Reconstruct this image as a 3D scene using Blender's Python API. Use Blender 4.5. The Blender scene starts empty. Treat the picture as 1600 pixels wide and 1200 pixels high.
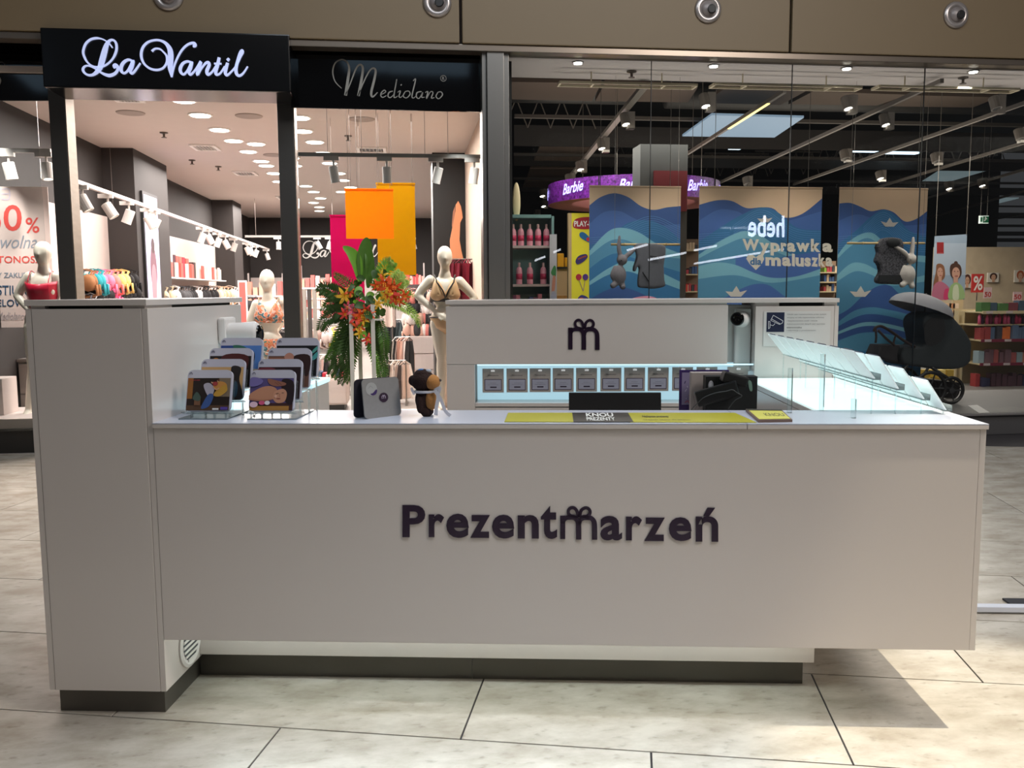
import bpy, bmesh, math, random
from mathutils import Vector, Matrix
random.seed(7)
D = bpy.data; SC = bpy.context.scene; COL = SC.collection
PI = math.pi
# ---------------------------------------------------------------- camera, world, light, exposure
FPX = 1359.5; YAW = 0.1197; PIT = 0.106; ROLL = -0.0061; KA = -0.167
def K(x, y, z=0.0):
    c, s = math.cos(KA), math.sin(KA); return Vector((c*x-s*y, s*x+c*y, z))
def KI(p):
    c, s = math.cos(-KA), math.sin(-KA); return Vector((c*p[0]-s*p[1], s*p[0]+c*p[1], p[2]))
CAM = K(0, -2.6623, 1.38)
FWD = Vector((math.sin(YAW)*math.cos(PIT), math.cos(YAW)*math.cos(PIT), -math.sin(PIT)))
_r = Vector((math.cos(YAW), -math.sin(YAW), 0)); _u = _r.cross(FWD)
RT = math.cos(ROLL)*_r+math.sin(ROLL)*_u; UP = -math.sin(ROLL)*_r+math.cos(ROLL)*_u
cd = D.cameras.new('camera'); cam = D.objects.new('camera', cd); COL.objects.link(cam)
cd.sensor_width = 36; cd.lens = 36*FPX/1600; cd.clip_start = 0.05; cd.clip_end = 200
m = Matrix.Identity(4)
for i in range(3): m[i][0], m[i][1], m[i][2], m[i][3] = RT[i], UP[i], -FWD[i], CAM[i]
cam.matrix_world = m; SC.camera = cam
vs = SC.view_settings; vs.view_transform = 'Standard'; vs.look = 'None'; vs.gamma = 1; vs.use_curve_mapping = False; vs.exposure = 0.0
W = D.worlds.new('world'); SC.world = W; W.use_nodes = True
bg = W.node_tree.nodes['Background']; bg.inputs[0].default_value = (0.93, 0.94, 1.0, 1); bg.inputs[1].default_value = 0.042
cy = SC.cycles; cy.max_bounces = 7; cy.diffuse_bounces = 3; cy.glossy_bounces = 3; cy.transmission_bounces = 3; cy.transparent_max_bounces = 20
cy.sample_clamp_indirect = 3.0; cy.caustics_reflective = False; cy.caustics_refractive = False; cy.use_denoising = True

def light(kind, name, loc, target, power, color=(1, 1, 1), size=1.0, size_y=None, spot=None, blend=.5):
    l = D.lights.new(name, kind); l.energy = power; l.color = color
    if kind == 'AREA':
        l.size = size
        if size_y: l.shape = 'RECTANGLE'; l.size_y = size_y
    elif kind == 'SPOT': l.shadow_soft_size = size; l.spot_size = spot; l.spot_blend = blend
    else: l.shadow_soft_size = size
    o = D.objects.new(name, l); COL.objects.link(o); o.location = loc
    o.rotation_euler = (Vector(target)-Vector(loc)).to_track_quat('-Z', 'Y').to_euler()
    return o
# daylight of the mall roof over the kiosk, brighter from the right
light('AREA', 'roof_light_over_kiosk', (0.6, 1.2, 6.2), (0.6, 1.2, 0), 200, (.84, .92, 1.0), 5.5, 2.2)
light('AREA', 'roof_light_right', (4.6, -3.0, 6.7), (1.5, 0, .5), 300, (1.0, .92, .86), 2.2, 2.2)
light('AREA', 'mall_hall_light', (-0.5, -7.5, 8.0), (0, -.5, .2), 18, (1.0, .92, .87), 7.0, 2.0)
# sun through the roof onto the floor in front right of the kiosk
_t = K(1.56, -.16, 0); _s = K(1.56+1.55, -.16-.30, 8.2)
light('SPOT', 'sun_through_roof', _s, _t, 3000, (1.0, .90, .72), .05, spot=.235, blend=.5)
fl_ = light('AREA', 'roof_light_front', K(.1, -1.25, 5.6), K(.1, -1.0, 0), 16, (.80, .90, 1.0), 1.8, .7); fl_.data.spread = .5
light('SPOT', 'left_floor_fill', (-4.2, 3.2, 4.6), (-4.0, 2.4, 0), 420, (1.0, .87, .78), .15, spot=1.25, blend=.8)  # added spot, stands in for shop light spilling onto the left floor
# lingerie shop ceiling light, window spots and added fill lights
for yy, pw in ((7.2, 300), (10.8, 390), (15.5, 520)):
    light('AREA', 'shop_ceiling_light', (-1.9, yy, 3.12), (-1.9, yy, 0), pw, (1.0, .91, .86), 3.6, 2.6)
light('AREA', 'shop_ceiling_fill', (-1.8, 9.5, 1.7), (-1.8, 9.5, 4), 14, (1.0, .88, .82), 3.2, 8.0)  # unseen area light facing up, brightens the shop ceiling
for tx, ty, tz, pw in ((-.1, 5.9, 1.35, 160), (-2.05, 6.4, 1.3, 130), (-4.0, 5.75, 1.5, 170), (-4.3, 6.35, 1.6, 120)):
    light('SPOT', 'window_spotlight', (tx+.25, 5.42, 3.0), (tx, ty, tz), pw, (1.0, .95, .9), .06, spot=.9, blend=.8)
light('AREA', 'left_window_fill', (-5.4, 7.4, 3.1), (-5.2, 7.0, 0), 120, (1.0, .92, .87), 2.0, 2.4)  # added area light to lift the dark left window
# toy and drug store
for xx, yy, pw in ((2.2, 8.2, 75), (6.2, 8.0, 80), (7.8, 11.3, 190)):
    light('AREA', 'store_ceiling_light', (xx, yy, 3.12), (xx, yy, 0), pw, (1.0, .92, .82), 2.2, 2.2)
for lx in (1.078, 2.297, 3.526, 4.749):
    light('SPOT', 'window_downlight', (lx, 5.05, 3.335), (lx+.1, 6.3, .9), 78, (1.0, .95, .89), .02, spot=1.15, blend=.6)
light('AREA', 'store_ceiling_fill', (4.5, 9.5, 3.1), (4.5, 9.5, 6), 120, (1.0, .86, .74), 7.0, 6.0)  # unseen upward light, added to brighten the store ceiling
light('AREA', 'soffit_fill', (3.6, 5.35, 2.5), (3.6, 5.35, 4), 26, (1.0, .92, .88), 6.5, .3)  # unseen light added in place of bounce onto the soffit

# ---------------------------------------------------------------- helpers
def at(px, py, n, d, k=False):
    r = FWD+RT*((px-800)/FPX)-UP*((py-600)/FPX); c = CAM
    if k: r = KI(r); c = KI(c)
    return c+r*((d-c[n])/r[n])
def P(u, v, Y): return at(u, v, 1, Y)
def PK(u, v, y): return at(u, v, 1, y, True)
def lin(c):
    o = []
    for x in c[:3]:
        x = x/255.0; o.append(x/12.92 if x <= .04045 else ((x+.055)/1.055)**2.4)
    return (o[0], o[1], o[2], 1)
MATS = {}
def mat(name, c=(200, 200, 200), r=.5, metal=0, em=0, var=0, scale=6, bump=0, coat=0, aniso=None, spec=.5, stretch=None, emc=None):
    if name in MATS: return MATS[name]
    m = D.materials.new(name); m.use_nodes = True; nt = m.node_tree; b = nt.nodes['Principled BSDF']
    col = lin(c); b.inputs['Base Color'].default_value = col; b.inputs['Roughness'].default_value = r
    b.inputs['Metallic'].default_value = metal; b.inputs['Specular IOR Level'].default_value = spec
    if coat: b.inputs['Coat Weight'].default_value = coat
    if em: b.inputs['Emission Color'].default_value = lin(emc) if emc else col; b.inputs['Emission Strength'].default_value = em
    tc = nt.nodes.new('ShaderNodeTexCoord'); mp = nt.nodes.new('ShaderNodeMapping'); nt.links.new(tc.outputs['Object'], mp.inputs[0])
    if stretch: mp.inputs['Scale'].default_value = stretch
    nz = nt.nodes.new('ShaderNodeTexNoise'); nz.inputs['Scale'].default_value = scale; nz.inputs['Detail'].default_value = 3
    nt.links.new(mp.outputs[0], nz.inputs['Vector'])
    v = var or .03
    if v > .5: nz.inputs['Roughness'].default_value = .9; nz.inputs['Detail'].default_value = 6
    fac = nz.outputs['Fac']
    if v > .5:
        mr = nt.nodes.new('ShaderNodeMapRange'); mr.inputs['From Min'].default_value = .4; mr.inputs['From Max'].default_value = .6; nt.links.new(fac, mr.inputs['Value']); fac = mr.outputs[0]
    mx = nt.nodes.new('ShaderNodeMix'); mx.data_type = 'RGBA'
    mx.inputs['A'].default_value = tuple(min(1, x*(1-v)) for x in col[:3])+(1,); mx.inputs['B'].default_value = tuple(min(1, x*(1+v)) for x in col[:3])+(1,)
    nt.links.new(fac, mx.inputs['Factor'])
    nt.links.new(mx.outputs['Result'], b.inputs['Base Color'])
    if bump:
        bp = nt.nodes.new('ShaderNodeBump'); bp.inputs['Strength'].default_value = bump; bp.inputs['Distance'].default_value = .01
        nt.links.new(nz.outputs['Fac'], bp.inputs['Height']); nt.links.new(bp.outputs[0], b.inputs['Normal'])
    MATS[name] = m; return m
def glassmat(name, tint=(1, 1, 1), refl=1.0, ior=1.45, dens=0.0, dcol=(1, 1, 1), rough=.0):
    if name in MATS: return MATS[name]
    m = D.materials.new(name); m.use_nodes = True; nt = m.node_tree; nt.nodes.clear()
    out = nt.nodes.new('ShaderNodeOutputMaterial'); tr = nt.nodes.new('ShaderNodeBsdfTransparent'); tr.inputs[0].default_value = (*tint, 1)
    gl = nt.nodes.new('ShaderNodeBsdfGlossy'); gl.inputs['Roughness'].default_value = rough; gl.inputs[0].default_value = (refl, refl, refl, 1)
    fr = nt.nodes.new('ShaderNodeFresnel'); fr.inputs[0].default_value = ior
    mx = nt.nodes.new('ShaderNodeMixShader'); nt.links.new(fr.outputs[0], mx.inputs[0]); nt.links.new(tr.outputs[0], mx.inputs[1]); nt.links.new(gl.outputs[0], mx.inputs[2])
    last = mx
    if dens:
        d1 = nt.nodes.new('ShaderNodeBsdfPrincipled'); d1.inputs['Base Color'].default_value = (*dcol, 1); d1.inputs['Roughness'].default_value = .35
        tl = nt.nodes.new('ShaderNodeBsdfTranslucent'); tl.inputs[0].default_value = (*dcol, 1); df = nt.nodes.new('ShaderNodeMixShader'); df.inputs[0].default_value = .6
        nt.links.new(d1.outputs[0], df.inputs[1]); nt.links.new(tl.outputs[0], df.inputs[2])
        m2 = nt.nodes.new('ShaderNodeMixShader'); m2.inputs[0].default_value = dens
        nt.links.new(mx.outputs[0], m2.inputs[1]); nt.links.new(df.outputs[0], m2.inputs[2]); last = m2
    nt.links.new(last.outputs[0], out.inputs[0]); MATS[name] = m; return m

ORG = {}; FR = {}
def thing(name, label, cat, loc, group=None, k=False, kind=None):
    o = D.objects.new(name, None); COL.objects.link(o); loc = Vector(loc); ORG[o.name] = loc; FR[o.name] = k
    o.location = K(*loc) if k else loc; o.rotation_euler = (0, 0, KA if k else 0); o.empty_display_size = .05
    o['label'] = label
    if kind: o['kind'] = kind
    else: o['category'] = cat
    if group: o['group'] = group
    return o
def catmull(pts, n=6, closed=False):
    pts = [Vector(p) for p in pts]; N = len(pts); out = []
    rng = range(N if closed else N-1)
    for i in rng:
        if closed: a, b, c, d = pts[(i-1) % N], pts[i], pts[(i+1) % N], pts[(i+2) % N]
        else: a, b, c, d = pts[max(i-1, 0)], pts[i], pts[i+1], pts[min(i+2, N-1)]
        for j in range(n):
            t = j/n
            out.append(.5*((2*b)+(c-a)*t+(2*a-5*b+4*c-d)*t*t+(3*b-a-3*c+d)*t**3))
    if not closed: out.append(pts[-1])
    return out
class MB:
    def __init__(s): s.v = []; s.f = []; s.m = []; s.cm = 0; s.sm = []; s.smooth = False
    def mi(s, i): s.cm = i; return s
    def add(s, vs, fs):
        b = len(s.v); s.v += [Vector(p) for p in vs]
        for f in fs: s.f.append([b+i for i in f]); s.m.append(s.cm); s.sm.append(s.smooth)
        return s
    def box(s, x0, x1, y0, y1, z0, z1):
        return s.add([(x, y, z) for z in (z0, z1) for y in (y0, y1) for x in (x0, x1)],
                     [(0, 2, 3, 1), (4, 5, 7, 6), (0, 1, 5, 4), (2, 6, 7, 3), (0, 4, 6, 2), (1, 3, 7, 5)])
    def obox(s, c, ax, ay, az):   # oriented box: centre and three half vectors
        c, ax, ay, az = map(Vector, (c, ax, ay, az))
        return s.add([c+ax*i+ay*j+az*k for k in (-1, 1) for j in (-1, 1) for i in (-1, 1)],
                     [(0, 2, 3, 1), (4, 5, 7, 6), (0, 1, 5, 4), (2, 6, 7, 3), (0, 4, 6, 2), (1, 3, 7, 5)])
    def tube(s, pts, r, n=8, cap=True, closed=False):
        pts = [Vector(p) for p in pts]; N = len(pts); rs = r if isinstance(r, (list, tuple)) else [r]*N
        vs = []; fs = []; prev = None
        for i, p in enumerate(pts):
            if closed: t = (pts[(i+1) % N]-pts[i-1])
            else: t = (pts[min(i+1, N-1)]-pts[max(i-1, 0)])
            t = t.normalized() if t.length > 1e-9 else Vector((0, 0, 1))
            if prev is None: a = t.orthogonal().normalized()
            else:
                a = prev-t*prev.dot(t); a = a.normalized() if a.length > 1e-6 else t.orthogonal().normalized()
            prev = a; b = t.cross(a)
            for j in range(n):
                th = 2*PI*j/n; vs.append(p+(a*math.cos(th)+b*math.sin(th))*rs[i])
        for i in range(N if closed else N-1):
            for j in range(n):
                k = (i+1) % N; fs.append((i*n+j, i*n+(j+1) % n, k*n+(j+1) % n, k*n+j))
        if cap and not closed: fs.append(tuple(range(n-1, -1, -1))); fs.append(tuple((N-1)*n+j for j in range(n)))
        return s.add(vs, fs)
    def cyl(s, a, b, r, n=16, r2=None): return s.tube([a, b], [r, r if r2 is None else r2], n)
    def lathe(s, prof, c, n=20, axis=(0, 0, 1)):
        ax = Vector(axis).normalized(); a = ax.orthogonal().normalized(); b = ax.cross(a); c = Vector(c); vs = []; fs = []
        for (r, h) in prof:
            for j in range(n): th = 2*PI*j/n; vs.append(c+ax*h+(a*math.cos(th)+b*math.sin(th))*max(r, 1e-4))
        for i in range(len(prof)-1):
            for j in range(n): fs.append((i*n+j, i*n+(j+1) % n, (i+1)*n+(j+1) % n, (i+1)*n+j))
        fs.append(tuple(range(n-1, -1, -1))); fs.append(tuple((len(prof)-1)*n+j for j in range(n)))
        return s.add(vs, fs)
    def ball(s, c, rx, ry=None, rz=None, n=12, m_=8):
        ry = rx if ry is None else ry; rz = rx if rz is None else rz; c = Vector(c); vs = []; fs = []
        for i in range(m_+1):
            ph = PI*i/m_
            for j in range(n): th = 2*PI*j/n; vs.append(c+Vector((rx*math.sin(ph)*math.cos(th), ry*math.sin(ph)*math.sin(th), -rz*math.cos(ph))))
        for i in range(m_):
            for j in range(n): fs.append((i*n+j, i*n+(j+1) % n, (i+1)*n+(j+1) % n, (i+1)*n+j))
        return s.add(vs, fs)
    def prism(s, poly, vec):      # closed outline of 3D points pushed along vec
        poly = [Vector(p) for p in poly]; n = len(poly); vec = Vector(vec)
        vs = poly+[p+vec for p in poly]
        fs = [tuple(range(n-1, -1, -1)), tuple(range(n, 2*n))]+[(i, (i+1) % n, n+(i+1) % n, n+i) for i in range(n)]
        return s.add(vs, fs)
    def poly(s, pts): return s.add(pts, [tuple(range(len(pts)))])
    def ribbon(s, pts, w, nrm, n=5, th=0, sm=True):
        nrm = Vector(nrm).normalized(); N0 = len(pts)
        ws = list(w) if isinstance(w, (list, tuple)) else [w]*N0
        if sm and N0 > 2:
            q = catmull([Vector((*p, )) for p in pts], n); wq = catmull([Vector((x, 0, 0)) for x in ws], n); ws = [x[0] for x in wq]
        else: q = [Vector(p) for p in pts]
        vs = []; fs = []; N = len(q)
        for i in range(N):
            t = (q[min(i+1, N-1)]-q[max(i-1, 0)]); sd = nrm.cross(t)
            sd = sd.normalized() if sd.length > 1e-9 else Vector((1, 0, 0))
            vs += [q[i]-sd*ws[i]/2, q[i]+sd*ws[i]/2]
        for i in range(N-1): fs.append((2*i, 2*i+1, 2*i+3, 2*i+2))
        if th:
            o = len(vs); vs += [v+nrm*th for v in vs]
            fs = fs+[tuple(o+x for x in reversed(f)) for f in fs]
            for i in range(N-1): fs.append((2*i, 2*i+2, o+2*i+2, o+2*i)); fs.append((2*i+3, 2*i+1, o+2*i+1, o+2*i+3))
            fs += [(0, o, o+1, 1), (2*N-2, 2*N-1, o+2*N-1, o+2*N-2)]
        return s.add(vs, fs)
    def build(s, name, mats, parent=None, bevel=0, fixn=True, org=None):
        me = D.meshes.new(name); o = D.objects.new(name, me); COL.objects.link(o)
        org = ORG[parent.name] if parent is not None else (org or Vector((0, 0, 0)))
        me.from_pydata([p-org for p in s.v], [], s.f)
        for mt in (mats if isinstance(mats, (list, tuple)) else [mats]): me.materials.append(mt)
        for i, p in enumerate(me.polygons): p.material_index = s.m[i]; p.use_smooth = s.sm[i]
        if fixn or bevel:
            bm = bmesh.new(); bm.from_mesh(me)
            if bevel:
                bmesh.ops.bevel(bm, geom=list(bm.edges), offset=bevel, segments=2, affect='EDGES', clamp_overlap=True, profile=.6)
            bmesh.ops.recalc_face_normals(bm, faces=bm.faces); bm.to_mesh(me); bm.free()
        if parent is not None: o.parent = parent; ORG[o.name] = org
        return o
def top(mb, name, label, cat, mats, group=None, k=False, kind=None, bevel=0, fixn=True):
    xs = [p.x for p in mb.v]; ys = [p.y for p in mb.v]; zs = [p.z for p in mb.v]
    org = Vector(((min(xs)+max(xs))/2, (min(ys)+max(ys))/2, min(zs)))
    o = mb.build(name, mats, None, bevel, fixn, org); ORG[o.name] = org; FR[o.name] = k
    o.location = K(*org) if k else org; o.rotation_euler = (0, 0, KA if k else 0)
    if label: o['label'] = label
    if kind: o['kind'] = kind
    elif cat: o['category'] = cat
    if group: o['group'] = group
    return o
def struct(mb, name, mats, label=None, bevel=0): return top(mb, name, label, None, mats, kind='structure', bevel=bevel)
def dup(root, loc, rz=None, label=None, k=None, scale=None):
    def cp(o, par):
        c = o.copy(); COL.objects.link(c)
        if par is not None: c.parent = par; c.matrix_parent_inverse = o.matrix_parent_inverse
        for ch in o.children: cp(ch, c)
        return c
    r = cp(root, None); k = FR[root.name] if k is None else k; r.location = K(*loc) if k else Vector(loc)
    r.rotation_euler = (0, 0, (KA if k else 0)+(rz or 0)); FR[r.name] = k; ORG[r.name] = Vector(loc)
    if scale: r.scale = scale
    if label: r['label'] = label
    return r
_TX = {}
def textgeo(s, bold=0.0, res=4, shear=0):
    key = (s, bold, res, shear)
    if key in _TX: return _TX[key]
    c = D.curves.new('t', 'FONT'); c.body = s; c.size = 1; c.offset = bold; c.resolution_u = res; c.shear = shear; c.fill_mode = 'BOTH'
    o = D.objects.new('t', c); COL.objects.link(o); dg = bpy.context.evaluated_depsgraph_get(); dg.update()
    me = D.meshes.new_from_object(o.evaluated_get(dg)); vs = [tuple(v.co) for v in me.vertices]; fs = [tuple(p.vertices) for p in me.polygons]
    D.objects.remove(o); D.curves.remove(c); D.meshes.remove(me)
    if not vs: vs = [(0, 0, 0), (1, 0, 0), (0, 1, 0)]; fs = [(0, 1, 2)]
    x0 = min(v[0] for v in vs); x1 = max(v[0] for v in vs); y0 = min(v[1] for v in vs); y1 = max(v[1] for v in vs)
    _TX[key] = ([((v[0]-x0)/(x1-x0), (v[1]-y0)/(y1-y0)) for v in vs], fs, (x1-x0)/(y1-y0)); return _TX[key]
def text(mb, s, fn, bold=0.02, th=None, res=4, shear=0):
    """fn(a,b): position for a,b in 0..1 (across, up); th thickness vector"""
    vs, fs, _ = textgeo(s, bold, res, shear); q = [Vector(fn(a, b)) for a, b in vs]
    mb.add(q, fs)
    if th is not None:
        th = Vector(th); n = len(q); ed = {}
        for f in fs:
            for i in range(len(f)):
                e = (f[i], f[(i+1) % len(f)]); ke = tuple(sorted(e)); ed[ke] = None if ke in ed else e
        mb.add(q+[p+th for p in q], [tuple(n+i for i in f) for f in fs]+[(e[0], e[1], n+e[1], n+e[0]) for e in ed.values() if e])
def rectfn(a, b, c, d):  # bottom-left, bottom-right, top-left, top-right
    a, b, c, d = map(Vector, (a, b, c, d))
    return lambda u, v: a*(1-u)*(1-v)+b*u*(1-v)+c*(1-u)*v+d*u*v
def art(name, parent, fn, shapes, nrm, eps=.0006, step=.0004):
    """flat print: shapes = [(colour, kind, data)] laid over each other on the plane fn(a,b)"""
    mb = MB(); mats = []; idx = {}; nrm = Vector(nrm).normalized()
    for i, sh in enumerate(shapes):
        col, kind, d = sh[:3]; off = nrm*(eps+i*step*.5)
        if col not in idx: idx[col] = len(mats); mats.append(mat('print_%d_%d_%d' % col, col, .5))
        mb.mi(idx[col])
        if kind == 'r': x0, y0, x1, y1 = d; mb.poly([fn(x0, y0)+off, fn(x1, y0)+off, fn(x1, y1)+off, fn(x0, y1)+off])
        elif kind == 'e':
            x, y, rx, ry = d[:4]; an = d[4] if len(d) > 4 else 0; q = []
            for j in range(20):
                t = 2*PI*j/20; a = rx*math.cos(t); b = ry*math.sin(t); q.append(fn(x+a*math.cos(an)-b*math.sin(an), y+a*math.sin(an)+b*math.cos(an))+off)
            mb.poly(q)
        elif kind == 'p': mb.poly([fn(a, b)+off for a, b in d])
        elif kind == 's': mb.poly([fn(p[0], p[1])+off for p in catmull([Vector((a, b)) for a, b in d], 5, True)])
        elif kind == 'w':   # wave: filled below the curve down to sh[3]
            q = catmull([Vector((a, b)) for a, b in d], 6); q2 = [fn(p[0], p[1])+off for p in q]+[fn(q[-1][0], sh[3])+off, fn(q[0][0], sh[3])+off]
            n = len(q); lo = [fn(p[0], sh[3])+off for p in q]; mb.add([fn(p[0], p[1])+off for p in q]+lo, [(j, j+1, n+j+1, n+j) for j in range(n-1)])
        elif kind == 'l': mb.ribbon([fn(a, b)+off for a, b in d], sh[3], nrm)
        elif kind == 't': s_, x0, y0, x1, y1 = d[:5]; text(mb, s_, lambda a, b: fn(x0+(x1-x0)*a, y0+(y1-y0)*b)+off, d[5] if len(d) > 5 else .01, shear=d[6] if len(d) > 6 else 0)
    return mb.build(name, mats, parent, fixn=False)
def remesh_body(name, mb, material, parent, vox=.012, smooth=2):
    o = mb.build(name, material, parent)
    md = o.modifiers.new('r', 'REMESH'); md.mode = 'VOXEL'; md.voxel_size = vox; md.use_smooth_shade = True
    if smooth: ms = o.modifiers.new('s', 'SMOOTH'); ms.factor = .5; ms.iterations = smooth
    dg = bpy.context.evaluated_depsgraph_get(); me = D.meshes.new_from_object(o.evaluated_get(dg)); o.modifiers.clear()
    old = o.data; o.data = me; D.meshes.remove(old)
    if not me.materials: me.materials.append(material)
    me.polygons.foreach_set('use_smooth', [True]*len(me.polygons))
    return o
def limb(mb, pts, rs, n=10):
    pts = [Vector(p) for p in pts]; q = catmull(pts, 4); r = [x[0] for x in catmull([Vector((a, 0)) for a in rs], 4)]
    mb.tube(q, r, n)
    mb.ball(pts[0], rs[0]); mb.ball(pts[-1], rs[-1])
# ---------------------------------------------------------------- materials
LAM = mat('white_laminate', (220, 212, 206), .22, var=.015, scale=2)
LAMI = mat('white_laminate_edge', (214, 211, 207), .3)
STEEL = mat('brushed_steel', (150, 148, 144), .3, metal=.9, var=.12, scale=30, stretch=(1, 1, 40))
STEELD = mat('dark_steel', (96, 94, 92), .4, metal=.75, var=.1, scale=20, stretch=(1, 1, 30))
PLINTH = mat('plinth_grey', (92, 88, 82), .35, metal=.4, var=.06)
BLACKG = mat('black_gloss', (6, 6, 7), .06, spec=.6)
BLACK = mat('black_matt', (16, 15, 15), .5)
DKWALL = mat('charcoal_wall', (44, 39, 37), .7, var=.05)
BEIGE = mat('beige_fascia', (120, 103, 78), .55, var=.02)
WHITE = mat('white_paint', (232, 228, 224), .5)
CEILW = mat('shop_ceiling_paint', (196, 184, 176), .8)
SHELFW = mat('shop_white_board', (206, 192, 186), .5)
PURPLE = mat('dark_purple_print', (34, 16, 40), .4)
GLASS = glassmat('window_glass', (.95, .97, .97), .9)
ACR = glassmat('acrylic', (.95, .985, .985), 1.0, 1.3, dens=.08, dcol=(.85, .95, .95), rough=.15)
LED = mat('led_glow', (196, 238, 250), .5, em=1.25)
TRACKW = mat('white_track', (214, 208, 202), .5)
GREYT = mat('grey_track', (112, 106, 98), .5)
# ---------------------------------------------------------------- floor of stone tiles
TA = .258; TX, TY = 1.168, .6155
def tilemat():
    m = D.materials.new('travertine_tile'); m.use_nodes = True; nt = m.node_tree; b = nt.nodes['Principled BSDF']
    tc = nt.nodes.new('ShaderNodeTexCoord'); mp = nt.nodes.new('ShaderNodeMapping'); mp.inputs['Scale'].default_value = (2.0, 3.6, 1); mp.inputs['Rotation'].default_value = (0, 0, TA)
    geo = nt.nodes.new('ShaderNodeNewGeometry'); nt.links.new(geo.outputs['Position'], mp.inputs[0])
    n1 = nt.nodes.new('ShaderNodeTexNoise'); n1.inputs['Scale'].default_value = 2.2; n1.inputs['Detail'].default_value = 8; n1.inputs['Roughness'].default_value = .62
    nt.links.new(mp.outputs[0], n1.inputs['Vector'])
    r1 = nt.nodes.new('ShaderNodeValToRGB'); r1.color_ramp.elements[0].position = .34; r1.color_ramp.elements[0].color = lin((176, 166, 150)); r1.color_ramp.elements[1].position = .64; r1.color_ramp.elements[1].color = lin((210, 203, 190))
    nt.links.new(n1.outputs['Fac'], r1.inputs[0])
    n2 = nt.nodes.new('ShaderNodeTexNoise'); n2.inputs['Scale'].default_value = 9; n2.inputs['Detail'].default_value = 6; nt.links.new(mp.outputs[0], n2.inputs['Vector'])
    r2 = nt.nodes.new('ShaderNodeValToRGB'); r2.color_ramp.elements[0].position = .30; r2.color_ramp.elements[0].color = (.35, .32, .28, 1); r2.color_ramp.elements[1].position = .40; r2.color_ramp.elements[1].color = (1, 1, 1, 1)
    nt.links.new(n2.outputs['Fac'], r2.inputs[0])
    mx = nt.nodes.new('ShaderNodeMix'); mx.data_type = 'RGBA'; mx.blend_type = 'MULTIPLY'; mx.inputs['Factor'].default_value = .32
    nt.links.new(r1.outputs[0], mx.inputs['A']); nt.links.new(r2.outputs[0], mx.inputs['B'])
    oi = nt.nodes.new('ShaderNodeObjectInfo'); mr = nt.nodes.new('ShaderNodeMapRange'); mr.inputs['To Min'].default_value = .93; mr.inputs['To Max'].default_value = 1.05
    nt.links.new(oi.outputs['Random'], mr.inputs['Value']); m2 = nt.nodes.new('ShaderNodeVectorMath'); m2.operation = 'SCALE'
    nt.links.new(mx.outputs['Result'], m2.inputs[0]); nt.links.new(mr.outputs[0], m2.inputs['Scale']); nt.links.new(m2.outputs[0], b.inputs['Base Color'])
    b.inputs['Roughness'].default_value = .24; b.inputs['Specular IOR Level'].default_value = .55
    return m
TILE = tilemat(); GROUT = mat('dark_grout', (52, 48, 50), .8)
fl = MB(); fl.box(-8, 8, -4.0, 5.3, -.06, -.004); floor = struct(fl, 'floor', GROUT, 'pale veined stone tile floor of the mall aisle'); ORG['floor'] = Vector(floor.location)
ca, sa = math.cos(TA), math.sin(TA)
def T2W(a, b): return Vector((ca*a+sa*b, -sa*a+ca*b, 0))
tmesh = None; g = .003
for r in range(-3, 9):
    y0 = -.132+r*TY; off = -.277+(TX/2 if r % 2 else 0)
    for c_ in range(-6, 7):
        x0 = off+c_*TX; ce = T2W(x0+TX/2, y0+TY/2)
        if ce.y > 5.6 or ce.y < -2.4 or abs(ce.x) > 6.2 or (ce.y < 0 and abs(ce.x) > 3): continue
        if tmesh is None:
            mb = MB(); h, w = TX/2-g, TY/2-g; mb.box(-h, h, -w, w, -.012, 0); t = mb.build('tile', TILE, None, bevel=.0012); tmesh = t.data
        else: t = D.objects.new('tile', tmesh); COL.objects.link(t)
        t.parent = floor; t.location = ce-floor.location; t.rotation_euler = (0, 0, -TA)
# shop floors
mb = MB(); mb.box(-4.3, .4, 5.3, 19.6, -.06, .002); struct(mb, 'floor_shop', mat('grey_shop_floor', (150, 142, 136), .35, var=.05), 'grey floor of the lingerie shop')
mb = MB(); mb.box(.5, 15, 6.75, 20, -.06, .004); struct(mb, 'floor_store', mat('grey_store_floor', (120, 116, 112), .4, var=.05), 'grey floor of the drugstore')
# ---------------------------------------------------------------- mall fascia
fa = thing('wall_fascia', 'beige panelled fascia over the shop fronts', None, (0, 4.95, 3.4), kind='structure')
YF = 4.8
xs = [-7.0, P(720, 40, YF).x, P(1236, 40, YF).x, 8.5]; zb = 3.42
for i in range(3):
    mb = MB(); mb.box(xs[i]+.012, xs[i+1]-.012, YF, YF+.05, zb, 4.7); mb.build('fascia_panel', BEIGE, fa, bevel=.008)
mb = MB(); mb.box(-7, 8.5, YF+.06, YF+.12, zb, 4.7); mb.build('backing', mat('fascia_gap', (50, 36, 28), .8), fa)
mb = MB(); mb.box(-7, 8.5, YF+.02, YF+.16, zb-.055, zb-.004); mb.build('steel_trim', mat('trim_steel', (150, 138, 126), .28, metal=.8), fa, bevel=.004)
mb = MB(); mb.box(-7, 8.5, 4.8, 4.95, 4.7, 4.72); mb.build('top_board', BEIGE, fa)
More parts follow.
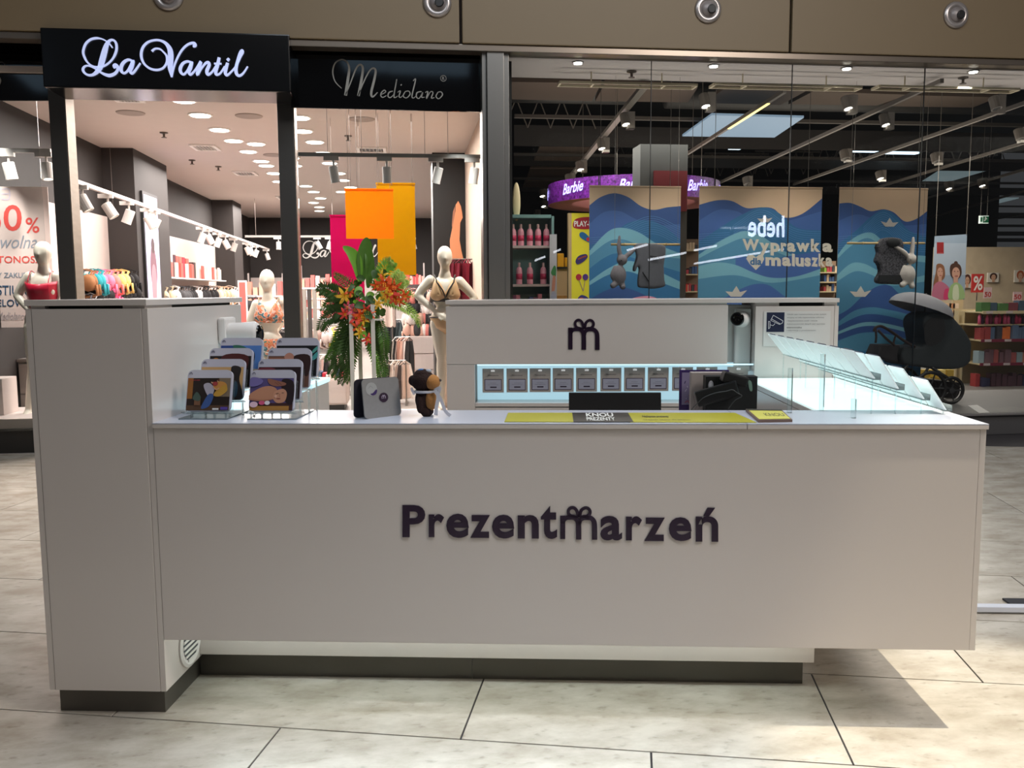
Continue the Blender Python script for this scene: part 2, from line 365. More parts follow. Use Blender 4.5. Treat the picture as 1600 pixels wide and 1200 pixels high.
for (u, v, lab) in ((263, -6, 'round steel air nozzle cut by the picture edge over the white script sign'), (683, 5, 'round steel air nozzle over the grey engraved black sign'), (1106, 15, 'round steel air nozzle over the display window left of the second fascia joint'), (1493, 24, 'rightmost round steel air nozzle in the beige fascia')):
    c = P(u, v, YF); t = thing('air_nozzle', lab, 'air vent', c, 'air nozzles in the beige fascia')
    mb = MB(); mb.smooth = True; mb.lathe([(.062, 0), (.118, 0), (.112, .018), (.095, .026), (.075, .028), (.07, .02)], c, 28, (0, -1, 0)); mb.build('flange', mat('nozzle_metal', (176, 168, 164), .3, metal=.6), t)
    mb = MB(); mb.smooth = True; mb.ball(c+Vector((0, -.005, 0)), .068, .05, .068, 20, 12); mb.build('ball', mat('nozzle_ball', (140, 132, 130), .45, metal=.3), t)
    mb = MB(); a = c+Vector((.012, -.03, -.008)); mb.lathe([(.034, 0), (.036, .034), (.032, .036), (.026, .0)], a, 20, (.15, -1, -.1)); mb.cyl(a+Vector((0, -.03, 0)), a+Vector((0, -.037, 0)), .034, 18); mb.build('opening', BLACK, t)
# ---------------------------------------------------------------- columns of the lingerie shop front
def column(u0, u1, Y, dY, name_l, zt, m1, m2, us=None):
    a = P(u0, 300, Y); b = P(u1, 300, Y)
    t = thing('steel_column', name_l, 'column', ((a.x+b.x)/2, Y, 0), 'steel columns of the shop front')
    mb = MB(); mb.box(a.x, b.x, Y, Y+dY, 0, zt); mb.build('post', m1, t, bevel=.004)
    mb = MB(); mb.box(b.x+.001, b.x+.006, Y+.005, Y+dY-.005, 0, zt-.01); mb.build('side_plate', m2, t)
    return t
SIDEP = mat('side_steel', (140, 128, 112), .5, metal=.5, var=.2, scale=5, stretch=(1, 1, 6))
column(84, 109, 5.2, .2, 'leftmost steel column under the left end of the black sign box', 3.1, STEELD, SIDEP)
column(437, 462, 5.2, .2, 'steel column between the open entrance and the window pane', 3.1, STEELD, SIDEP)
a = P(755, 300, 4.84); b = P(797, 300, 4.84)
t = thing('steel_column', 'wide ribbed steel column between the lingerie shop and the toy window', 'column', ((a.x+b.x)/2, 4.84, 0), 'steel columns of the shop front')
w = b.x-a.x; zt = P(770, 71, 4.84).z
mb = MB(); mb.box(a.x+w*.18, b.x-w*.2, 4.84, 5.1, 0, zt); mb.build('post', STEEL, t, bevel=.004)
mb = MB(); mb.box(a.x, a.x+w*.17, 4.87, 5.1, 0, zt-.02); mb.build('edge_rib', STEEL, t, bevel=.004)
mb = MB(); mb.box(b.x-w*.19, b.x, 4.87, 5.1, 0, zt-.02); mb.build('edge_rib', STEEL, t, bevel=.004)
# ---------------------------------------------------------------- black sign boxes and lettering
def Z1(x, y): return (120+x/11.43, 50+y/11.43)
def Z2(x, y): return (250+x/11.43, 50+y/11.43)
VANT = []
def add_s(fn, pts, w): VANT.append(([fn(*p) for p in pts], w))
n_ = 47
Lp = [(640,285),(590,215),(520,160),(440,125),(350,115),(250,140),(170,210),(130,300),(120,380),(150,470),(200,550),(280,610),(370,630),(470,620),(560,570),(640,490),(690,400),(715,310),(710,220),(680,165),(630,145),(580,170),(540,230),(510,320),(480,430),(450,540),(420,640),(370,710),(300,765),(220,775),(150,740),(115,680),(140,625),(200,605),(280,630),(370,680),(450,735),(530,770),(600,780),(680,750),(730,690),(735,620),(700,590),(675,610),(690,650)]
Lw = [20]*4+[32]*6+[26]*6+[34]*4+[30, 40, 60, 78, 84, 84, 74, 60, 40, 34, 34, 34, 28, 24, 24, 26, 34, 46, 50, 44, 38, 36, 44, 50, 40]
add_s(Z1, Lp, Lw)
add_s(Z1, [(1010,530),(930,500),(850,540),(800,620),(800,700),(850,740),(910,700),(970,600),(1010,520),(990,620),(960,700),(990,745),(1050,690),(1140,560)], [36,36,44,50,46,34,30,36,44,50,44,36,32,24])
add_s(Z1, [(1345,350),(1390,310),(1440,300),(1500,315),(1560,370),(1606,430),(1616,520),(1586,600),(1526,660),(1420,682),(1300,650),(1200,560),(1155,430),(1180,290),(1270,190),(1400,150),(1506,160),(1596,210),(1660,300),(1680,400),(1676,520),(1672,650),(1701,810)], [34,28,26,26,28,30,32,30,30,34,34,34,38,36,32,30,34,50,72,82,84,70,26])
add_s(Z2, [(215,800),(250,640),(300,500),(380,350),(470,250),(560,205),(620,210),(630,250),(590,262)], [22,26,28,30,32,36,46,46,30])
add_s(Z2, [(570,550),(490,530),(410,570),(365,660),(380,730),(430,760),(490,700),(540,610),(570,540),(550,640),(520,720),(550,765),(620,700),(700,580),(730,540),(700,640),(670,765),(740,660),(820,560),(870,550),(880,600),(840,700),(860,765),(930,720),(1010,600)], [34,34,42,48,44,34,30,36,44,50,44,36,28,30,46,52,44,28,34,44,48,50,42,28,26])
add_s(Z2, [(1060,460),(1030,600),(1000,700),(1010,765),(1080,740),(1160,620)], [44,50,50,40,28,26])
add_s(Z2, [(970,570),(1040,568),(1100,572)], [26,26,26])
add_s(Z2, [(1210,555),(1180,660),(1170,740),(1200,775),(1270,720),(1370,600),(1440,450),(1480,370),(1470,335),(1430,380),(1390,520),(1360,660),(1370,750),(1420,785),(1490,740),(1570,620)], [44,50,46,38,26,26,30,36,40,36,44,50,50,40,30,22])
add_s(Z2, [(1205,478),(1225,500),(1240,512)], [40,52,40])
sg = thing('sign_box', 'black box sign with glowing white script lettering over the open entrance', 'sign', P(258, 147, 4.9))
p0 = P(62, 45, 4.74); p1 = P(455, 147, 4.74); zt = P(258, 48, 4.74).z; zbm = P(258, 140, 4.74).z
mb = MB(); mb.box(p0.x, p1.x, 4.74, 5.19, zbm, zt); mb.build('box', mat('sign_black', (14, 15, 17), .18), sg, bevel=.012)
LETG = mat('sign_letter_glow', (190, 200, 240), .6, em=.6); mb = MB()
for pts, w in VANT: mb.ribbon([P(u, v, 4.735) for u, v in pts], [x/11.43/FPX*7.36*1.04 for x in w], (0, -1, 0), 5, .012)
mb.build('letters', LETG, sg)
# glass sign panel with grey engraving
pg0 = P(455, 70, 5.02); pg1 = P(757, 175, 5.02); sg2 = thing('glass_sign_panel', 'glossy black glass panel with grey engraved script beside the steel column', 'sign', ((pg0.x+pg1.x)/2, 5.02, P(600, 170, 5.02).z))
mb = MB(); mb.prism([P(455, 60, 5.02), P(757, 66, 5.02), P(757, 175, 5.02), P(455, 168, 5.02)], (0, .02, 0)); mb.build('panel', BLACKG, sg2)
GRL = mat('grey_engraving', (140, 138, 132), .5); mb = MB()
def Z3(x, y): return (510+x/8, 80+y/8)
MED = [([(190,465),(110,380),(80,260),(110,150),(190,105),(260,140),(285,220),(270,350),(240,555)], [8,12,15,15,16,20,26,32,34]), ([(235,555),(300,400),(370,220),(420,170),(455,210),(440,350),(400,560)], [12,14,18,22,26,30,32]), ([(395,560),(460,400),(530,260),(580,215),(615,240),(600,350),(560,520),(580,570),(640,515)], [12,14,16,20,24,28,28,20,10]),
 ([(680,545),(740,512),(725,488),(690,515),(680,555),(705,578),(750,555)], [8,10,12,14,14,12,8]), ([(830,500),(785,515),(770,560),(800,580),(850,520),(880,350),(845,555),(862,580),(890,560)], [10,14,14,12,8,12,14,10,8]), ([(890,515),(925,498),(908,560),(925,580),(952,556)], [6,14,14,10,6]), ([(985,505),(960,560),(1000,585),(1045,540),(1030,500),(985,505)], [10,14,10,14,10,10]), ([(1085,372),(1115,355),(1070,555),(1090,585),(1118,562)], [8,14,14,10,6]),
 ([(1190,505),(1135,518),(1125,570),(1160,590),(1205,515),(1190,575),(1228,575)], [10,14,14,10,10,14,6]), ([(1235,518),(1268,508),(1250,592),(1300,508),(1332,520),(1312,585),(1350,580)], [6,14,14,8,12,14,6]), ([(1395,512),(1370,565),(1405,595),(1450,548),(1435,510),(1395,512)], [10,14,10,14,10,10]), ([(930,418),(940,426)], [18,18])]
for pts, w in MED: mb.ribbon([P(*Z3(*p), 5.017) for p in pts], [x/8/FPX*7.64 for x in w], (0, -1, 0), 5, .003)
cc = P(*Z3(1462, 340), 5.017); mb.ribbon([cc+Vector((math.cos(t*PI/6)*.024, 0, math.sin(t*PI/6)*.024)) for t in range(13)], .004, (0, -1, 0), 3, .003)
text(mb, 'R', lambda a, b: cc+Vector((-.01+.02*a, -.002, -.013+.026*b)), .01); mb.build('engraved_lettering', GRL, sg2)
# left black sign panel
sg3 = thing('glass_sign_panel', 'glossy black glass sign panel cut by the left picture edge', 'sign', P(20, 157, 5.25))
mb = MB(); mb.prism([P(-160, 56, 5.24), P(79, 57, 5.24), P(79, 157, 5.24), P(-160, 157, 5.24)], (0, .02, 0)); mb.build('panel', BLACKG, sg3)
mb = MB(); c = P(2, 103, 5.235); mb.ribbon([c+Vector((math.cos(t*PI/6)*.03, 0, math.sin(t*PI/6)*.03)) for t in range(13)], .004, (0, -1, 0), 3, .002)
mb.build('engraved_lettering', GRL, sg3); mb = MB(); mb.ribbon([P(-40, 140, 5.235), P(-12, 118, 5.235), P(0, 126, 5.235), P(-10, 142, 5.235)], .02, (0, -1, 0), 5, .002); mb.build('engraved_lettering', GRL, sg3)
# window panes
def pane(name, u0, v0, u1, v1, Y, zb_, lab, x0=None, x1=None, zt=None):
    a = P(u0, v0, Y); b = P(u1, v1, Y); mb = MB(); mb.box(a.x if x0 is None else x0, b.x if x1 is None else x1, Y, Y+.012, zb_, a.z if zt is None else zt); return struct(mb, name, GLASS, lab)
pane('window_1', 462, 168, 757, 600, 5.24, .2, 'glass pane of the lingerie shop window beside the entrance')
pane('window_2', -120, 140, 84, 600, 5.3, .2, 'glass pane of the lingerie shop window at the left picture edge')
# ---------------------------------------------------------------- lingerie shop shell
ZC = 3.2
mb = MB(); mb.box(-4.3, .4, 5.2, 19.6, ZC, ZC+.05); lvc = struct(mb, 'ceiling', CEILW, 'pale pinkish ceiling of the lingerie shop'); ORG['ceiling'] = Vector(lvc.location)
mb = MB(); mb.box(-4.3, -4.2, 5.6, 19.6, 0, ZC); wl = struct(mb, 'wall_left', DKWALL, 'charcoal left wall of the lingerie shop'); ORG['wall_left'] = Vector(wl.location)
mb = MB(); mb.box(-4.3, .4, 19.4, 19.5, 0, ZC); wb = struct(mb, 'wall_back', DKWALL, 'charcoal back wall of the lingerie shop'); ORG['wall_back'] = Vector(wb.location)
mb = MB(); mb.box(.36, .42, 5.3, 9.1, 0, ZC); struct(mb, 'wall_right', mat('beige_partition', (196, 176, 158), .7), 'beige right wall of the lingerie shop')
mb = MB(); mb.box(.36, .42, 9.1, 19.4, 0, ZC); struct(mb, 'wall_right_rear', DKWALL, 'dark rear right wall of the lingerie shop')
mb = MB(); mb.box(-.07, .358, 9.1, 9.9, 0, ZC); struct(mb, 'pillar_right', BLACK, 'black pillar beside the right wall of the lingerie shop')
mb = MB(); mb.box(-4.2, -3.82, 9.05, 10.6, 0, ZC); struct(mb, 'pillar_left', DKWALL, 'charcoal pillar on the left wall with a lit screen')
mb = MB(); mb.box(-4.2, -3.80, 15.3, 16.2, 0, ZC); struct(mb, 'pillar_left_rear', DKWALL, 'charcoal pillar near the rear left corner')
mb = MB(); mb.box(-8, -4.3, 5.5, 5.6, 0, 3.3); struct(mb, 'wall_left_outer', DKWALL, 'dark wall left of the lingerie shop')
# wall panels (white boards)
def lpan(u0, v0, u1, v1, lab):
    a = at(u0, v0, 0, -4.19); b = at(u1, v1, 0, -4.19); mb = MB(); mb.box(-4.2, -4.17, a.y, b.y, 0, (a.z+b.z)/2); mb.build('white_wall_panel', SHELFW, wl)
lpan(60, 312, 168, 340, ''); lpan(249, 364, 340, 388, '')
for (u0, u1) in ((383, 440), (466, 655)):
    a = P(u0, 434, 19.38); b = P(u1, 434, 19.38); mb = MB(); mb.box(a.x, b.x, 19.35, 19.4, 0, a.z); mb.build('white_wall_panel', SHELFW, wb)
# back wall script sign, same script, whitish
mb = MB()
for pts, w in VANT:
    mb.ribbon([P(473+(u-129)*.455, 376+(v-58)*.455+((u-129)*-.012), 19.36) for u, v in pts], [x/11.43/FPX*22*.5 for x in w], (0, -1, 0), 4, .02)
top(mb, 'wall_lettering', 'white script lettering on the dark back wall behind the magenta banner', 'sign', mat('white_letter', (240, 232, 226), .5, em=.25))
# screen on the left pillar
s0 = at(219, 300, 0, -3.815); s1 = at(243, 318, 0, -3.815)
t = thing('light_box_screen', 'tall lit advertising screen on the charcoal pillar', 'screen', (-3.81, (s0.y+s1.y)/2, .6))
mb = MB(); mb.box(-3.82, -3.79, s0.y, s1.y, .6, s0.z+.02); mb.build('frame', BLACK, t)
SCR = mat('screen_lilac', (196, 190, 226), .5, em=.5)
mb = MB(); mb.box(-3.789, -3.786, s0.y+.04, s1.y-.04, .64, s0.z-.02); mb.build('lit_face', SCR, t)
fn = lambda a, b: Vector((-3.785, s0.y+.04+(s1.y-s0.y-.08)*a, .64+(s0.z-.66)*b))
art('printed_figure', t, fn, [((120, 84, 96), 's', [(.3, 0), (.35, .35), (.25, .5), (.3, .62), (.5, .7), (.68, .62), (.75, .5), (.65, .35), (.7, 0)]), ((190, 130, 140), 's', [(.35, .3), (.32, .5), (.5, .56), (.66, .5), (.62, .3)]), ((70, 46, 50), 'e', (.5, .68, .13, .05)), ((60, 70, 150), 't', ('G', .3, .9, .6, .94))], (1, 0, 0))
# ceiling fittings of the lingerie shop
LAMPS = [(287,156),(313,179),(343,202),(365,219),(388,236),(408,251),(428,270),(436,283),(468,183),(473,204),(492,221),(505,238),(515,254),(529,270),(536,281),(548,292),(490,299),(501,309),(490,316),(499,323),(499,329),(534,299),(400,224),(416,258),(478,290),(455,246),(460,258)]
lamp0 = None; EML = mat('lamp_emitter', (255, 250, 238), .5, em=7)
for (u, v) in LAMPS:
    c = at(u, v, 2, ZC-.001)
    if c.y > 19.2: c.y = 19.0
    if lamp0 is None:
        lamp0 = thing('recessed_lamp', 'round recessed downlight in the shop ceiling', 'lamp', c, 'downlights in the lingerie shop ceiling')
        mb = MB(); mb.lathe([(.10, 0), (.125, 0), (.12, .012), (.10, .01)], c, 20, (0, 0, -1)); mb.build('trim', WHITE, lamp0)
        mb = MB(); mb.cyl(c+Vector((0, 0, -.001)), c+Vector((0, 0, -.017)), .098, 20); mb.build('lens', EML, lamp0)
    else: dup(lamp0, c)
def ceilvent(u0, v0, u1, v1, lab, Zc=ZC, grp='ceiling vents of the lingerie shop'):
    a = at(u0, v0, 2, Zc-.001); b = at(u1, v1, 2, Zc-.001); y0, y1 = sorted((a.y, b.y)); x0, x1 = sorted((a.x, b.x)); c = Vector(((x0+x1)/2, (y0+y1)/2, Zc))
    t = thing('ceiling_vent', lab, 'air vent', c, grp); mb = MB()
    f = .04
    mb.box(x0, x1, y0, y0+f, Zc-.02, Zc-.001); mb.box(x0, x1, y1-f, y1, Zc-.02, Zc-.001); mb.box(x0, x0+f, y0+f, y1-f, Zc-.02, Zc-.001); mb.box(x1-f, x1, y0+f, y1-f, Zc-.02, Zc-.001); mb.build('frame', WHITE, t)
    mb = MB(); mb.box(x0+f, x1-f, y0+f, y1-f, Zc-.004, Zc-.001); mb.build('backing', BLACK, t)
    for i in range(6):
        xx = x0+f+(x1-x0-2*f)*(i+.5)/6; mb = MB(); mb.obox((xx, (y0+y1)/2, Zc-.012), (.003, 0, .010), (0, (y1-y0)/2-f, 0), (-.001, 0, .0005)); mb.build('slat', WHITE, t)
ceilvent(160, 142, 228, 158, 'square ceiling vent nearest the white script sign')
ceilvent(294, 225, 346, 234, 'square ceiling vent in the row between the downlights and charcoal wall')
ceilvent(362, 267, 404, 273, 'small far ceiling vent left of the second steel column')
ceilvent(556, 229, 604, 237, 'square ceiling vent above the orange banner')
ceilvent(430, 306, 470, 312, 'farthest ceiling vent beside the second steel column')
spk = None
for (u, v) in ((204, 176), (389, 181), (565, 186), (428, 242)):
    c = at(u, v, 2, ZC-.001)
    if spk is None:
        spk = thing('ceiling_speaker', 'round flat grey speaker in the lingerie shop ceiling', 'speaker', c, 'round speakers in the lingerie shop ceiling')
        mb = MB(); mb.lathe([(.02, 0), (.14, 0), (.135, .008), (.11, .012), (.02, .012)], c, 24, (0, 0, -1)); mb.build('grille', mat('speaker_grey', (150, 138, 130), .7), spk)
    else: dup(spk, c)
spr = None
for (u, v, z) in ((256, 207, ZC), (341, 260, ZC), (544, 212, ZC), (300, 250, ZC), (987, 111, 3.36), (1505, 121, 3.36)):
    c = at(u, v, 2, z-.001)
    if spr is None:
        spr = thing('sprinkler', 'small metal fire sprinkler hanging from the ceiling', 'sprinkler', c, 'ceiling sprinklers')
        mb = MB(); mb.lathe([(.045, 0), (.045, .01), (.012, .02), (.012, .05), (.03, .055), (.03, .06)], c, 12, (0, 0, -1)); mb.build('head', mat('sprinkler_metal', (96, 88, 80), .4, metal=.6), spr)
    else: dup(spr, c)
# track lights
TRW = {}
def spot_head(mb_unused, base, aim, t, r=.042, L=.15, mt=None, on=False):
    mt = mt or TRACKW; base = Vector(base); aim = Vector(aim).normalized()
    mb = MB(); mb.box(base.x-.09, base.x+.05, base.y-.02, base.y+.02, base.z-.035, base.z+.005); mb.build('adapter', mt, t)
    p = base+Vector((0, 0, -.13)); mb = MB(); mb.cyl(base+Vector((0, 0, -.03)), p, .011, 8); mb.build('arm', mt, t)
    mb = MB(); mb.smooth = False; a = p-aim*L*.3; b = p+aim*L*.7; mb.lathe([(r*.9, 0), (r, .006), (r, L-.02), (r*1.02, L-.018), (r*1.02, L), (r*.8, L), (r*.75, L-.02)], a, 16, aim); mb.build('head', mt, t)
    mb = MB(); mb.cyl(a+aim*(L-.016), a+aim*(L-.012), r*.78, 14); mb.build('lens', EML if on else mat('lens_warm', (255, 240, 225), .5, em=1.2), t)
def tracklight(u, v, Y, aim, lab, grp, z=None, on=False, r=.042, L=.15, mt=None):
    c = P(u, v, Y)
    if z is not None: c.z = z
    t = thing('track_spotlight', lab, 'spotlight', c, grp); spot_head(None, c, aim, t, r, L, mt, on)
YT = 5.75
za = P(600, 246, YT).z
mb = MB(); a = P(466, 243, YT); b = P(752, 248, YT); mb.box(a.x, b.x, YT-.018, YT+.018, za-.0, za+.035); top(mb, 'light_track', 'grey lighting track across the window right of the second steel column', 'track light', mat('track_grey', (150, 152, 150), .5))
TS = mat('spot_grey', (178, 178, 176), .5)
for (u, ai, lab) in ((521, (.15, .1, -1), 'grey cylinder spotlight above the left edge of the orange banner'), (604, (.02, .1, -1), 'grey cylinder spotlight above the yellow banner'), (684, (-.25, .1, -1), 'tilted grey spotlight beside the black pillar'), (741, (-.15, .1, -1), 'lit spotlight at the right end of the window track')):
    tracklight(u, 248, YT, ai, lab, 'spotlights on the window track', on=(u == 741), mt=TS, z=za)
mb = MB(); a = P(-15, 238, YT); b = P(80, 240, YT); zl = a.z; mb.box(a.x, b.x, YT-.018, YT+.018, a.z, a.z+.035); top(mb, 'light_track', 'white lighting track in the left window behind the red camisole', 'track light', TRACKW)
for (u, ai, lab) in ((13, (.15, .1, -1), 'square white spotlight at the left picture edge'), (72, (.1, -.1, -1), 'lit white spotlight beside the leftmost steel column')):
    tracklight(u, 244, YT, ai, lab, 'spotlights in the left window', on=(u == 72), r=.05, z=zl)
# long track on the left
zt_ = 2.36; A = at(116, 286, 2, zt_); B = at(420, 391, 2, zt_)
mb = MB(); dv = (B-A); sd = Vector((dv.y, -dv.x, 0)).normalized()*.02; mb.obox((A+B)/2+Vector((0, 0, .018)), dv/2, sd, (0, 0, .018)); top(mb, 'light_track', 'long white lighting track running back along the left wall', 'track light', TRACKW)
k_ = 0
for (u, ai) in ((128, (.5, 0, -1)), (168, (.6, 0, -1)), (201, (-.4, 0, -1)), (232, (.5, .1, -1)), (243, (-.5, 0, -1)), (316, (-.4, 0, -1)), (326, (.5, 0, -1)), (341, (-.4, 0, -1)), (352, (.5, 0, -1)), (366, (-.35, 0, -1)), (386, (.4, 0, -1)), (391, (.3, 0, -1)), (400, (-.4, 0, -1)), (417, (.3, 0, -1))):
    r0, r1 = (A-CAM), (B-CAM); k0 = (u-800)/FPX; e0 = r0.dot(RT)-k0*r0.dot(FWD); e1 = r1.dot(RT)-k0*r1.dot(FWD); c = A.lerp(B, e0/(e0-e1))
    t = thing('track_spotlight', 'white spotlight on the long track along the left wall', 'spotlight', c, 'spotlights on the long left track'); spot_head(None, c, ai, t, .05, .15, TRACKW, False)
mb = MB(); a = P(440, 371, 15); mb.box(P(383, 371, 15).x, P(625, 371, 15).x, 14.98, 15.02, a.z, a.z+.04); top(mb, 'light_track', 'white lighting track in front of the rear script lettering', 'track light', mat('rear_track_grey', (150, 146, 142), .5))
for uu in (400, 520, 620): mb = MB(); q_ = P(uu, 371, 15); mb.cyl((q_.x, 15, a.z+.04), (q_.x, 15, ZC), .004, 5); top(mb, 'hanging_wire', 'thin suspension wire of the rear lighting track', 'wire', mat('wire_grey', (110, 100, 94), .5), 'wires of the rear track')
for (u, ai) in ((435, (0, 0, -1)), (497, (.5, 0, -1)), (515, (-.3, 0, -1)), (646, (.3, 0, -1))):
    c = P(u, 373, 15.0); c.z = a.z; t = thing('track_spotlight', 'small white spotlight on the rear track', 'spotlight', c, 'spotlights on the rear track'); spot_head(None, c, ai, t, .045, .15, mat('spot_grey', (178, 178, 176), .5), False)
# thin suspension wires
wl_ = MB(); k_ = 0
for (u, v0, v1, Y) in ((177, 175, 330, 9), (262, 240, 340, 12), (512, 185, 240, 5.9), (558, 190, 300, 6.3), (565, 180, 240, 6), (590, 185, 290, 6.4), (612, 195, 290, 6.2), (664, 190, 240, 5.9), (700, 186, 240, 5.9), (645, 186, 292, 6.6), (548, 186, 300, 6.3)):
    a = P(u, v1, Y); b = Vector((a.x, a.y, ZC)); mb = MB(); mb.cyl(a, b, .0028, 5); top(mb, 'hanging_wire', 'thin steel wire hanging from the lingerie shop ceiling', 'wire', mat('wire_grey', (110, 100, 94), .5), 'hanging wires in the lingerie shop')
# ================================================================ KIOSK (kiosk coordinates, k=True)
XL, XT, XR = -1.653, -1.262, 1.308; ZW = .974; ZS = 1.3405
GROUPK = 'white kiosk units'
# tower cabinet on the left
t = thing('tower_cabinet', 'tall white laminate end cabinet at the left end of the kiosk', 'cabinet', (-1.4575, .4, 0), None, True)
mb = MB(); mb.box(XL+.02, XT-.02, 0.0, .018, .087, 1.334); mb.build('front_panel', LAM, t, bevel=.0015)
for x0, x1 in ((XL, XL+.0185), (XT-.0185, XT)):
    mb = MB(); mb.box(x0, x1, .001, .82, .087, 1.334); mb.build('side_panel', LAM, t, bevel=.001)
mb = MB(); mb.box(XL+.02, XT-.02, .02, .80, .09, 1.330); mb.build('carcass', LAMI, t)
mb = MB(); mb.box(XL+.0, XT+.0, -.004, .84, 1.3435, 1.3625); mb.build('top_board', LAM, t, bevel=.0015)
mb = MB(); mb.box(XL+.05, XT-.03, .03, .78, 1.330, 1.344); mb.build('shadow_gap', BLACK, t)
for x0, x1 in ((XL+.015, XL+.06), (XT-.08, XT-.01)):
    mb = MB(); mb.box(x0, x1, .006, .2, 1.330, 1.3445); mb.build('spacer', LAM, t)
mb = MB(); mb.box(-1.64, XT-.022, .034, .78, 0, .088); mb.build('plinth', PLINTH, t)
vc = Vector((XT, .19, .178)); vt = MB(); vt.lathe([(.06, 0), (.085, 0), (.085, .006), (.075, .01), (.062, .006)], vc, 28, (1, 0, 0)); vo = vt.build('vent', WHITE, t)
mb = MB()
for i in range(7):
    zz = -.055+.018*i; h = math.sqrt(max(0, .064**2-zz**2)); mb.obox(vc+Vector((.009, 0, zz)), (.002, 0, .001), (0, h, 0), (0, 0, .0045))
mb.build('louvres', WHITE, vo); mb = MB(); mb.cyl(vc+Vector((.0062, 0, 0)), vc+Vector((.0072, 0, 0)), .062, 24); mb.build('duct_opening', mat('duct_dark', (70, 72, 76), .6), vo)
# front counter: panel hanging over a recessed body
t = thing('front_counter', 'long white laminate front counter with dark lettering', 'counter', (0, .15, 0), None, True)
zb_ = .263
mb = MB(); mb.box(XT+.001, XR-.0185, 0, .018, zb_, .9565); mb.build('front_panel', LAM, t, bevel=.0015)
mb = MB(); mb.box(XR-.018, XR, .0, .30, zb_, .9565); mb.build('side_panel', LAM, t, bevel=.001)
mb = MB(); mb.box(XT+.002, .900, .27, .30, .098, .95); mb.build('body', LAM, t, bevel=.001)
mb = MB(); mb.box(.900, XR-.02, .27, .30, zb_, .95); mb.build('body_end', LAM, t)
mb = MB(); mb.box(XT+.002, XR-.02, .02, .27, zb_+.06, zb_+.075); mb.build('underside', LAM, t)
for a_, b_ in ((XT-.019, -.291), (-.289, .876)):
    mb = MB(); mb.box(a_, b_, .318, .34, 0, .098); mb.build('plinth', PLINTH, t)
mb = MB(); mb.box(XT+.06, .86, .20, .225, zb_+.046, zb_+.06); mb.build('led_strip', mat('led_under', (228, 242, 240), .5, em=13), t)
# lettering
def front(u, v, y=0.0): return PK(u, v, y-.0005)
TH = Vector((0, -.003, 0)); mb = MB()
def tquad(s, u0, v0b, u1, v1b, vt0, vt1, bold): text(mb, s, rectfn(front(u0, v0b), front(u1, v1b), front(u0, vt0), front(u1, vt1)), bold, TH)
for ch, u0, u1, vb, vtp in (('P', 629, 664.5, 839, 789), ('r', 670, 694, 839, 803), ('e', 697.5, 732.5, 840, 802.5), ('z', 735, 765.5, 840, 804.5), ('e', 769, 803.5, 841, 804), ('n', 809, 842, 841, 804.5), ('t', 845, 870.5, 841.5, 790), ('a', 938, 972, 844, 806), ('r', 978, 1003, 844, 806.5), ('z', 1007, 1038.5, 845, 808.5), ('e', 1045, 1080.5, 845, 808), ('ń', 1087, 1122, 846, 793)):
    tquad(ch, u0, vb, u1, vb+.2, vtp, vtp+.2, .028)
def gift_m(mb, fn, th=None, nrm=(0, -1, 0)):
    """letter m with a bow; fn maps the 1350x1200 zoom of the photograph's emblem"""
    w = (fn(200, 500)-fn(80, 500)).length; tt = th or 0
    def st(p, ww): mb.ribbon([fn(*q) for q in p], [w*x for x in ww] if isinstance(ww, list) else w*ww, nrm, 6, tt)
    st([(138, 385), (138, 660), (138, 930)], 1.0)
    st([(150, 560), (170, 480), (230, 435), (320, 425), (400, 430), (470, 480), (505, 560), (511, 700), (511, 940)], [.7, .8, .85, .9, .9, .95, 1, 1.05, 1.05])
    st([(530, 580), (550, 490), (620, 440), (720, 430), (800, 440), (860, 500), (882, 580), (885, 760), (885, 945)], [.7, .8, .85, .9, .9, .95, 1, 1.05, 1.05])
    st([(515, 420), (490, 330), (450, 240), (380, 195), (310, 210), (270, 270), (280, 340), (330, 385), (400, 400), (470, 430)], [.9, .7, .62, .62, .62, .62, .62, .62, .6, .6])
    st([(520, 420), (550, 310), (590, 240), (670, 200), (740, 220), (780, 280), (765, 350), (700, 395), (620, 400), (560, 430)], [.9, .7, .62, .62, .62, .62, .62, .62, .6, .6])
gift_m(mb, lambda a, b: front(870+a/15, 780+b/15), .003)
mb.build('lettering', mat('logo_dark_purple', (34, 14, 40), .35), t, fixn=True)
# worktop, one continuous board
t = thing('worktop', 'continuous white glossy worktop along the front of the kiosk', 'worktop', (0, .15, .957), None, True)
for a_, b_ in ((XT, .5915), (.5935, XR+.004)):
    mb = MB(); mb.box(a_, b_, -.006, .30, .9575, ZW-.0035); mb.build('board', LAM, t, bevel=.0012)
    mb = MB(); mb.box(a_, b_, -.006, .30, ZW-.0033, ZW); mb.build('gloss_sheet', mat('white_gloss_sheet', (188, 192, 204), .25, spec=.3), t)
# left arm
xa = -1.075
t = thing('side_counter', 'narrow grey side counter behind the brochure stands at the left', 'counter', ((XT+xa)/2, .9, 0), None, True)
mb = MB(); mb.box(XT+.002, xa-.004, .302, 1.46, .09, .952); mb.build('body', LAM, t, bevel=.001)
mb = MB(); mb.box(XT+.002, xa, .302, 1.47, .954, ZW); mb.build('glass_top', mat('lit_acrylic_top', (196, 230, 240), .2, em=1.0), t, bevel=.002)
mb = MB(); mb.box(XT+.02, xa-.02, .34, 1.44, 0, .09); mb.build('plinth', PLINTH, t)
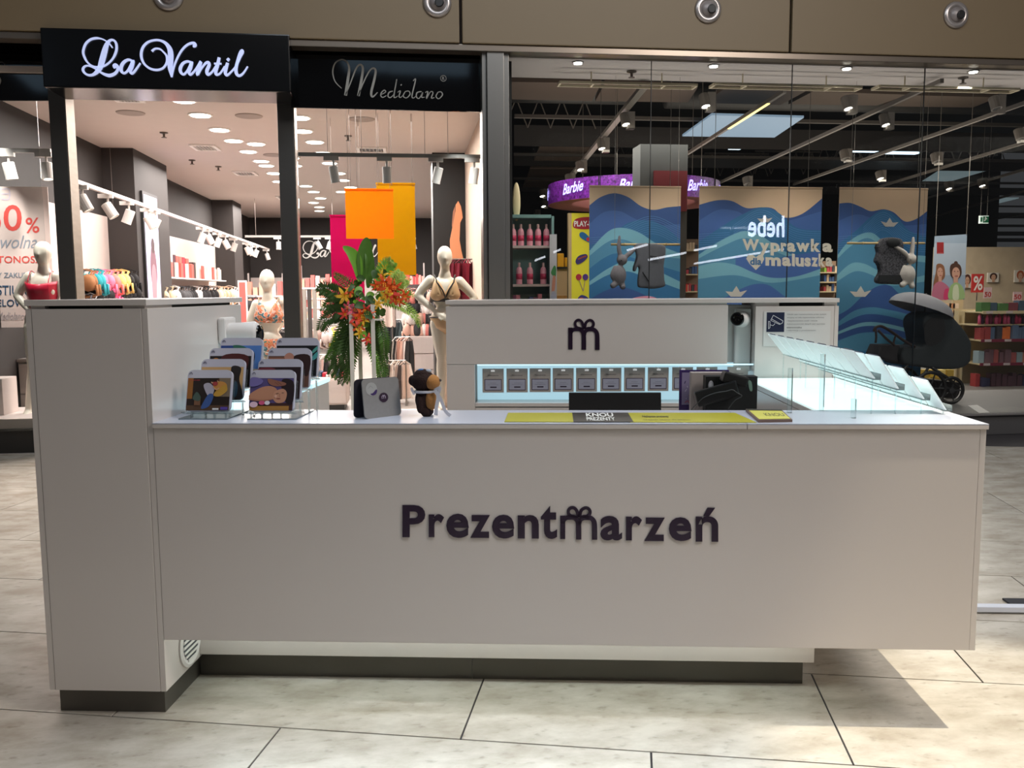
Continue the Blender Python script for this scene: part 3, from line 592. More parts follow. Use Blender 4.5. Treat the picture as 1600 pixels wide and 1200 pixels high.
# right arm: back-lit display counter
xr_ = .885
t = thing('display_counter', 'glowing white back-lit display counter along the right side of the kiosk', 'counter', (1.1, .8, 0), None, True)
mb = MB(); mb.box(xr_, XR, .302, 1.39, zb_, .948); mb.build('body', LAM, t, bevel=.001)
mb = MB(); mb.box(xr_, XR, .302, 1.39, .950, ZW-.004); mb.build('edge_frame', LAM, t, bevel=.001)
mb = MB(); mb.box(xr_+.006, XR-.006, .302, 1.388, ZW-.004, ZW+.001); mb.build('light_panel', mat('light_panel_glow', (216, 242, 240), .3, em=.8), t)
# back wall unit
YB = 1.4
def bk(u0, v0, u1, v1, y=YB): a = PK(u0, v0, y); b = PK(u1, v1, y); return a.x, b.x, b.z, a.z
t = thing('back_cabinet', 'white back cabinet with a purple bow emblem and a lit card niche', 'cabinet', (.15, 1.6, 0), None, True)
xb0 = PK(697, 520, YB).x; xn0 = PK(742, 600, YB).x; xp = PK(1137, 520, YB).x; xq = PK(1171, 560, 1.5).x
zn1 = PK(900, 569.5, YB).z; zn0 = PK(900, 630, YB).z
mb = MB(); mb.box(xb0, xp, YB, YB+.018, zn1+.001, 1.312); mb.build('upper_panel', LAM, t, bevel=.0012)
mb = MB(); mb.box(xb0, xn0, YB, YB+.018, .30, zn1-.001); mb.build('lower_panel', LAM, t, bevel=.0012)
mb = MB(); mb.box(xn0+.001, xq, YB+.002, YB+.02, .50, zn0-.022); mb.build('drawer_front', LAM, t, bevel=.0012)
mb = MB(); mb.box(xn0+.001, xq, YB+.001, YB+.14, zn0-.016, zn0); mb.build('niche_shelf', LAM, t)
mb = MB(); mb.box(xn0, xq, YB+.14, YB+.15, zn0, zn1); mb.build('niche_back', mat('niche_glow', (190, 228, 242), .5, em=.62), t)
mb = MB(); mb.box(xn0+.01, xq, YB+.02, YB+.03, zn1-.006, zn1-.001); mb.build('led_strip', LED, t)
mb = MB(); mb.box(xb0, xq, YB+.15, YB+.42, .09, 1.308); mb.build('carcass', LAMI, t)
mb = MB(); mb.box(xb0, xb0+.018, YB+.02, YB+.42, .09, 1.312); mb.build('side_panel', LAM, t)
mb = MB(); mb.box(xp-.0, xq, YB+.10, YB+.12, zn1, 1.308); mb.build('recess_panel', LAM, t)
mb = MB(); mb.box(xb0-.001, XR, YB-.006, YB+.44, 1.3215, ZS); mb.build('top_board', LAM, t, bevel=.0015)
mb = MB(); mb.box(xb0+.02, xp-.005, YB+.004, YB+.4, 1.309, 1.322); mb.build('spacer', LAM, t)
mb = MB(); gift_m(mb, lambda a, b: PK(883.5+a*.0563, 496+(b-130)*.0623, YB-.001), .002); mb.build('emblem', mat('logo_dark_purple', (34, 14, 40), .35), t)
t = thing('tower_cabinet', 'tall white end cabinet with a camera notice at the back right of the kiosk', 'cabinet', (1.12, 1.6, 0), None, True)
mb = MB(); mb.box(xq+.001, XR-.02, YB, YB+.018, .3, 1.305); mb.build('front_panel', LAM, t, bevel=.0012)
mb = MB(); mb.box(XR-.018, XR, YB+.001, YB+.44, .2, 1.305); mb.build('side_panel', LAM, t, bevel=.001)
mb = MB(); mb.box(xq+.001, xq+.019, YB+.02, YB+.44, .2, 1.305); mb.build('side_panel', LAM, t)
mb = MB(); mb.box(xq+.03, XR-.02, YB+.03, YB+.42, .09, 1.300); mb.build('carcass', LAMI, t)
mb = MB(); mb.box(1.05, 1.24, YB+.03, YB+.4, 1.300, 1.3215); mb.build('shadow_gap', BLACK, t)
for x0, x1 in ((xq+.002, 1.04), (1.245, XR-.005)):
    mb = MB(); mb.box(x0, x1, YB+.012, YB+.3, 1.303, 1.3215); mb.build('spacer', LAM, t)
# camera notice
c0 = PK(1192, 541, YB-.001); c1 = PK(1298, 486, YB-.001)
t = thing('notice_plate', 'video surveillance notice with a dark blue camera pictogram', 'sign', ((c0.x+c1.x)/2, YB-.002, c0.z), None, True)
mb = MB(); mb.box(c0.x, c1.x, YB-.003, YB-.0005, c0.z, c1.z); mb.build('plate', mat('notice_white', (222, 220, 216), .3), t)
fn = lambda a, b: Vector((c0.x+(c1.x-c0.x)*a, YB-.0032, c0.z+(c1.z-c0.z)*b))
W_ = (235, 236, 240); NV = (22, 30, 62); TXc = (110, 108, 108)
sh = [(NV, 'r', (.045, .41, .31, .97))]
def zz(x, y): return (.045+(x-205)/310*.265, .41+(400-y)/310*.56)
for L_ in ([(275,215),(320,135),(490,225),(480,260),(430,280),(275,215)], [(285,190),(440,270)], [(350,265),(320,300),(260,285)], [(235,230),(240,350),(265,330),(262,235),(235,230)]):
    for i in range(len(L_)-1): sh.append((W_, 'l', [zz(*L_[i]), zz(*L_[i+1])], .0022))
for i, (tx, x1) in enumerate((('Obiekt jest monitorowany przez system', .93), ('wizyjny w celu zapewnienia ochrony', .90), ('i bezpieczenstwa osob i mienia', .80), ('Administratorem danych jest operator', .92), ('stanowiska', .57), ('i informacje o przetwarzaniu', .78))):
    sh.append((TXc if i != 4 else (60, 58, 60), 't', (tx, .345, .885-i*.092, x1, .93-i*.092)))
art('notice_print', t, fn, sh, (0, -1, 0))
# security cameras
cc = PK(1151, 498, 1.44)
t = thing('security_camera', 'white turret camera with a black lens on the back right of the kiosk', 'camera', cc+Vector((.02, .04, 0)), None, True)
mb = MB(); mb.smooth = True; mb.lathe([(.035, 0), (.036, .05), (.032, .07), (.02, .085)], cc+Vector((.045, .06, -.0)), 24, (-.35, -1, -.1)); mb.build('housing', WHITE, t)
mb = MB(); mb.box(cc.x+.0, cc.x+.075, cc.y+.03, cc.y+.062, cc.z-.25, cc.z+.045); mb.build('bracket', WHITE, t, bevel=.008)
mb = MB(); mb.smooth = True; mb.lathe([(.031, 0), (.0315, .012), (.026, .018), (.018, .012), (.006, .016)], cc+Vector((.003, -.005, 0)), 24, (-.25, -1, -.05)); mb.build('lens', BLACKG, t)
cc = PK(402, 524, .62)
t = thing('security_camera', 'white security camera with a black lens on the inner side of the left tower cabinet', 'camera', Vector((XT+.001, .62, cc.z)), None, True)
x1 = PK(398, 510, .62).x
mb = MB(); mb.smooth = True; mb.lathe([(.03, -.11), (.04, -.10), (.043, -.03), (.046, .0), (.038, .012)], Vector((cc.x-.008, .62, cc.z+.008)), 24, (1, .1, 0)); mb.build('housing', WHITE, t)
mb = MB(); mb.box(XT+.001, XT+.03, .56, .68, cc.z-.03, cc.z+.07); mb.build('bracket', WHITE, t, bevel=.01)
mb = MB(); mb.smooth = True; mb.lathe([(.036, 0), (.035, .012), (.02, .018)], Vector((cc.x, .62, cc.z+.004)), 24, (1, -.12, 0)); mb.build('lens', BLACKG, t)
# brochures on acrylic stands -------------------------------------------------------------
def brochure(bl, wd, ht, tilt, shapes, lab):
    """bl: bottom-left corner (kiosk coordinates)"""
    bl = Vector(bl); up = Vector((0, math.sin(tilt), math.cos(tilt))); nr = Vector((0, -math.cos(tilt), math.sin(tilt))); rx = Vector((1, 0, 0))
    t = thing('gift_box', lab, 'gift box', bl+rx*wd/2, 'white gift boxes with photographs on acrylic stands', True)
    mb = MB(); c = .018; q = []
    for (a, b, s0, s1) in ((c, c, PI, 1.5*PI), (wd-c, c, 1.5*PI, 2*PI), (wd-c, ht-c, 0, .5*PI), (c, ht-c, .5*PI, PI)):
        for i in range(5): th = s0+(s1-s0)*i/4; q.append(bl+rx*(a+c*math.cos(th))+up*(b+c*math.sin(th)))
    mb.prism(q, -nr*.016); mb.build('sleeve', mat('box_white', (200, 200, 214), .35), t)
    fn = lambda a, b: bl+rx*wd*a+up*ht*b
    art('cover_print', t, fn, [(W__, 'r', (0, 0, .01, .01))]+shapes+[((60, 50, 90), 'l', [(.05+.012*i*0, .875), (.05, .915)], .0016), ((60, 50, 90), 'l', [(.05, .912), (.075, .918), (.082, .90), (.083, .875)], .0016), ((60, 50, 90), 'l', [(.083, .90), (.09, .918), (.115, .912), (.116, .875)], .0016), ((60, 50, 90), 'l', [(.083, .915), (.07, .945), (.083, .92), (.10, .945), (.083, .915)], .0010)], nr)
    return t
W__ = (236, 234, 238)
def pic(bgc, *s): return [(bgc, 'r', (.02, .02, .98, .80))]+list(s)
PICS = {
 (0, 0): (pic((36, 24, 18), ((150, 96, 40), 'r', (.02, .3, .14, .8)), ((128, 112, 92), 'r', (.72, .35, .98, .8)), ((86, 62, 44), 'r', (.02, .02, .98, .14)), ((200, 140, 70), 'e', (.75, .6, .16, .12)), ((176, 172, 186), 's', [(.38, .62), (.5, .68), (.62, .56), (.6, .4), (.5, .36)]), ((60, 90, 150), 's', [(.50, .40), (.62, .38), (.55, .14), (.42, .06), (.36, .10)]), ((196, 150, 60), 's', [(.68, .5), (.86, .64), (.92, .5), (.76, .36), (.62, .38)]), ((160, 60, 60), 'e', (.64, .66, .06, .05)), ((206, 160, 130), 'e', (.57, .70, .025, .035)), ((50, 30, 26), 'e', (.575, .725, .027, .025)), ((206, 160, 130), 'e', (.70, .73, .022, .03)), ((90, 50, 30), 'e', (.71, .75, .026, .024)), ((206, 160, 130), 'l', [(.60, .58), (.68, .52), (.74, .56)], .003), ((120, 84, 60), 'r', (.2, .14, .34, .3)), ((70, 90, 80), 's', [(.16, .3), (.24, .46), (.34, .34), (.3, .24)]), ((180, 60, 70), 't', ('VOUCHER', .06, .73, .3, .76)), ((236, 236, 236), 'r', (.62, .03, .76, .07)), ((90, 70, 160), 'r', (.8, .03, .96, .1))), 'white gift box showing a pair dancing in brown tones, front of the left column'),
 (0, 1): (pic((206, 166, 112), ((120, 90, 60), 'r', (.3, .5, .75, .7)), ((40, 34, 34), 's', [(.7, .8), (.92, .78), (.9, .5), (.98, .2), (.98, .02), (.66, .02), (.74, .4)]), ((50, 80, 100), 'e', (.82, .25, .06, .2))), 'white gift box showing a dark-haired figure on ochre, second in the left column'),
 (0, 2): (pic((26, 16, 16), ((190, 120, 40), 'e', (.16, .7, .07, .05)), ((80, 30, 30), 's', [(.3, .8), (.9, .8), (.8, .3), (.4, .3)])), 'white gift box with a nearly black photograph and orange spots, third in the left column'),
 (0, 3): (pic((86, 134, 206), ((36, 70, 140), 'r', (.02, .62, .5, .8)), ((50, 110, 90), 's', [(.3, .8), (.5, .8), (.66, .7), (.4, .68)]), ((30, 40, 60), 'e', (.78, .5, .06, .16)), ((200, 180, 150), 'r', (.02, .02, .98, .2))), 'white gift box with a blue sky photograph, rearmost of the left column'),
 (1, 0): (pic((90, 78, 130), ((70, 40, 36), 'r', (.02, .02, .98, .2)), ((176, 126, 60), 'r', (.02, .02, .9, .13)), ((196, 140, 110), 's', [(.02, .42), (.28, .58), (.5, .6), (.62, .5), (.56, .3), (.3, .26), (.02, .3)]), ((40, 26, 30), 's', [(.72, .76), (.98, .7), (.98, .2), (.84, .2), (.74, .42)]), ((206, 150, 120), 's', [(.56, .46), (.74, .54), (.84, .44), (.80, .24), (.64, .2), (.54, .3)]), ((150, 80, 70), 'e', (.66, .3, .05, .015)), ((150, 100, 82), 's', [(.40, .78), (.60, .74), (.80, .68), (.78, .62), (.58, .6), (.44, .66)]), ((120, 76, 62), 'l', [(.56, .70), (.66, .62)], .0014), ((120, 76, 62), 'l', [(.62, .71), (.72, .63)], .0014), ((70, 44, 40), 'l', [(.60, .42), (.66, .43)], .0016), ((70, 44, 40), 'l', [(.73, .44), (.78, .44)], .0016), ((170, 110, 90), 'l', [(.69, .42), (.68, .35), (.71, .34)], .0014), ((226, 176, 150), 'e', (.6, .36, .03, .04)), ((176, 120, 96), 's', [(.02, .31), (.3, .27), (.52, .3), (.5, .27), (.3, .235), (.02, .27)]), ((120, 110, 170), 's', [(.02, .6), (.2, .62), (.3, .72), (.2, .8), (.02, .8)]), ((236, 200, 216), 'e', (.12, .16, .09, .07)), ((216, 90, 130), 'e', (.3, .2, .07, .05)), ((236, 230, 236), 'e', (.42, .2, .06, .05))), 'white gift box showing a woman resting during a massage, front of the right column'),
 (1, 1): (pic((40, 22, 26), ((120, 50, 60), 'e', (.2, .74, .2, .05)), ((80, 50, 50), 'e', (.6, .5, .3, .25))), 'white gift box with a dark red photograph, second in the right column'),
 (1, 2): (pic((110, 76, 64), ((196, 140, 120), 'e', (.5, .74, .12, .14)), ((50, 26, 24), 's', [(.62, .8), (.98, .8), (.95, .3), (.7, .5)]), ((150, 96, 70), 'r', (.02, .6, .4, .76))), 'white gift box with a brown portrait photograph, third in the right column'),
 (1, 3): (pic((14, 16, 22), ((80, 170, 170), 's', [(.86, .5), (.98, .64), (.98, .5), (.88, .42)]), ((90, 170, 160), 's', [(.86, .66), (.97, .78), (.98, .7), (.88, .6)])), 'white gift box with a black photograph and teal strokes, rearmost of the right column')}
stL = thing('acrylic_stand', 'clear acrylic stepped stand holding the left column of white gift boxes', 'display stand', (-1.11, .2, ZW), 'acrylic stands under the gift boxes', True)
stR = thing('acrylic_stand', 'clear acrylic stepped stand holding the right column of white gift boxes', 'display stand', (-.89, .2, ZW), 'acrylic stands under the gift boxes', True)
BX = {0: [(299, 578, 284), (320, 561, 0), (333, 544, 0), (350, 528, 0)], 1: [(397, 578, 386), (409, 561, 0), (424, 544, 0), (437, 528, 0)]}
for col in (0, 1):
    st = (stL, stR)[col]
    for r_ in range(4):
        y = .10+.055*r_; tl = .30; ht = .138; wd = .148
        tp = PK(BX[col][r_][0]-2, BX[col][r_][1], y+ht*math.sin(tl)); bl = Vector((tp.x-.006, y, tp.z-ht*math.cos(tl)))
        if r_ == 0: bl.z = max(bl.z, ZW+.02)
        brochure(bl, wd, ht, tl, *PICS[(col, r_)])
        mb = MB(); nr = Vector((0, -math.cos(tl), math.sin(tl))); up = Vector((0, math.sin(tl), math.cos(tl)))
        b0 = bl-nr*.019-up*.004; mb.prism([b0+Vector((-.004, 0, 0)), b0+Vector((wd+.004, 0, 0)), b0+Vector((wd+.004, 0, 0))+up*.11, b0+Vector((-.004, 0, 0))+up*.11], -nr*.003); mb.build('back_plate', ACR, st)
        mb = MB(); mb.prism([b0+Vector((-.008, 0, 0)), b0+Vector((wd+.008, 0, 0)), b0+Vector((wd+.008, 0, 0))+nr*.03, b0+Vector((-.008, 0, 0))+nr*.03], -up*.003); mb.build('ledge', ACR, st)
        for sx in (.01, wd-.01):
            mb = MB(); q = b0+Vector((sx, .004, -.004)); mb.box(q.x-.002, q.x+.002, q.y, q.y+.02, ZW, max(q.z, ZW+.005)); mb.build('support', ACR, st)
    x0 = -1.21 if col == 0 else -.985
    mb = MB(); mb.box(x0, x0+.16, .07, .29, ZW, ZW+.004); mb.build('base_plate', ACR, st)
# small acrylic dishes on the left arm
for (u, v, w_, lab) in ((470, 575, .16, 'empty clear acrylic tray on the side counter behind the gift boxes'), (455, 540, .14, 'clear acrylic holder at the far end of the side counter')):
    y = 1.0 if v > 560 else 1.35; a = Vector((-1.17, y, ZW)); t = thing('acrylic_tray', lab, 'tray', a, None, True)
    mb = MB(); mb.box(a.x-.08, a.x+.08, y-.05, y+.05, ZW, ZW+.004); mb.build('base', ACR, t)
    mb = MB(); mb.obox((a.x, y+.03, ZW+.05), (.08, 0, 0), (0, .014, .045), (0, .0015, -.0005)); mb.build('back_plate', ACR, t)
    mb = MB(); mb.obox((a.x, y-.02, ZW+.03), (.08, 0, 0), (0, .01, .028), (0, .0015, -.0005)); mb.build('front_plate', ACR, t)
# right-hand racks: four stepped rows of white cards facing outwards
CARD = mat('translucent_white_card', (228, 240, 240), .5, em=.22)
steps = [(.975, 1.182, 1.045, 1.093), (1.057, 1.163, 1.122, 1.059), (1.134, 1.124, 1.205, 1.026), (1.213, 1.086, 1.276, .990)]
rk = thing('card_rack', 'stepped clear acrylic card rack on the glowing counter at the right', 'display stand', (1.13, .8, ZW), None, True)
for i, (xt, zt2, xb, zbm) in enumerate(steps):
    mb = MB(); mb.box(xb-.006, xb+.018, .20, 1.34, zbm-.006, zbm-.003); mb.build('ledge', ACR, rk)
    mb = MB(); mb.box(xb+.016, xb+.018, .20, 1.34, zbm-.006, zbm+.014); mb.build('lip', ACR, rk)
    for yy in (.22, .6, .97, 1.32):
        mb = MB(); mb.box(xb-.004, xb+.0, yy-.002, yy+.002, ZW, zbm); mb.build('post', ACR, rk)
    for j in range(8):
        y0 = .20+j*.143; y1 = y0+.128
        t = thing('gift_card_sleeve', ('white card sleeve in the highest row of the card rack', 'white card sleeve in the second highest row of the card rack', 'white card sleeve in the third highest row of the card rack', 'white card sleeve in the lowest row of the card rack')[i], 'card', Vector((xb, (y0+y1)/2, zbm)), 'white card sleeves on the right rack', True)
        a = Vector((xb, 0, zbm)); b = Vector((xt, 0, zt2)); n = Vector(((b-a).z, 0, -(b-a).x)).normalized()*.0035
        mb = MB(); q = [a+Vector((0, y0, 0)), a+Vector((0, y1, 0)), b+Vector((0, y1, 0)), b+Vector((0, y0, 0))]; mb.prism(q, -n); mb.build('sleeve', CARD, t)
        if i == 0 or True:
            mb = MB(); d = (b-a).normalized(); q0 = b-d*.006; mb.prism([q0+Vector((0, y0+.02, 0)), q0+Vector((0, y1-.02, 0)), b+Vector((0, y1-.02, 0))+d*.001, b+Vector((0, y0+.02, 0))+d*.001], n*1.1); mb.build('spine_print', mat('card_spine', (70, 74, 92), .5), t)
for (u, v0, v1, y) in ((1233, 575, 655, .24), (1283, 553, 652, .3), (1333, 623, 657, .12)):
    a = PK(u, v1, y); mb = MB(); z1 = PK(u, v0, y).z
    mb.box(a.x-.007, a.x+.007, y-.007, y+.007, ZW, z1); top(mb, 'acrylic_post', {1233: 'left clear acrylic rod standing on the worktop before the card rack', 1283: 'tall middle clear acrylic rod standing on the worktop before the card rack', 1333: 'short right clear acrylic rod standing near the front worktop edge'}[u], 'rod', ACR, 'acrylic rods on the worktop', True, bevel=.001)
# hanging cards in the niche
cards = [754, 791.5, 827.5, 863.5, 900, 938, 975, 1012, 1050, 1088, 1136]
cname = ['first from the left', 'second from the left', 'third from the left', 'fourth from the left', 'fifth from the left', 'sixth from the left', 'seventh from the left, over the screen', 'eighth from the left, over the screen corner', 'left of the purple-framed board, partly hidden', 'behind the purple-framed board', 'rightmost, above the black bag']
for i, u in enumerate(cards):
    a = PK(u, 613.5-i*.35, YB+.03); b = PK(u+33, 576-i*.3, YB+.03)
    t = thing('hanging_card', 'small grey card hanging in the lit niche, '+cname[i], 'card', Vector(((a.x+b.x)/2, YB+.03, a.z)), 'grey cards hanging in the lit niche', True)
    mb = MB(); mb.box(a.x, b.x, YB+.03, YB+.034, a.z, b.z); mb.build('backing', mat('card_grey', (176, 170, 164), .6), t)
    mb = MB(); cx = (a.x+b.x)/2; mb.cyl((cx, YB+.139, b.z-.006), (cx, YB+.015, b.z-.006), .0016, 6); mb.box(cx-.009, cx+.009, YB+.012, YB+.015, b.z-.013, b.z-.005); mb.build('hook', mat('hook_white', (240, 244, 246), .4, em=.2), t)
    fn = (lambda a, b: (lambda p, q: Vector((a.x+(b.x-a.x)*p, YB+.0295, a.z+(b.z-a.z)*q))))(a, b)
    art('card_print', t, fn, [((60, 40, 76), 'r', (.10, .09, .90, .56)), ((172, 176, 196), 'r', (.125, .115, .875, .535)), ((40, 26, 50), 'r', (.36, .20, .66, .25)), ((90, 84, 92), 't', ('Prezentmarzen', .26, .70, .76, .74)), ((120, 116, 130), 'l', [(.25, .33), (.75, .33)], .0008), ((120, 116, 130), 'l', [(.35, .40), (.65, .40)], .0008)], (0, -1, 0), eps=.0003, step=.0003)
# laptop / screen
a = PK(889, 648, .50); b = PK(1035, 615, .50)
t = thing('laptop', 'black laptop lid standing behind the front worktop', 'laptop', Vector(((a.x+b.x)/2, .5, .80)), None, True)
mb = MB(); mb.obox(((a.x+b.x)/2, .52, b.z-.11), ((b.x-a.x)/2, 0, 0), (0, -.004, 0), (0, .02, .11)); mb.build('lid', BLACK, t, bevel=.003)
mb = MB(); mb.box(a.x, b.x, .50, .74, b.z-.235, b.z-.22); mb.build('base', BLACK, t, bevel=.003)
mb = MB(); mb.box(PK(700, 650, .34).x, PK(1180, 650, .34).x, .302, .78, b.z-.262, b.z-.237); top(mb, 'inner_desk', 'white inner desk behind the front worktop', 'desk', LAM, None, True)
zd = b.z-.237
mb = MB(); c = PK(880, 636, .48); mb.smooth = True; mb.ball((c.x, .6, zd+.075), .07, .05, .075); top(mb, 'mouse_pouch', 'dark rounded pouch beside the black laptop lid', 'pouch', mat('pouch_dark', (40, 42, 48), .7), None, True)
# bags
def bag(u0, v0, u1, v1, y, mt, name, lab, cat='bag', dy=.05, arts=None):
    a = PK(u0, v1, y); b = PK(u1, v0, y); t = thing(name, lab, cat, Vector(((a.x+b.x)/2, y, zd)), None, True)
    mb = MB(); mb.box(a.x, b.x, y, y+dy, zd, b.z); mb.build('body', mt, t, bevel=.002)
    if arts: art('print', t, lambda p, q: Vector((a.x+(b.x-a.x)*p, y-.0005, a.z+(b.z-a.z)*q)), arts, (0, -1, 0))
    return t
rr = random.Random(3); ar = [((62, 38, 104), 'r', (0, 0, 1, 1)), ((150, 140, 176), 'r', (.05, .03, .95, .93))]
for i in range(60):
    x, y = rr.uniform(.07, .9), rr.uniform(.05, .9); cl = rr.choice([(60, 44, 100), (60, 44, 100), (210, 206, 226), (190, 90, 110)] if x < .28 else [(150, 140, 176)]); ar.append((cl, 'l', [(x, y), (min(.94, x+rr.uniform(-.05, .05)), min(.92, y+rr.uniform(-.08, .08)))], .003))
bag(1061, 578, 1139, 634, .78, mat('purple_board', (70, 46, 110), .5), 'framed_board', 'purple framed board with a dense violet and red pattern behind the bags', 'board', .01, ar)
bag(1079, 582, 1140, 642, .70, mat('grey_bag', (176, 166, 162), .7, var=.06), 'paper_bag', 'light grey paper bag between the purple board and black bag', 'bag', .04, [((120, 104, 104), 'l', [(.03+.08*i, .02), (.1+.1*i, .22), (.06+.1*i, .4)], .001) for i in range(5)])
t = bag(1102, 588, 1184, 642, .62, mat('black_bag', (14, 17, 19), .6), 'paper_bag', 'black paper bag with a white oval sticker beside the glowing counter', 'bag', .06, [((196, 198, 206), 'e', (.1, .74, .05, .14)), ((220, 222, 228), 'e', (.1, .75, .03, .06)), ((120, 150, 136), 's', [(.82, .88), (.88, .84), (.90, .6), (.86, .58), (.83, .7)])])
t = thing('card_terminal', 'black device with a loose thin cable on top of the black bag', 'device', PK(1145, 596, .58), None, True)
c = PK(1143, 592, .58); mb = MB(); mb.obox(c+Vector((.01, 0, .0)), (.045, 0, -.012), (0, .03, 0), (.006, 0, .018)); mb.build('body', BLACK, t, bevel=.006)
c2 = PK(1120, 615, .55); mb = MB(); mb.obox(c2, (.075, 0, .022), (0, .012, 0), (-.008, 0, .028)); mb.build('flap', mat('soft_black', (22, 24, 26), .35), t, bevel=.006)
mb = MB(); mb.smooth = True; mb.tube(catmull([PK(1080, 640, .56), PK(1090, 630, .54), PK(1100, 621, .53), PK(1118, 614, .53), PK(1136, 611, .53), PK(1144, 609, .53), PK(1152, 614, .53), PK(1159, 619, .53), PK(1148, 626, .53), PK(1138, 639, .53)], 5), .0016, 6); mb.build('cable', mat('cable_grey', (70, 74, 74), .3), t)
# yellow counter mat
t = thing('counter_mat', 'long yellow counter mat with a black centre panel and white lettering', 'mat', (.24, .12, ZW), None, True)
q = [PK(0, 0, 1)]*4
def on(u, v): return at(u, v, 2, ZW+.0005, True)
m0, m1, m2, m3 = on(788, 659.5), on(1182, 660.5), on(1148, 645.5), on(794, 645.5)
mb = MB(); mb.prism([m0, m1, m2, m3], (0, 0, .0015)); mb.build('sheet', mat('mat_yellow', (178, 172, 40), .35), t)
lz = Vector((0, 0, .0024)); mb = MB(); mb.prism([on(896, 660), on(990, 660), on(981, 645.5), on(894, 645.5)], (0, 0, .0019)); mb.build('black_panel', mat('mat_black', (34, 32, 30), .3), t)
f1 = rectfn(on(916, 652)+lz, on(959, 652)+lz, on(915, 646.3)+lz, on(957, 646.3)+lz); f2 = rectfn(on(917, 658)+lz, on(962, 658)+lz, on(916, 653)+lz, on(960, 653)+lz)
mb = MB(); text(mb, 'KNOU', f1, .03); text(mb, 'PREZENTY', f2, .02); mb.build('lettering', mat('print_white', (236, 236, 230), .4), t, fixn=False)
mb = MB(); text(mb, 'Najlepsze prezenty', rectfn(on(1004, 654)+lz, on(1046, 654)+lz, on(1003, 650)+lz, on(1044, 650)+lz), .02); text(mb, 'na kazda okazje dla bliskich', rectfn(on(1006, 658)+lz, on(1080, 658)+lz, on(1005, 656)+lz, on(1077, 656)+lz), .0); mb.build('lettering', mat('print_dark', (74, 70, 30), .4), t, fixn=False)
t = thing('leaflet_stack', 'small stack of yellow and black leaflets at the right end of the yellow mat', 'leaflets', at(1203, 652, 2, ZW, True), None, True)
mb = MB(); q = [at(1185, 660.5, 2, ZW, True), at(1238, 659.5, 2, ZW, True), at(1221, 644, 2, ZW, True), at(1165, 643, 2, ZW, True)]; mb.prism(q, (0, 0, .008)); mb.build('stack', mat('leaflet_edge', (120, 96, 84), .5), t)
fz = rectfn(*[p+Vector((0, 0, .0085)) for p in (q[0], q[1], q[3], q[2])]); art('cover_print', t, lambda a, b: fz(a, b), [((210, 206, 96), 'r', (.04, .05, .96, .85)), ((60, 58, 52), 'r', (.0, .88, 1, 1)), ((110, 106, 60), 't', ('KNOU', .35, .3, .9, .6))], (0, 0, 1))
# grey felt stand-up card
a = Vector(at(572, 655, 2, ZW, True)); b = Vector(at(629, 648, 2, ZW, True))
t = thing('display_card', 'grey felt stand-up gift card with rounded corners and a dark round emblem', 'card', (a+b)/2, None, True)
rx = (b-a); wd = rx.length; rx.normalize(); nrm = Vector((rx.y, -rx.x, 0)); up = (Vector((0, 0, 1))*math.cos(.12)-nrm*math.sin(.12)); ht = .128
nn = (nrm*math.cos(.12)+Vector((0, 0, 1))*math.sin(.12))
def plate(o, mt, name, th=.004, c=.014, sk=0):
    mb = MB(); q = []
    for (x, y, s0) in ((c, c, PI), (wd-c, c, 1.5*PI), (wd-c, ht-c, 0), (c, ht-c, .5*PI)):
        for i in range(5): tt = s0+.5*PI*i/4; q.append(o+rx*(x+c*math.cos(tt)+sk*0)+up*(y+c*math.sin(tt)))
    mb.prism(q, -nn*th); return mb.build(name, mt, t)
a = a-rx*.004
plate(a, mat('grey_felt', (142, 140, 138), .9, var=.08, scale=90), 'front_leaf')
up0, nn0 = up, nn; up = (Vector((0, 0, 1))*math.cos(.12)+nrm*math.sin(.12)-rx*.04); nn = nrm
plate(a-nrm*.045-rx*.012, mat('dark_lining', (30, 26, 40), .7), 'rear_leaf')
up, nn = up0, nn0
fn = lambda p, q: a+rx*wd*p+up*ht*q
art('emblem_print', t, fn, [((170, 170, 168), 'e', (.24, .74, .15, .17)), ((130, 130, 132), 'l', [(.16, .76), (.22, .82), (.28, .76)], .0012), ((60, 36, 96), 's', [(.2, .62), (.27, .64), (.36, .72), (.385, .68), (.34, .60), (.25, .58)]), ((44, 20, 46), 'e', (.545, .50, .125, .123)), ((190, 180, 196), 'l', [(.50, .47), (.50, .53), (.53, .54), (.545, .52), (.545, .47)], .002), ((190, 180, 196), 'l', [(.545, .52), (.56, .54), (.59, .53), (.59, .47)], .002), ((190, 180, 196), 'l', [(.545, .53), (.52, .57), (.545, .545), (.57, .57), (.545, .53)], .0012)], nn)
# teddy bear -----------------------------------------------------------------
c = Vector(at(668, 649, 2, ZW, True)); s = .155/.16
t = thing('teddy_bear', 'dark brown plush bear with tan muzzle and white ribbon seen from the side', 'toy', c, None, True)
FUR = mat('brown_plush', (42, 20, 15), .95, var=.25, scale=220, bump=.5); TAN = mat('tan_plush', (176, 122, 66), .95, var=.12, scale=200, bump=.3)
def B(x, z, y=0): return c+Vector((x*s, y*s, z*s))
mb = MB(); mb.smooth = True
mb.ball(B(-.008, .055), .034*s, .032*s, .048*s, 16, 12); mb.ball(B(-.012, .118), .043*s, .04*s, .036*s, 18, 12); mb.ball(B(-.014, .142), .03*s, .03*s, .018*s, 12, 8)
mb.ball(B(-.052, .12, -.0), .012*s, .014*s, .018*s, 10, 8)
mb.ball(B(.0, .012, -.02), .02*s, .02*s, .016*s, 10, 8); mb.ball(B(.0, .012, .02), .02*s, .02*s, .016*s, 10, 8); mb.ball(B(-.022, .04, -.03), .012*s, .012*s, .03*s, 10, 8)
remesh_body('body', mb, FUR, t, .004, 2)
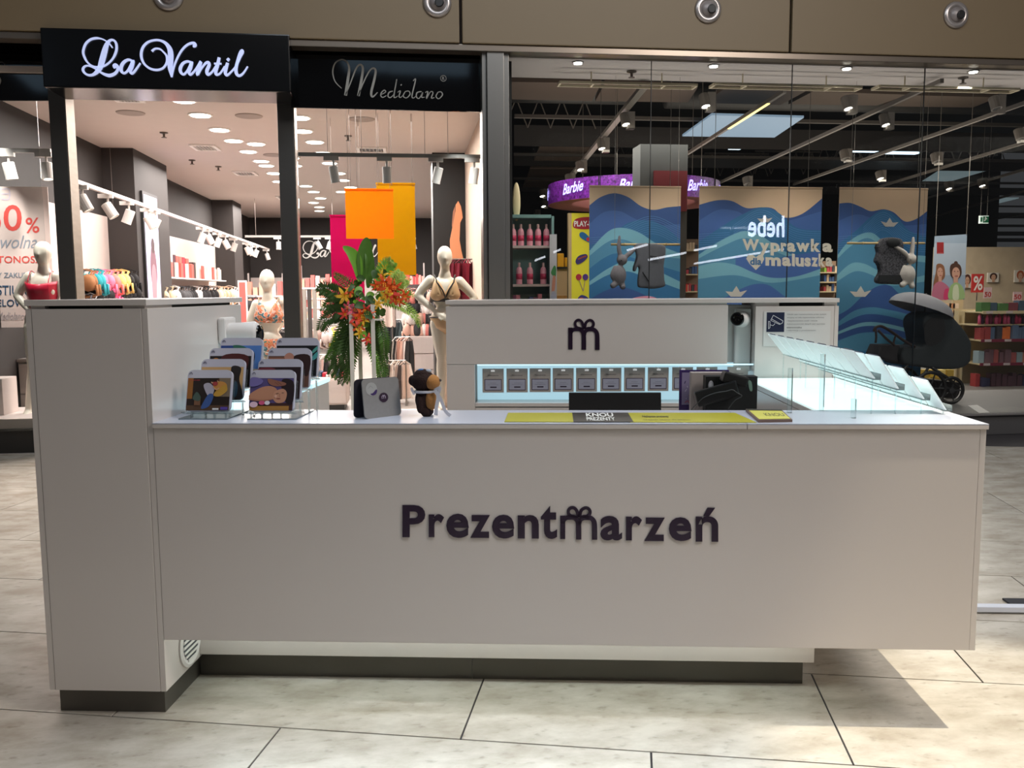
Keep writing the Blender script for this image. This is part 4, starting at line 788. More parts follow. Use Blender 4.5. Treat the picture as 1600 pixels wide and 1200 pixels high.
mb = MB(); mb.smooth = True; mb.ball(B(.018, .115, -.006), .028*s, .036*s, .026*s, 16, 10); mz = mb.build('muzzle', TAN, t)
mb = MB(); mb.smooth = True; mb.ball(B(.045, .121, -.006), .006*s, .008*s, .005*s, 10, 6); mb.build('nose', mat('plush_nose', (60, 34, 28), .5), mz)
mb = MB(); mb.smooth = True; mb.ball(B(.012, .055, -.006), .024*s, .030*s, .038*s, 16, 10); mb.build('belly', TAN, t)
mb = MB(); mb.smooth = True; mb.ball(B(-.018, .154, -.006), .013*s, .01*s, .007*s, 10, 6); mb.build('blue_patch', mat('plush_blue', (70, 130, 190), .8), t)
mb = MB(); mb.smooth = True; mb.ball(B(.006, .152, -.006), .012*s, .01*s, .007*s, 10, 6); mb.build('grey_patch', mat('plush_grey', (170, 176, 186), .8), t)
RIB = mat('white_ribbon', (206, 206, 214), .35); mb = MB()
mb.tube([B(-.008+.036*math.cos(q_), .083, .034*math.sin(q_)) for q_ in [i*2*PI/20 for i in range(20)]], .005*s, 6, closed=True); r_ = mb.build('ribbon_band', RIB, t)
mb = MB(); nr = Vector((.2, -1, 0)); mb.ribbon([B(.03, .09, -.034), B(.042, .07, -.036), B(.036, .03, -.04), B(.034, .006, -.04)], .012*s, nr, 5, .0012); mb.ribbon([B(.03, .09, -.036), B(.05, .06, -.036), B(.066, .02, -.036), B(.082, .003, -.03)], .011*s, nr, 5, .0012); mb.ribbon([B(.03, .09, -.03), B(.048, .098, -.03), B(.04, .078, -.03), B(.03, .09, -.03)], .01*s, nr, 5, .0012)
mb.build('ribbon_tails', RIB, t); mb = MB(); mb.ribbon([B(-.046, .083, -.02), B(-.050, .098, -.025), B(-.04, .075, -.03)], .008*s, nr, 5, .0012); mb.build('ribbon_loop', RIB, t)
# ================================================================ LINGERIE SHOP CONTENTS
MANN = mat('mannequin_white', (228, 220, 204), .38, var=.01)
def fingers(mb, wrist, d, side, n3, L=.17):
    d = d.normalized(); side = side.normalized(); palm = wrist+d*.045
    limb(mb, [wrist, palm, wrist+d*.085], [.024, .03, .028], 8)
    for i, (o, l) in enumerate(((-.027, .07), (-.009, .082), (.009, .078), (.027, .062))):
        b = wrist+d*.08+side*o; mb.tube([b, b+d*l*.55+n3*.008, b+d*l+n3*.03], [.0095, .009, .0075], 6)
    b = wrist+d*.03-side*.025; mb.tube([b, b-side*.025+d*.03, b-side*.03+d*.06], [.011, .01, .008], 6)
def mannequin(lab, Y, hd, neck, shL, shR, elL, wrL, elR, wrR, hipc, kneeL, ankL, kneeR, ankR, base=None, vox=.011):
    def J(p): return P(p[0], p[1], Y+(p[2] if len(p) > 2 else 0))
    H = J(hd); N = J(neck); SL, SR = J(shL), J(shR); HC = J(hipc); kl, al, kr, ar_ = J(kneeL), J(ankL), J(kneeR), J(ankR)
    t = thing('mannequin', lab, 'mannequin', Vector((HC.x, Y, base if base is not None else min(al.z, ar_.z)-.1)))
    mb = MB(); mb.smooth = True
    mb.ball(H, .074, .09, .105, 16, 12); mb.ball(H+Vector((0, -.03, -.055)), .052, .052, .062, 14, 10); mb.ball(H+Vector((0, .02, .02)), .072, .092, .085, 14, 10)
    mb.ball(H+Vector((0, -.088, -.02)), .012, .014, .026, 8, 6)
    limb(mb, [N+Vector((0, .01, -.04)), N, H+Vector((0, .012, -.07))], [.062, .05, .046])
    sm = (SL+SR)/2; ch = sm+Vector((0, 0, -.12)); wa = HC.lerp(sm, .48)
    mb.ball(ch, .135, .10, .16, 18, 12); mb.ball(wa, .105, .082, .13, 16, 10); mb.ball(HC, .150, .105, .125, 18, 12); mb.ball(sm+Vector((0, .015, -.03)), .14, .075, .075, 16, 8)
    for sx in (-.068, .068): mb.ball(ch+Vector((sx, -.072, -.01)), .058, .055, .058, 12, 8)
    for S, E_, Wt, sg_ in ((SL, elL, wrL, -1), (SR, elR, wrR, 1)):
        E2, W2 = J(E_), J(Wt); limb(mb, [S, S.lerp(E2, .5)+Vector((sg_*.006, 0, 0)), E2], [.052, .046, .036]); limb(mb, [E2, E2.lerp(W2, .4), W2], [.036, .036, .022])
        d = (W2-E2).normalized(); fingers(mb, W2, (d+Vector((-sg_*.35, -.1, 0))).normalized(), Vector((0, .6, .8)).cross(d).cross(d).normalized()*-1, Vector((-sg_*1, 0, 0)))
    for hx, k_, a_ in ((-.075, kl, al), (.075, kr, ar_)):
        hp = HC+Vector((hx, 0, -.06)); limb(mb, [hp, hp.lerp(k_, .5), k_], [.086, .072, .050]); limb(mb, [k_, k_.lerp(a_, .3)+Vector((0, .02, 0)), a_], [.048, .052, .028])
        limb(mb, [a_+Vector((0, .015, -.01)), a_+Vector((0, -.06, -.05)), a_+Vector((0, -.13, -.075))], [.034, .032, .02])
    body = remesh_body('body', mb, MANN, t, vox, 3)
    return t, dict(H=H, N=N, SL=SL, SR=SR, ch=ch, wa=wa, HC=HC, sm=sm)
def bikini(t, j, m1, m2=None, full=False, trim=None):
    ch, HC, sm = j['ch'], j['HC'], j['sm']; m2 = m2 or m1
    for sx in (-1, 1):
        mb = MB(); mb.smooth = True; c = ch+Vector((sx*.068, -.072, -.012)); n = 18; vs = []; fs = []
        for r in range(8):
            ph = PI/2*r/7
            for i in range(n):
                a = 2*PI*i/n; ux, uz = math.cos(a), math.sin(a); kx = .074*math.sin(ph); kz = (.062 if uz < 0 else .062+.085*max(0, uz)**4)*math.sin(ph)
                vs.append(c+Vector((ux*kx+sx*max(0, uz)**4*.018*math.sin(ph), -.066*math.cos(ph)-(.0 if r < 7 else -.02), uz*kz)))
        for r in range(7):
            for i in range(n): fs.append((r*n+i, r*n+(i+1) % n, (r+1)*n+(i+1) % n, (r+1)*n+i))
        mb.add(vs, fs); o = mb.build('bra_cup', m1, t); md = o.modifiers.new('s', 'SOLIDIFY'); md.thickness = .004; md.offset = 1
        if trim:
            mb = MB(); mb.smooth = True; mb.tube(catmull([ch+Vector((sx*.004, -.118, -.03)), ch+Vector((sx*.03, -.142, .03)), ch+Vector((sx*.075, -.118, .10))], 5), .007, 6); mb.build('lace_edge', trim, t)
    mb = MB(); mb.smooth = True
    mb.tube([ch+Vector((.140*math.cos(a), .108*math.sin(a), -.062)) for a in [i*2*PI/24 for i in range(24)]], .012, 6, closed=True)
    mb.build('bra_band', trim or m1, t); mb = MB(); mb.smooth = True
    for sx in (-1, 1): mb.tube(catmull([ch+Vector((sx*.08, -.115, .10)), ch+Vector((sx*.088, -.092, .14)), sm+Vector((sx*.100, -.03, .056)), sm+Vector((sx*.09, .05, .03))], 4), .006, 6)
    mb.build('bra_straps', trim or m1, t)
    mb = MB(); mb.smooth = True; n = 24; vs = []; fs = []
    for r in range(5):
        for i in range(n):
            a = 2*PI*i/n; h = .02-.035*r if abs(math.sin(a)) > .5 else .02-.02*r
            k = 1.0-(.42 if r == 4 else .04*r); vs.append(HC+Vector((.158*math.cos(a)*k, .112*math.sin(a)*(1.02 if r < 4 else .5), h-(.03 if r == 4 else 0))))
    for r in range(4):
        for i in range(n): fs.append((r*n+i, r*n+(i+1) % n, (r+1)*n+(i+1) % n, (r+1)*n+i))
    mb.add(vs, fs); o = mb.build('briefs', m2, t); md = o.modifiers.new('s', 'SOLIDIFY'); md.thickness = .004
FLOR = mat('floral_fabric', (120, 150, 140), .7, var=.02)
_nt = FLOR.node_tree; _b = _nt.nodes['Principled BSDF']; _n = _nt.nodes['Noise Texture']; _n.inputs['Scale'].default_value = 22
_cr = _nt.nodes.new('ShaderNodeValToRGB'); _cr.color_ramp.interpolation = 'CONSTANT'; e = _cr.color_ramp.elements
e[0].color = lin((70, 120, 130)); e[1].position = .42; e[1].color = lin((230, 190, 170))
for p_, c_ in ((.5, (206, 110, 80)), (.57, (226, 150, 100)), (.64, (60, 130, 120))): x = e.new(p_); x.color = lin(c_)
_nt.links.new(_n.outputs['Fac'], _cr.inputs[0]); _nt.links.new(_cr.outputs[0], _b.inputs['Base Color'])
# bikini mannequin
t, j = mannequin('white mannequin in a floral bikini behind the gift boxes', 6.4, (417, 437), (418, 462), (401, 476), (441, 472), (389, 512), (401, 535, -.05), (452, 486, .12), (440, 508, .2), (418, 532), (408, 590), (404, 650), (432, 590), (436, 650), .2)
bikini(t, j, FLOR)
# bra mannequin
BLK = mat('black_lace', (22, 18, 20), .6); NUDE = mat('nude_satin', (214, 176, 132), .4)
t, j = mannequin('white mannequin in a nude and black lace bra beside the kiosk back cabinet', 5.9, (695, 401), (695, 424), (672, 438), (718, 440), (652, 462), (684, 490, -.08), (742, 466), (724, 492, -.06), (697, 497), (690, 560), (690, 625), (706, 560, .15), (712, 628, .2), .2)
bikini(t, j, NUDE, NUDE, trim=BLK)
mb = MB(); mb.tube([j['ch']+Vector((.142*math.cos(a), .107*math.sin(a), -.07)) for a in [i*2*PI/24 for i in range(24)]], .011, 6, closed=True); mb.build('lace_hem', BLK, t)
mb = MB(); mb.tube([j['HC']+Vector((.16*math.cos(a), .115*math.sin(a), .01)) for a in [i*2*PI/24 for i in range(24)]], .008, 6, closed=True); mb.build('briefs_trim', BLK, t)
# red camisole mannequin at the left
t, j = mannequin('white mannequin in a crimson satin camisole at the left picture edge', 5.75, (67, 395), (68, 420), (46, 433), (88, 433), (27, 462), (48, 488, -.08), (99, 462), (84, 490, -.05), (66, 500), (52, 575), (44, 640), (78, 575), (82, 640), .31)
CR = mat('crimson_satin', (196, 22, 56), .3); mb = MB(); mb.smooth = True; vs = []; fs = []; n = 28; L_ = 12
for r in range(L_):
    f = r/(L_-1); z = j['ch'].z+.085-f*.42
    for i in range(n):
        a = 2*PI*i/n; rx_ = .148-.02*math.sin(f*PI)+.012*f; ry_ = .118+.08*math.exp(-((f-.2)/.24)**2)*max(0, -math.sin(a))**.5-.015*math.sin(f*PI)
        zz_ = z-(.035*math.cos(a*1)**8*0)+(.03*abs(math.cos(a))**2-.03 if r == 0 else 0)
        rip = .006*math.sin(a*7+f*4)*f
        vs.append(Vector((j['ch'].x+(rx_+rip)*math.cos(a), j['ch'].y+(ry_+rip)*math.sin(a), zz_)))
for r in range(L_-1):
    for i in range(n): fs.append((r*n+i, r*n+(i+1) % n, (r+1)*n+(i+1) % n, (r+1)*n+i))
mb.add(vs, fs); o = mb.build('camisole', CR, t); md = o.modifiers.new('s', 'SOLIDIFY'); md.thickness = .003
mb = MB()
for sx in (-1, 1): mb.tube(catmull([j['ch']+Vector((sx*.085, -.125, .03)), j['ch']+Vector((sx*.088, -.10, .10)), j['sm']+Vector((sx*.09, -.02, .055)), j['sm']+Vector((sx*.08, .06, .02))], 4), .0035, 6)
mb.build('straps', CR, t)
# window platforms
a = P(-300, 690, 5.35); mb = MB(); mb.box(-7.5, P(84, 600, 5.32).x, 5.33, 6.25, 0, .215); struct(mb, 'trim_1', mat('platform_black', (34, 32, 31), .35), 'black base of the left shop window')
mb = MB(); mb.box(-7.5, P(84, 600, 5.35).x, 5.35, 6.2, .216, .30); struct(mb, 'trim_2', SHELFW, 'white platform of the left shop window')
mb = MB(); mb.box(P(466, 600, 5.3).x, .3, 5.3, 6.2, 0, .2); struct(mb, 'trim_3', SHELFW, 'white platform of the lingerie shop window')
mb = MB(); x0 = -4.19; x1 = P(19, 600, 5.8).x; z1 = P(10, 589, 5.8).z; mb.box(x0, x1, 5.6, 5.9, .301, z1); top(mb, 'display_plinth', 'tall white plinth at the left picture edge', 'plinth', SHELFW, bevel=.004)
t = thing('drawer_cabinet', 'grey drawer cabinet behind the mannequin in the left window', 'cabinet', (P(30, 600, 6.3).x, 6.3, 0)); mb = MB(); a = P(8, 566, 6.3); b = P(58, 566, 6.3); a.x = -4.19
mb.box(a.x, b.x, 6.3, 6.9, 0.2, a.z); mb.build('carcass', mat('cabinet_greige', (150, 140, 134), .5), t)
mb = MB(); mb.box(a.x, b.x, 6.27, 6.92, a.z, a.z+.03); mb.build('top', mat('greige_top', (120, 112, 106), .5), t)
for i in range(2):
    mb = MB(); z_ = a.z-.02-.30*i; mb.box(a.x+.01, b.x-.01, 6.28, 6.299, z_-.28, z_); mb.build('drawer', mat('cabinet_greige', (150, 140, 134), .5), t)
# sale poster
Yp = 6.02; a = P(-19, 512, Yp); b = P(74, 292, Yp)
t = thing('sale_poster', 'pale pink hanging poster with a red percent offer', 'poster', Vector(((a.x+b.x)/2, Yp, a.z)))
mb = MB(); mb.box(a.x, b.x, Yp, Yp+.006, a.z, b.z); mb.build('sheet', mat('poster_pink', (224, 204, 196), .6), t)
def pfn(u, v): return P(u, v, Yp-.001)
fn = lambda p, q: P(p, q, Yp-.001)
RED_ = (222, 84, 76); BLU = (34, 74, 106)
art('poster_print', t, fn, [(RED_, 't', ('0', 5.5, 361, 34, 320)), (RED_, 't', ('6', -18, 361, 1.5, 320)), (RED_, 't', ('%', 40, 364, 61.5, 340)), ((150, 156, 166), 't', ('owolna', -14, 388, 58, 368, .0, .3)), (RED_, 't', ('TONOSZ', -4, 411, 66, 400)), ((128, 142, 156), 't', ('Y ZAKUPIE', -4, 434, 50, 426)), (BLU, 't', ('STIUMU', -4, 461, 55, 446)), (BLU, 't', ('ELOWEGO', -4, 479, 70, 468)), ((170, 160, 164), 't', ('Mediolano', -4, 500, 38, 488, .0, .3)), ((206, 196, 216), 'l', [(2, 296), (14, 296), (14, 311), (2, 311)], .008), ((206, 196, 216), 'l', [(2, 303), (14, 303)], .008)], (0, -1, 0))
# translucent banners
def banner(u0, v0, u1, v1, Y, col, lab, dens=.55, tint=None):
    a = P(u0, v1, Y); b = P(u1, v0, Y); l = lin(col)[:3]
    m = glassmat('banner_%d_%d_%d' % col, tint or tuple(min(1, x*1.1+.05) for x in l), .3, 1.3, dens=dens, dcol=l)
    mb = MB(); mb.box(a.x, b.x, Y, Y+.004, a.z, b.z); t = thing('hanging_banner', lab, 'banner', Vector(((a.x+b.x)/2, Y, a.z))); mb.build('sheet', m, t)
    mb = MB(); mb.box(a.x-.005, b.x+.005, Y-.006, Y+.010, b.z-.012, b.z+.008); mb.build('top_rail', m, t)
    for x in (a.x+.03, b.x-.03): mb = MB(); mb.cyl((x, Y, b.z), (x, Y, ZC), .002, 5); mb.build('wire', mat('wire_grey', (110, 100, 94), .5), t)
banner(591, 287, 648, 430, 6.6, (216, 178, 10), 'yellow translucent banner hanging behind the orange one', .62)
banner(520, 337, 567, 500, 6.9, (206, 20, 120), 'magenta translucent banner hanging left of the plant', .62)
banner(541, 296, 614, 373, 5.95, (255, 180, 46), 'square orange translucent banner hanging in the window', .72)
# legs photo board
Yl = 8.6; t = thing('wall_photo', 'tall photo cut-out of raised bare legs on the black pillar', 'picture', P(716, 405, Yl))
fn = lambda p, q: P(p, q, Yl)
mb = MB(); mb.prism([P(u, v, Yl) for u, v in ((704, 405), (703, 375), (709, 345), (712, 330), (712, 320), (716, 314), (720, 322), (722, 332), (723, 340), (719, 348), (718, 375), (721, 392), (724, 405))], (0, .02, 0)); mb.build('cutout', mat('leg_skin', (196, 128, 88), .6), t)
mb = MB(); mb.prism([P(u, v, Yl+.03) for u, v in ((706, 352), (708, 330), (711, 322), (712, 345), (709, 362))], (0, .015, 0)); mb.build('rear_leg', mat('leg_shadow', (150, 100, 76), .6), t)
# ------------------------------------------------ merchandise
def ramp(*c): return [mat('cloth_%d_%d_%d' % x, x, .75, var=.1, scale=40) for x in c]
def bra_mesh(w):   # hanging bra about w wide, facing -Y
    mb = MB(); mb.smooth = True
    for sx in (-.24*w, .24*w): mb.ball((sx, -.02, -.10), .27*w, .04, .075, 8, 6)
    for sx in (-1, 1): mb.tube([(sx*.36*w, 0, 0), (sx*.34*w, -.02, -.04), (sx*.25*w, -.03, -.07)], .006, 4)
    mb.tube([(-.5*w, 0, -.12), (-.46*w, .02, -.2), (0, .03, -.23), (.46*w, .02, -.2), (.5*w, 0, -.12)], .012, 4)
    mb.smooth = False; mb.tube([(-.4*w, 0, -.005), (0, 0, .018), (.4*w, 0, -.005)], .004, 4); return mb
def strip_mesh(w, h):    # long hanging garment, gently folded
    mb = MB(); n = 6; vs = []; fs = []
    for i in range(n+1):
        x = -w/2+w*i/n; y = .018*math.sin(i*2.1)
        for k, z in enumerate((0, -h*.35, -h*.7, -h)): vs.append((x*(.7+.3*min(1, k)), y, z+(.02*math.sin(i*3) if k == 3 else 0)))
    for i in range(n):
        for k in range(3): fs.append((i*4+k, (i+1)*4+k, (i+1)*4+k+1, i*4+k+1))
    mb.add(vs, fs); mb.tube([(-w*.35, 0, 0), (0, 0, .05), (w*.35, 0, 0)], .005, 4); return mb
_gm = {}
def garment(kind, key, loc, rz, mt, lab, grp, w=.24, h=.3, sc=1):
    k = (kind, w, h)
    if k not in _gm:
        o = (bra_mesh(w) if kind == 'bra' else strip_mesh(w, h)).build(key, MANN, fixn=False); _gm[k] = o.data; D.objects.remove(o)
    me = _gm[k]; mk = (k, mt.name)
    if mk not in _gm: m2 = me.copy(); m2.materials.clear(); m2.materials.append(mt); _gm[mk] = m2
    o = D.objects.new(key, _gm[mk]); COL.objects.link(o); o.location = loc; o.rotation_euler = (0, 0, rz); o.scale = (sc, sc, sc)
    o['label'] = lab; o['category'] = 'clothing'; o['group'] = grp; return o
def rail(a, b, lab, r=.012):
    mb = MB(); mb.cyl(a, b, r, 8); return top(mb, 'clothes_rail', lab, 'rail', STEEL)
# left wall segment A, rows of swimwear, hung along the wall x = -4.1
rr = random.Random(11)
def wallrow(u0, u1, v, n, cols, lab, grp, x=-3.95, w=.26, kind='bra', h=.3, sc=1.3):
    mts = ramp(*cols)
    for i in range(n):
        u = u0+(u1-u0)*i/(n-1); c = at(u, v+(rr.random()-.5)*2, 0, x+rr.uniform(-.03, .03)); f = min(len(cols)-1, int(i/n*len(cols)))
        garment(kind, 'hanging_bra' if kind == 'bra' else 'hanging_garment', c, -.5+rr.uniform(-.25, .25), mts[f], lab[f] if isinstance(lab, list) else lab, grp, w, h, sc)
cA = [(150, 100, 60), (40, 150, 160), (236, 120, 150), (240, 130, 120), (236, 200, 120), (20, 18, 20)]
nA = ['bronze', 'turquoise', 'pink', 'coral', 'pale yellow', 'black']
wallrow(128, 204, 424, 22, cA, ['%s bikini top in the upper row on the left wall' % x for x in nA], 'swimwear on the left wall', x=-3.9, sc=1.25)
wallrow(140, 204, 445, 16, [(20, 18, 20), (24, 20, 22), (236, 90, 140), (18, 18, 18), (20, 18, 20), (16, 14, 16)], ['black bikini piece in the middle row on the left wall']*2+['hot pink bikini piece in the middle row on the left wall']+['black bikini piece in the middle row on the left wall']*3, 'swimwear on the left wall', x=-3.9, sc=1.25)
wallrow(128, 200, 462, 12, [(60, 60, 66), (210, 214, 220), (40, 140, 150), (240, 70, 110), (16, 16, 18), (16, 16, 18)], ['%s swimsuit in the bottom row on the left wall' % x for x in ('grey', 'white', 'teal', 'hot pink', 'black', 'black')], 'swimwear on the left wall', x=-3.9, sc=1.25)
for v, z_ in ((422, 0), (443, 0)): rail(at(126, v, 0, -3.97), at(204, v+1, 0, -3.97), 'steel rail of hanging swimwear on the left wall, %s' % ('upper' if v == 422 else 'lower'))
wallrow(252, 372, 449, 26, [(190, 170, 140), (226, 222, 216), (60, 60, 62), (18, 18, 20), (190, 180, 176), (20, 18, 20), (22, 20, 22), (220, 196, 176), (212, 178, 148), (230, 214, 200), (30, 26, 26)], ['%s bra in the upper row beyond the lit screen' % x for x in ('beige', 'white', 'dark grey', 'black', 'pale grey', 'black', 'black', 'cream', 'nude', 'ivory', 'black')], 'bras beyond the lit screen', x=-3.9, sc=1.5)
wallrow(252, 372, 463, 22, [(120, 120, 124), (200, 196, 196), (20, 20, 22), (24, 22, 24), (226, 220, 214), (220, 206, 190), (60, 50, 46)], ['%s bra in the lower row beyond the lit screen' % x for x in ('grey', 'light grey', 'black', 'black', 'white', 'cream', 'brown')], 'bras beyond the lit screen', x=-3.9, sc=1.5)
# shelf with boxes on the left wall segment B
s0 = at(249, 434, 0, -3.95); s1 = at(345, 437, 0, -3.95); mb = MB(); mb.box(-4.17, -3.85, s0.y, s1.y, (s0.z+s1.z)/2-.02, (s0.z+s1.z)/2); top(mb, 'wall_shelf', 'white wall shelf carrying hosiery packs beyond the lit screen', 'shelf', WHITE); zsh = (s0.z+s1.z)/2
packs = [(252, 397, (70, 24, 34), 'tall dark maroon'), (258, 397, (226, 200, 196), 'tall pale pink'), (263, 398, (66, 26, 36), 'tall dark maroon'), (268, 400, (206, 80, 70), 'red'), (273, 401, (214, 96, 82), 'red'), (278, 402, (150, 30, 50), 'crimson'), (284, 404, (206, 84, 74), 'red'), (290, 412, (212, 110, 96), 'salmon'), (295, 410, (60, 40, 36), 'dark brown'), (300, 425, (190, 50, 70), 'low crimson'), (308, 421, (222, 210, 200), 'low cream'), (314, 420, (226, 216, 208), 'low cream'), (321, 419, (220, 206, 196), 'low cream'), (328, 420, (226, 216, 208), 'low cream'), (336, 421, (224, 212, 204), 'low cream')]
for u, v, c_, nm in packs:
    y = at(u, 434, 0, -3.95).y; z = at(u, v, 0, -3.95).z; mb = MB(); dw = .16
    mb.box(-4.05, -3.87, y, y+dw, zsh, max(z, zsh+.05)); top(mb, 'hosiery_pack', nm+' hosiery pack on the left wall shelf', 'package', ramp(c_)[0], 'hosiery packs on the left wall shelf', bevel=.004)
wr2 = random.Random(5)
for i in range(10):
    u = 256+i*8.5; y = at(u, 434, 0, -3.95).y; mb = MB(); z0 = zsh+.0; mb.box(-3.87, -3.852, y, y+.15, zsh, zsh+.22); top(mb, 'hosiery_pack', ['flat red hosiery pack at the shelf front', 'flat cream hosiery pack at the shelf front'][i % 2], 'package', ramp([(212, 90, 80), (226, 206, 196)][i % 2])[0], 'flat hosiery packs at the shelf front')
# red framed floor stand
a = P(373, 484, 11.0); b = P(385, 438, 11.0); t = thing('poster_stand', 'narrow coral poster stand beside the bikini mannequin', 'poster stand', Vector(((a.x+b.x)/2, 11, 0)))
mb = MB(); mb.box(a.x, b.x, 11, 11.03, 0, b.z); mb.build('frame', WHITE, t); mb = MB(); mb.box(a.x+.02, b.x-.02, 10.993, 10.999, .1, b.z-.03); mb.build('poster', mat('coral_poster', (196, 96, 88), .6), t)
# back wall shelving with pink product boxes
def backshelf(u0, u1, vs_, Y, lab, n, grp, cols, seed=1):
    a0 = P(u0, vs_[0], Y); b0 = P(u1, vs_[0], Y)
    t = thing('wall_shelving', lab, 'shelving', Vector(((a0.x+b0.x)/2, Y, 0)))
    for v in vs_:
        z = P(u0, v, Y).z; mb = MB(); mb.box(a0.x, b0.x, Y-.15, Y+.2, z-.03, z); mb.build('shelf_board', WHITE, t)
    for x in (a0.x, b0.x-.03): mb = MB(); mb.box(x, x+.03, Y+.15, Y+.2, 0, a0.z+.5); mb.build('upright', mat('shelf_upright', (170, 160, 156), .5), t)
    r2 = random.Random(seed); mts = ramp(*cols)
    for q, v in enumerate(vs_):
        z = P(u0, v, Y).z
        for i in range(n):
            x = a0.x+.04+(b0.x-a0.x-.12)*i/(n-1); h = r2.uniform(.13, .24)*(1.3 if q == 0 else 1); ci = r2.randrange(len(cols)); mb = MB(); w_ = (b0.x-a0.x)/n*.36
            mb.box(x-w_+.03, x+w_+.03, Y-.12, Y+.05, z, z+h); top(mb, 'product_box', ['salmon pink', 'pale pink', 'nude', 'rose'][ci % 4]+' product box on '+grp, 'box', mts[ci], 'boxes on '+grp)
PK4 = [(226, 150, 130), (236, 206, 200), (222, 180, 156), (200, 96, 90)]
backshelf(469, 524, (449.5, 466, 480, 497), 17.5, 'white shelving of pink boxes right of the second column', 7, 'the shelves right of the second column', PK4, 1)
backshelf(386, 442, (462, 478, 494, 512), 17.5, 'white shelving behind the bikini mannequin', 6, 'the shelves behind the bikini mannequin', PK4, 2)
backshelf(620, 664, (446, 462), 17.0, 'white shelving of red packs below the yellow banner', 9, 'the shelves below the yellow banner', [(214, 80, 76), (236, 150, 140), (226, 200, 190), (200, 60, 60)], 3)
# steel sensor gate
t = thing('sensor_gate', 'grey double-post security gate inside the shop entrance', 'gate', P(484, 640, 8.0)*1); x = P(484, 500, 8.0).x; z = P(484, 452, 8).z; t.location = (x, 8, 0); ORG[t.name] = Vector((x, 8, 0))
for dx in (-.06, .0, .06): mb = MB(); mb.box(x+dx-.022, x+dx+.022, 8, 8.06, 0, z); mb.build('post', mat('gate_grey', (170, 164, 156), .4) if dx else mat('gate_dark', (80, 76, 74), .4), t)
mb = MB(); mb.box(x-.1, x+.1, 7.9, 8.2, 0, .04); mb.build('foot', STEEL, t)
# racks of garments in the middle
BW = [(24, 22, 24), (226, 214, 206), (214, 168, 150), (30, 26, 30), (236, 226, 220), (206, 120, 110)]
BN = ['black', 'white', 'nude', 'black', 'ivory', 'dusty pink']
def floorrack(u0, u1, v, Y, n, kind, h, lab, grp, cols, names, w=.22, sc=1.0, seed=4, frame=True, dz=0):
    a = P(u0, v, Y); b = P(u1, v, Y)
    if frame:
        t = thing('garment_rack', lab, 'rack', Vector(((a.x+b.x)/2, Y, 0))); mb = MB(); mb.cyl(a, Vector((b.x, Y, a.z)), .009, 8); mb.build('rail', STEEL, t)
        for x in (a.x, b.x): mb = MB(); mb.cyl((x, Y, 0), (x, Y, a.z), .008, 8); mb.build('upright', STEEL, t); mb = MB(); mb.box(x-.015, x+.015, Y-.25, Y+.25, 0, .03); mb.build('foot', STEEL, t)
    r2 = random.Random(seed); mts = ramp(*cols)
    for i in range(n):
        ci = r2.randrange(len(cols)); x = a.x+(b.x-a.x)*(i+.5)/n
        garment(kind, 'hanging_bra' if kind == 'bra' else 'hanging_garment', (x, Y+r2.uniform(-.05, .05), a.z-.05), r2.uniform(.2, 1.2), mts[ci], names[ci]+' garment on '+grp, 'garments on '+grp, w, h, sc)
floorrack(617, 640, 527, 9.5, 18, 'strip', .55, 'chrome rack of light and dark nightwear right of the plant', 'the chrome rack right of the plant', BW, BN, .2)
floorrack(600, 634, 564, 8.2, 22, 'strip', .42, 'low chrome rack of cream nightwear right of the plant', 'the low chrome rack right of the plant', [(236, 222, 212), (226, 200, 186), (240, 232, 226), (60, 50, 50)], ['cream', 'blush', 'white', 'dark'], .2, seed=8)
floorrack(590, 640, 500, 12, 16, 'strip', .5, 'rack of dark dresses behind the plant', 'the rack behind the plant', [(34, 40, 44), (40, 38, 44), (190, 186, 186), (46, 60, 64)], ['slate', 'charcoal', 'grey', 'petrol'], .26, seed=9)
for q, v in enumerate((452, 468, 484, 502)):
    r2 = random.Random(20+q); mts = ramp(*BW)
    for i in range(9):
        u = 641+i*5.2; c = P(u, v+(i % 3)*.6, 10.4); ci = r2.randrange(6); garment('bra', 'hanging_bra', c, r2.uniform(-.4, .4), mts[ci], BN[ci]+' bra on the dark rack wall beside the right mannequin', 'bras on the dark rack wall', .2, .3, 1.25)
mb = MB(); a = P(636, 520, 10.6); b = P(692, 444, 10.6); mb.box(a.x, b.x, 10.6, 10.65, 0, b.z); top(mb, 'rack_wall', 'dark display wall of bras left of the nude bra mannequin', 'display wall', mat('rack_wall_dark', (84, 74, 74), .7))
t = thing('drawer_cabinet', 'white drawer cabinet below the rack wall of bras', 'cabinet', Vector((P(662, 600, 10.2).x, 10.2, 0))); a = P(634, 526, 10.2); b = P(692, 526, 10.2)
mb = MB(); mb.box(a.x, b.x, 10.2, 10.58, .0, a.z); mb.build('carcass', SHELFW, t)
for i in range(3): mb = MB(); z_ = a.z-.02-.24*i; mb.box(a.x+.01, b.x-.01, 10.185, 10.199, z_-.225, z_); mb.build('drawer', SHELFW, t)
t = thing('drawer_cabinet', 'white cabinet with a dark base left of the flower stand', 'cabinet', Vector((P(516, 600, 7.6).x, 7.6, 0))); a = P(478, 593, 7.6); b = P(541, 593, 7.6)
mb = MB(); mb.box(a.x, b.x, 7.6, 8.1, .08, a.z); mb.build('carcass', SHELFW, t); mb = MB(); mb.box(a.x+.03, b.x-.03, 7.63, 8.1, 0, .08); mb.build('plinth', BLACK, t)
for i in range(2): mb = MB(); xx = a.x+(b.x-a.x)*i/2; mb.box(xx+.01, xx+(b.x-a.x)/2-.01, 7.585, 7.6, .1, a.z-.02); mb.build('door', SHELFW, t)
zt5 = a.z
r2 = random.Random(6); mts = ramp((226, 214, 206), (214, 150, 140), (40, 50, 90), (190, 40, 60), (236, 228, 224))
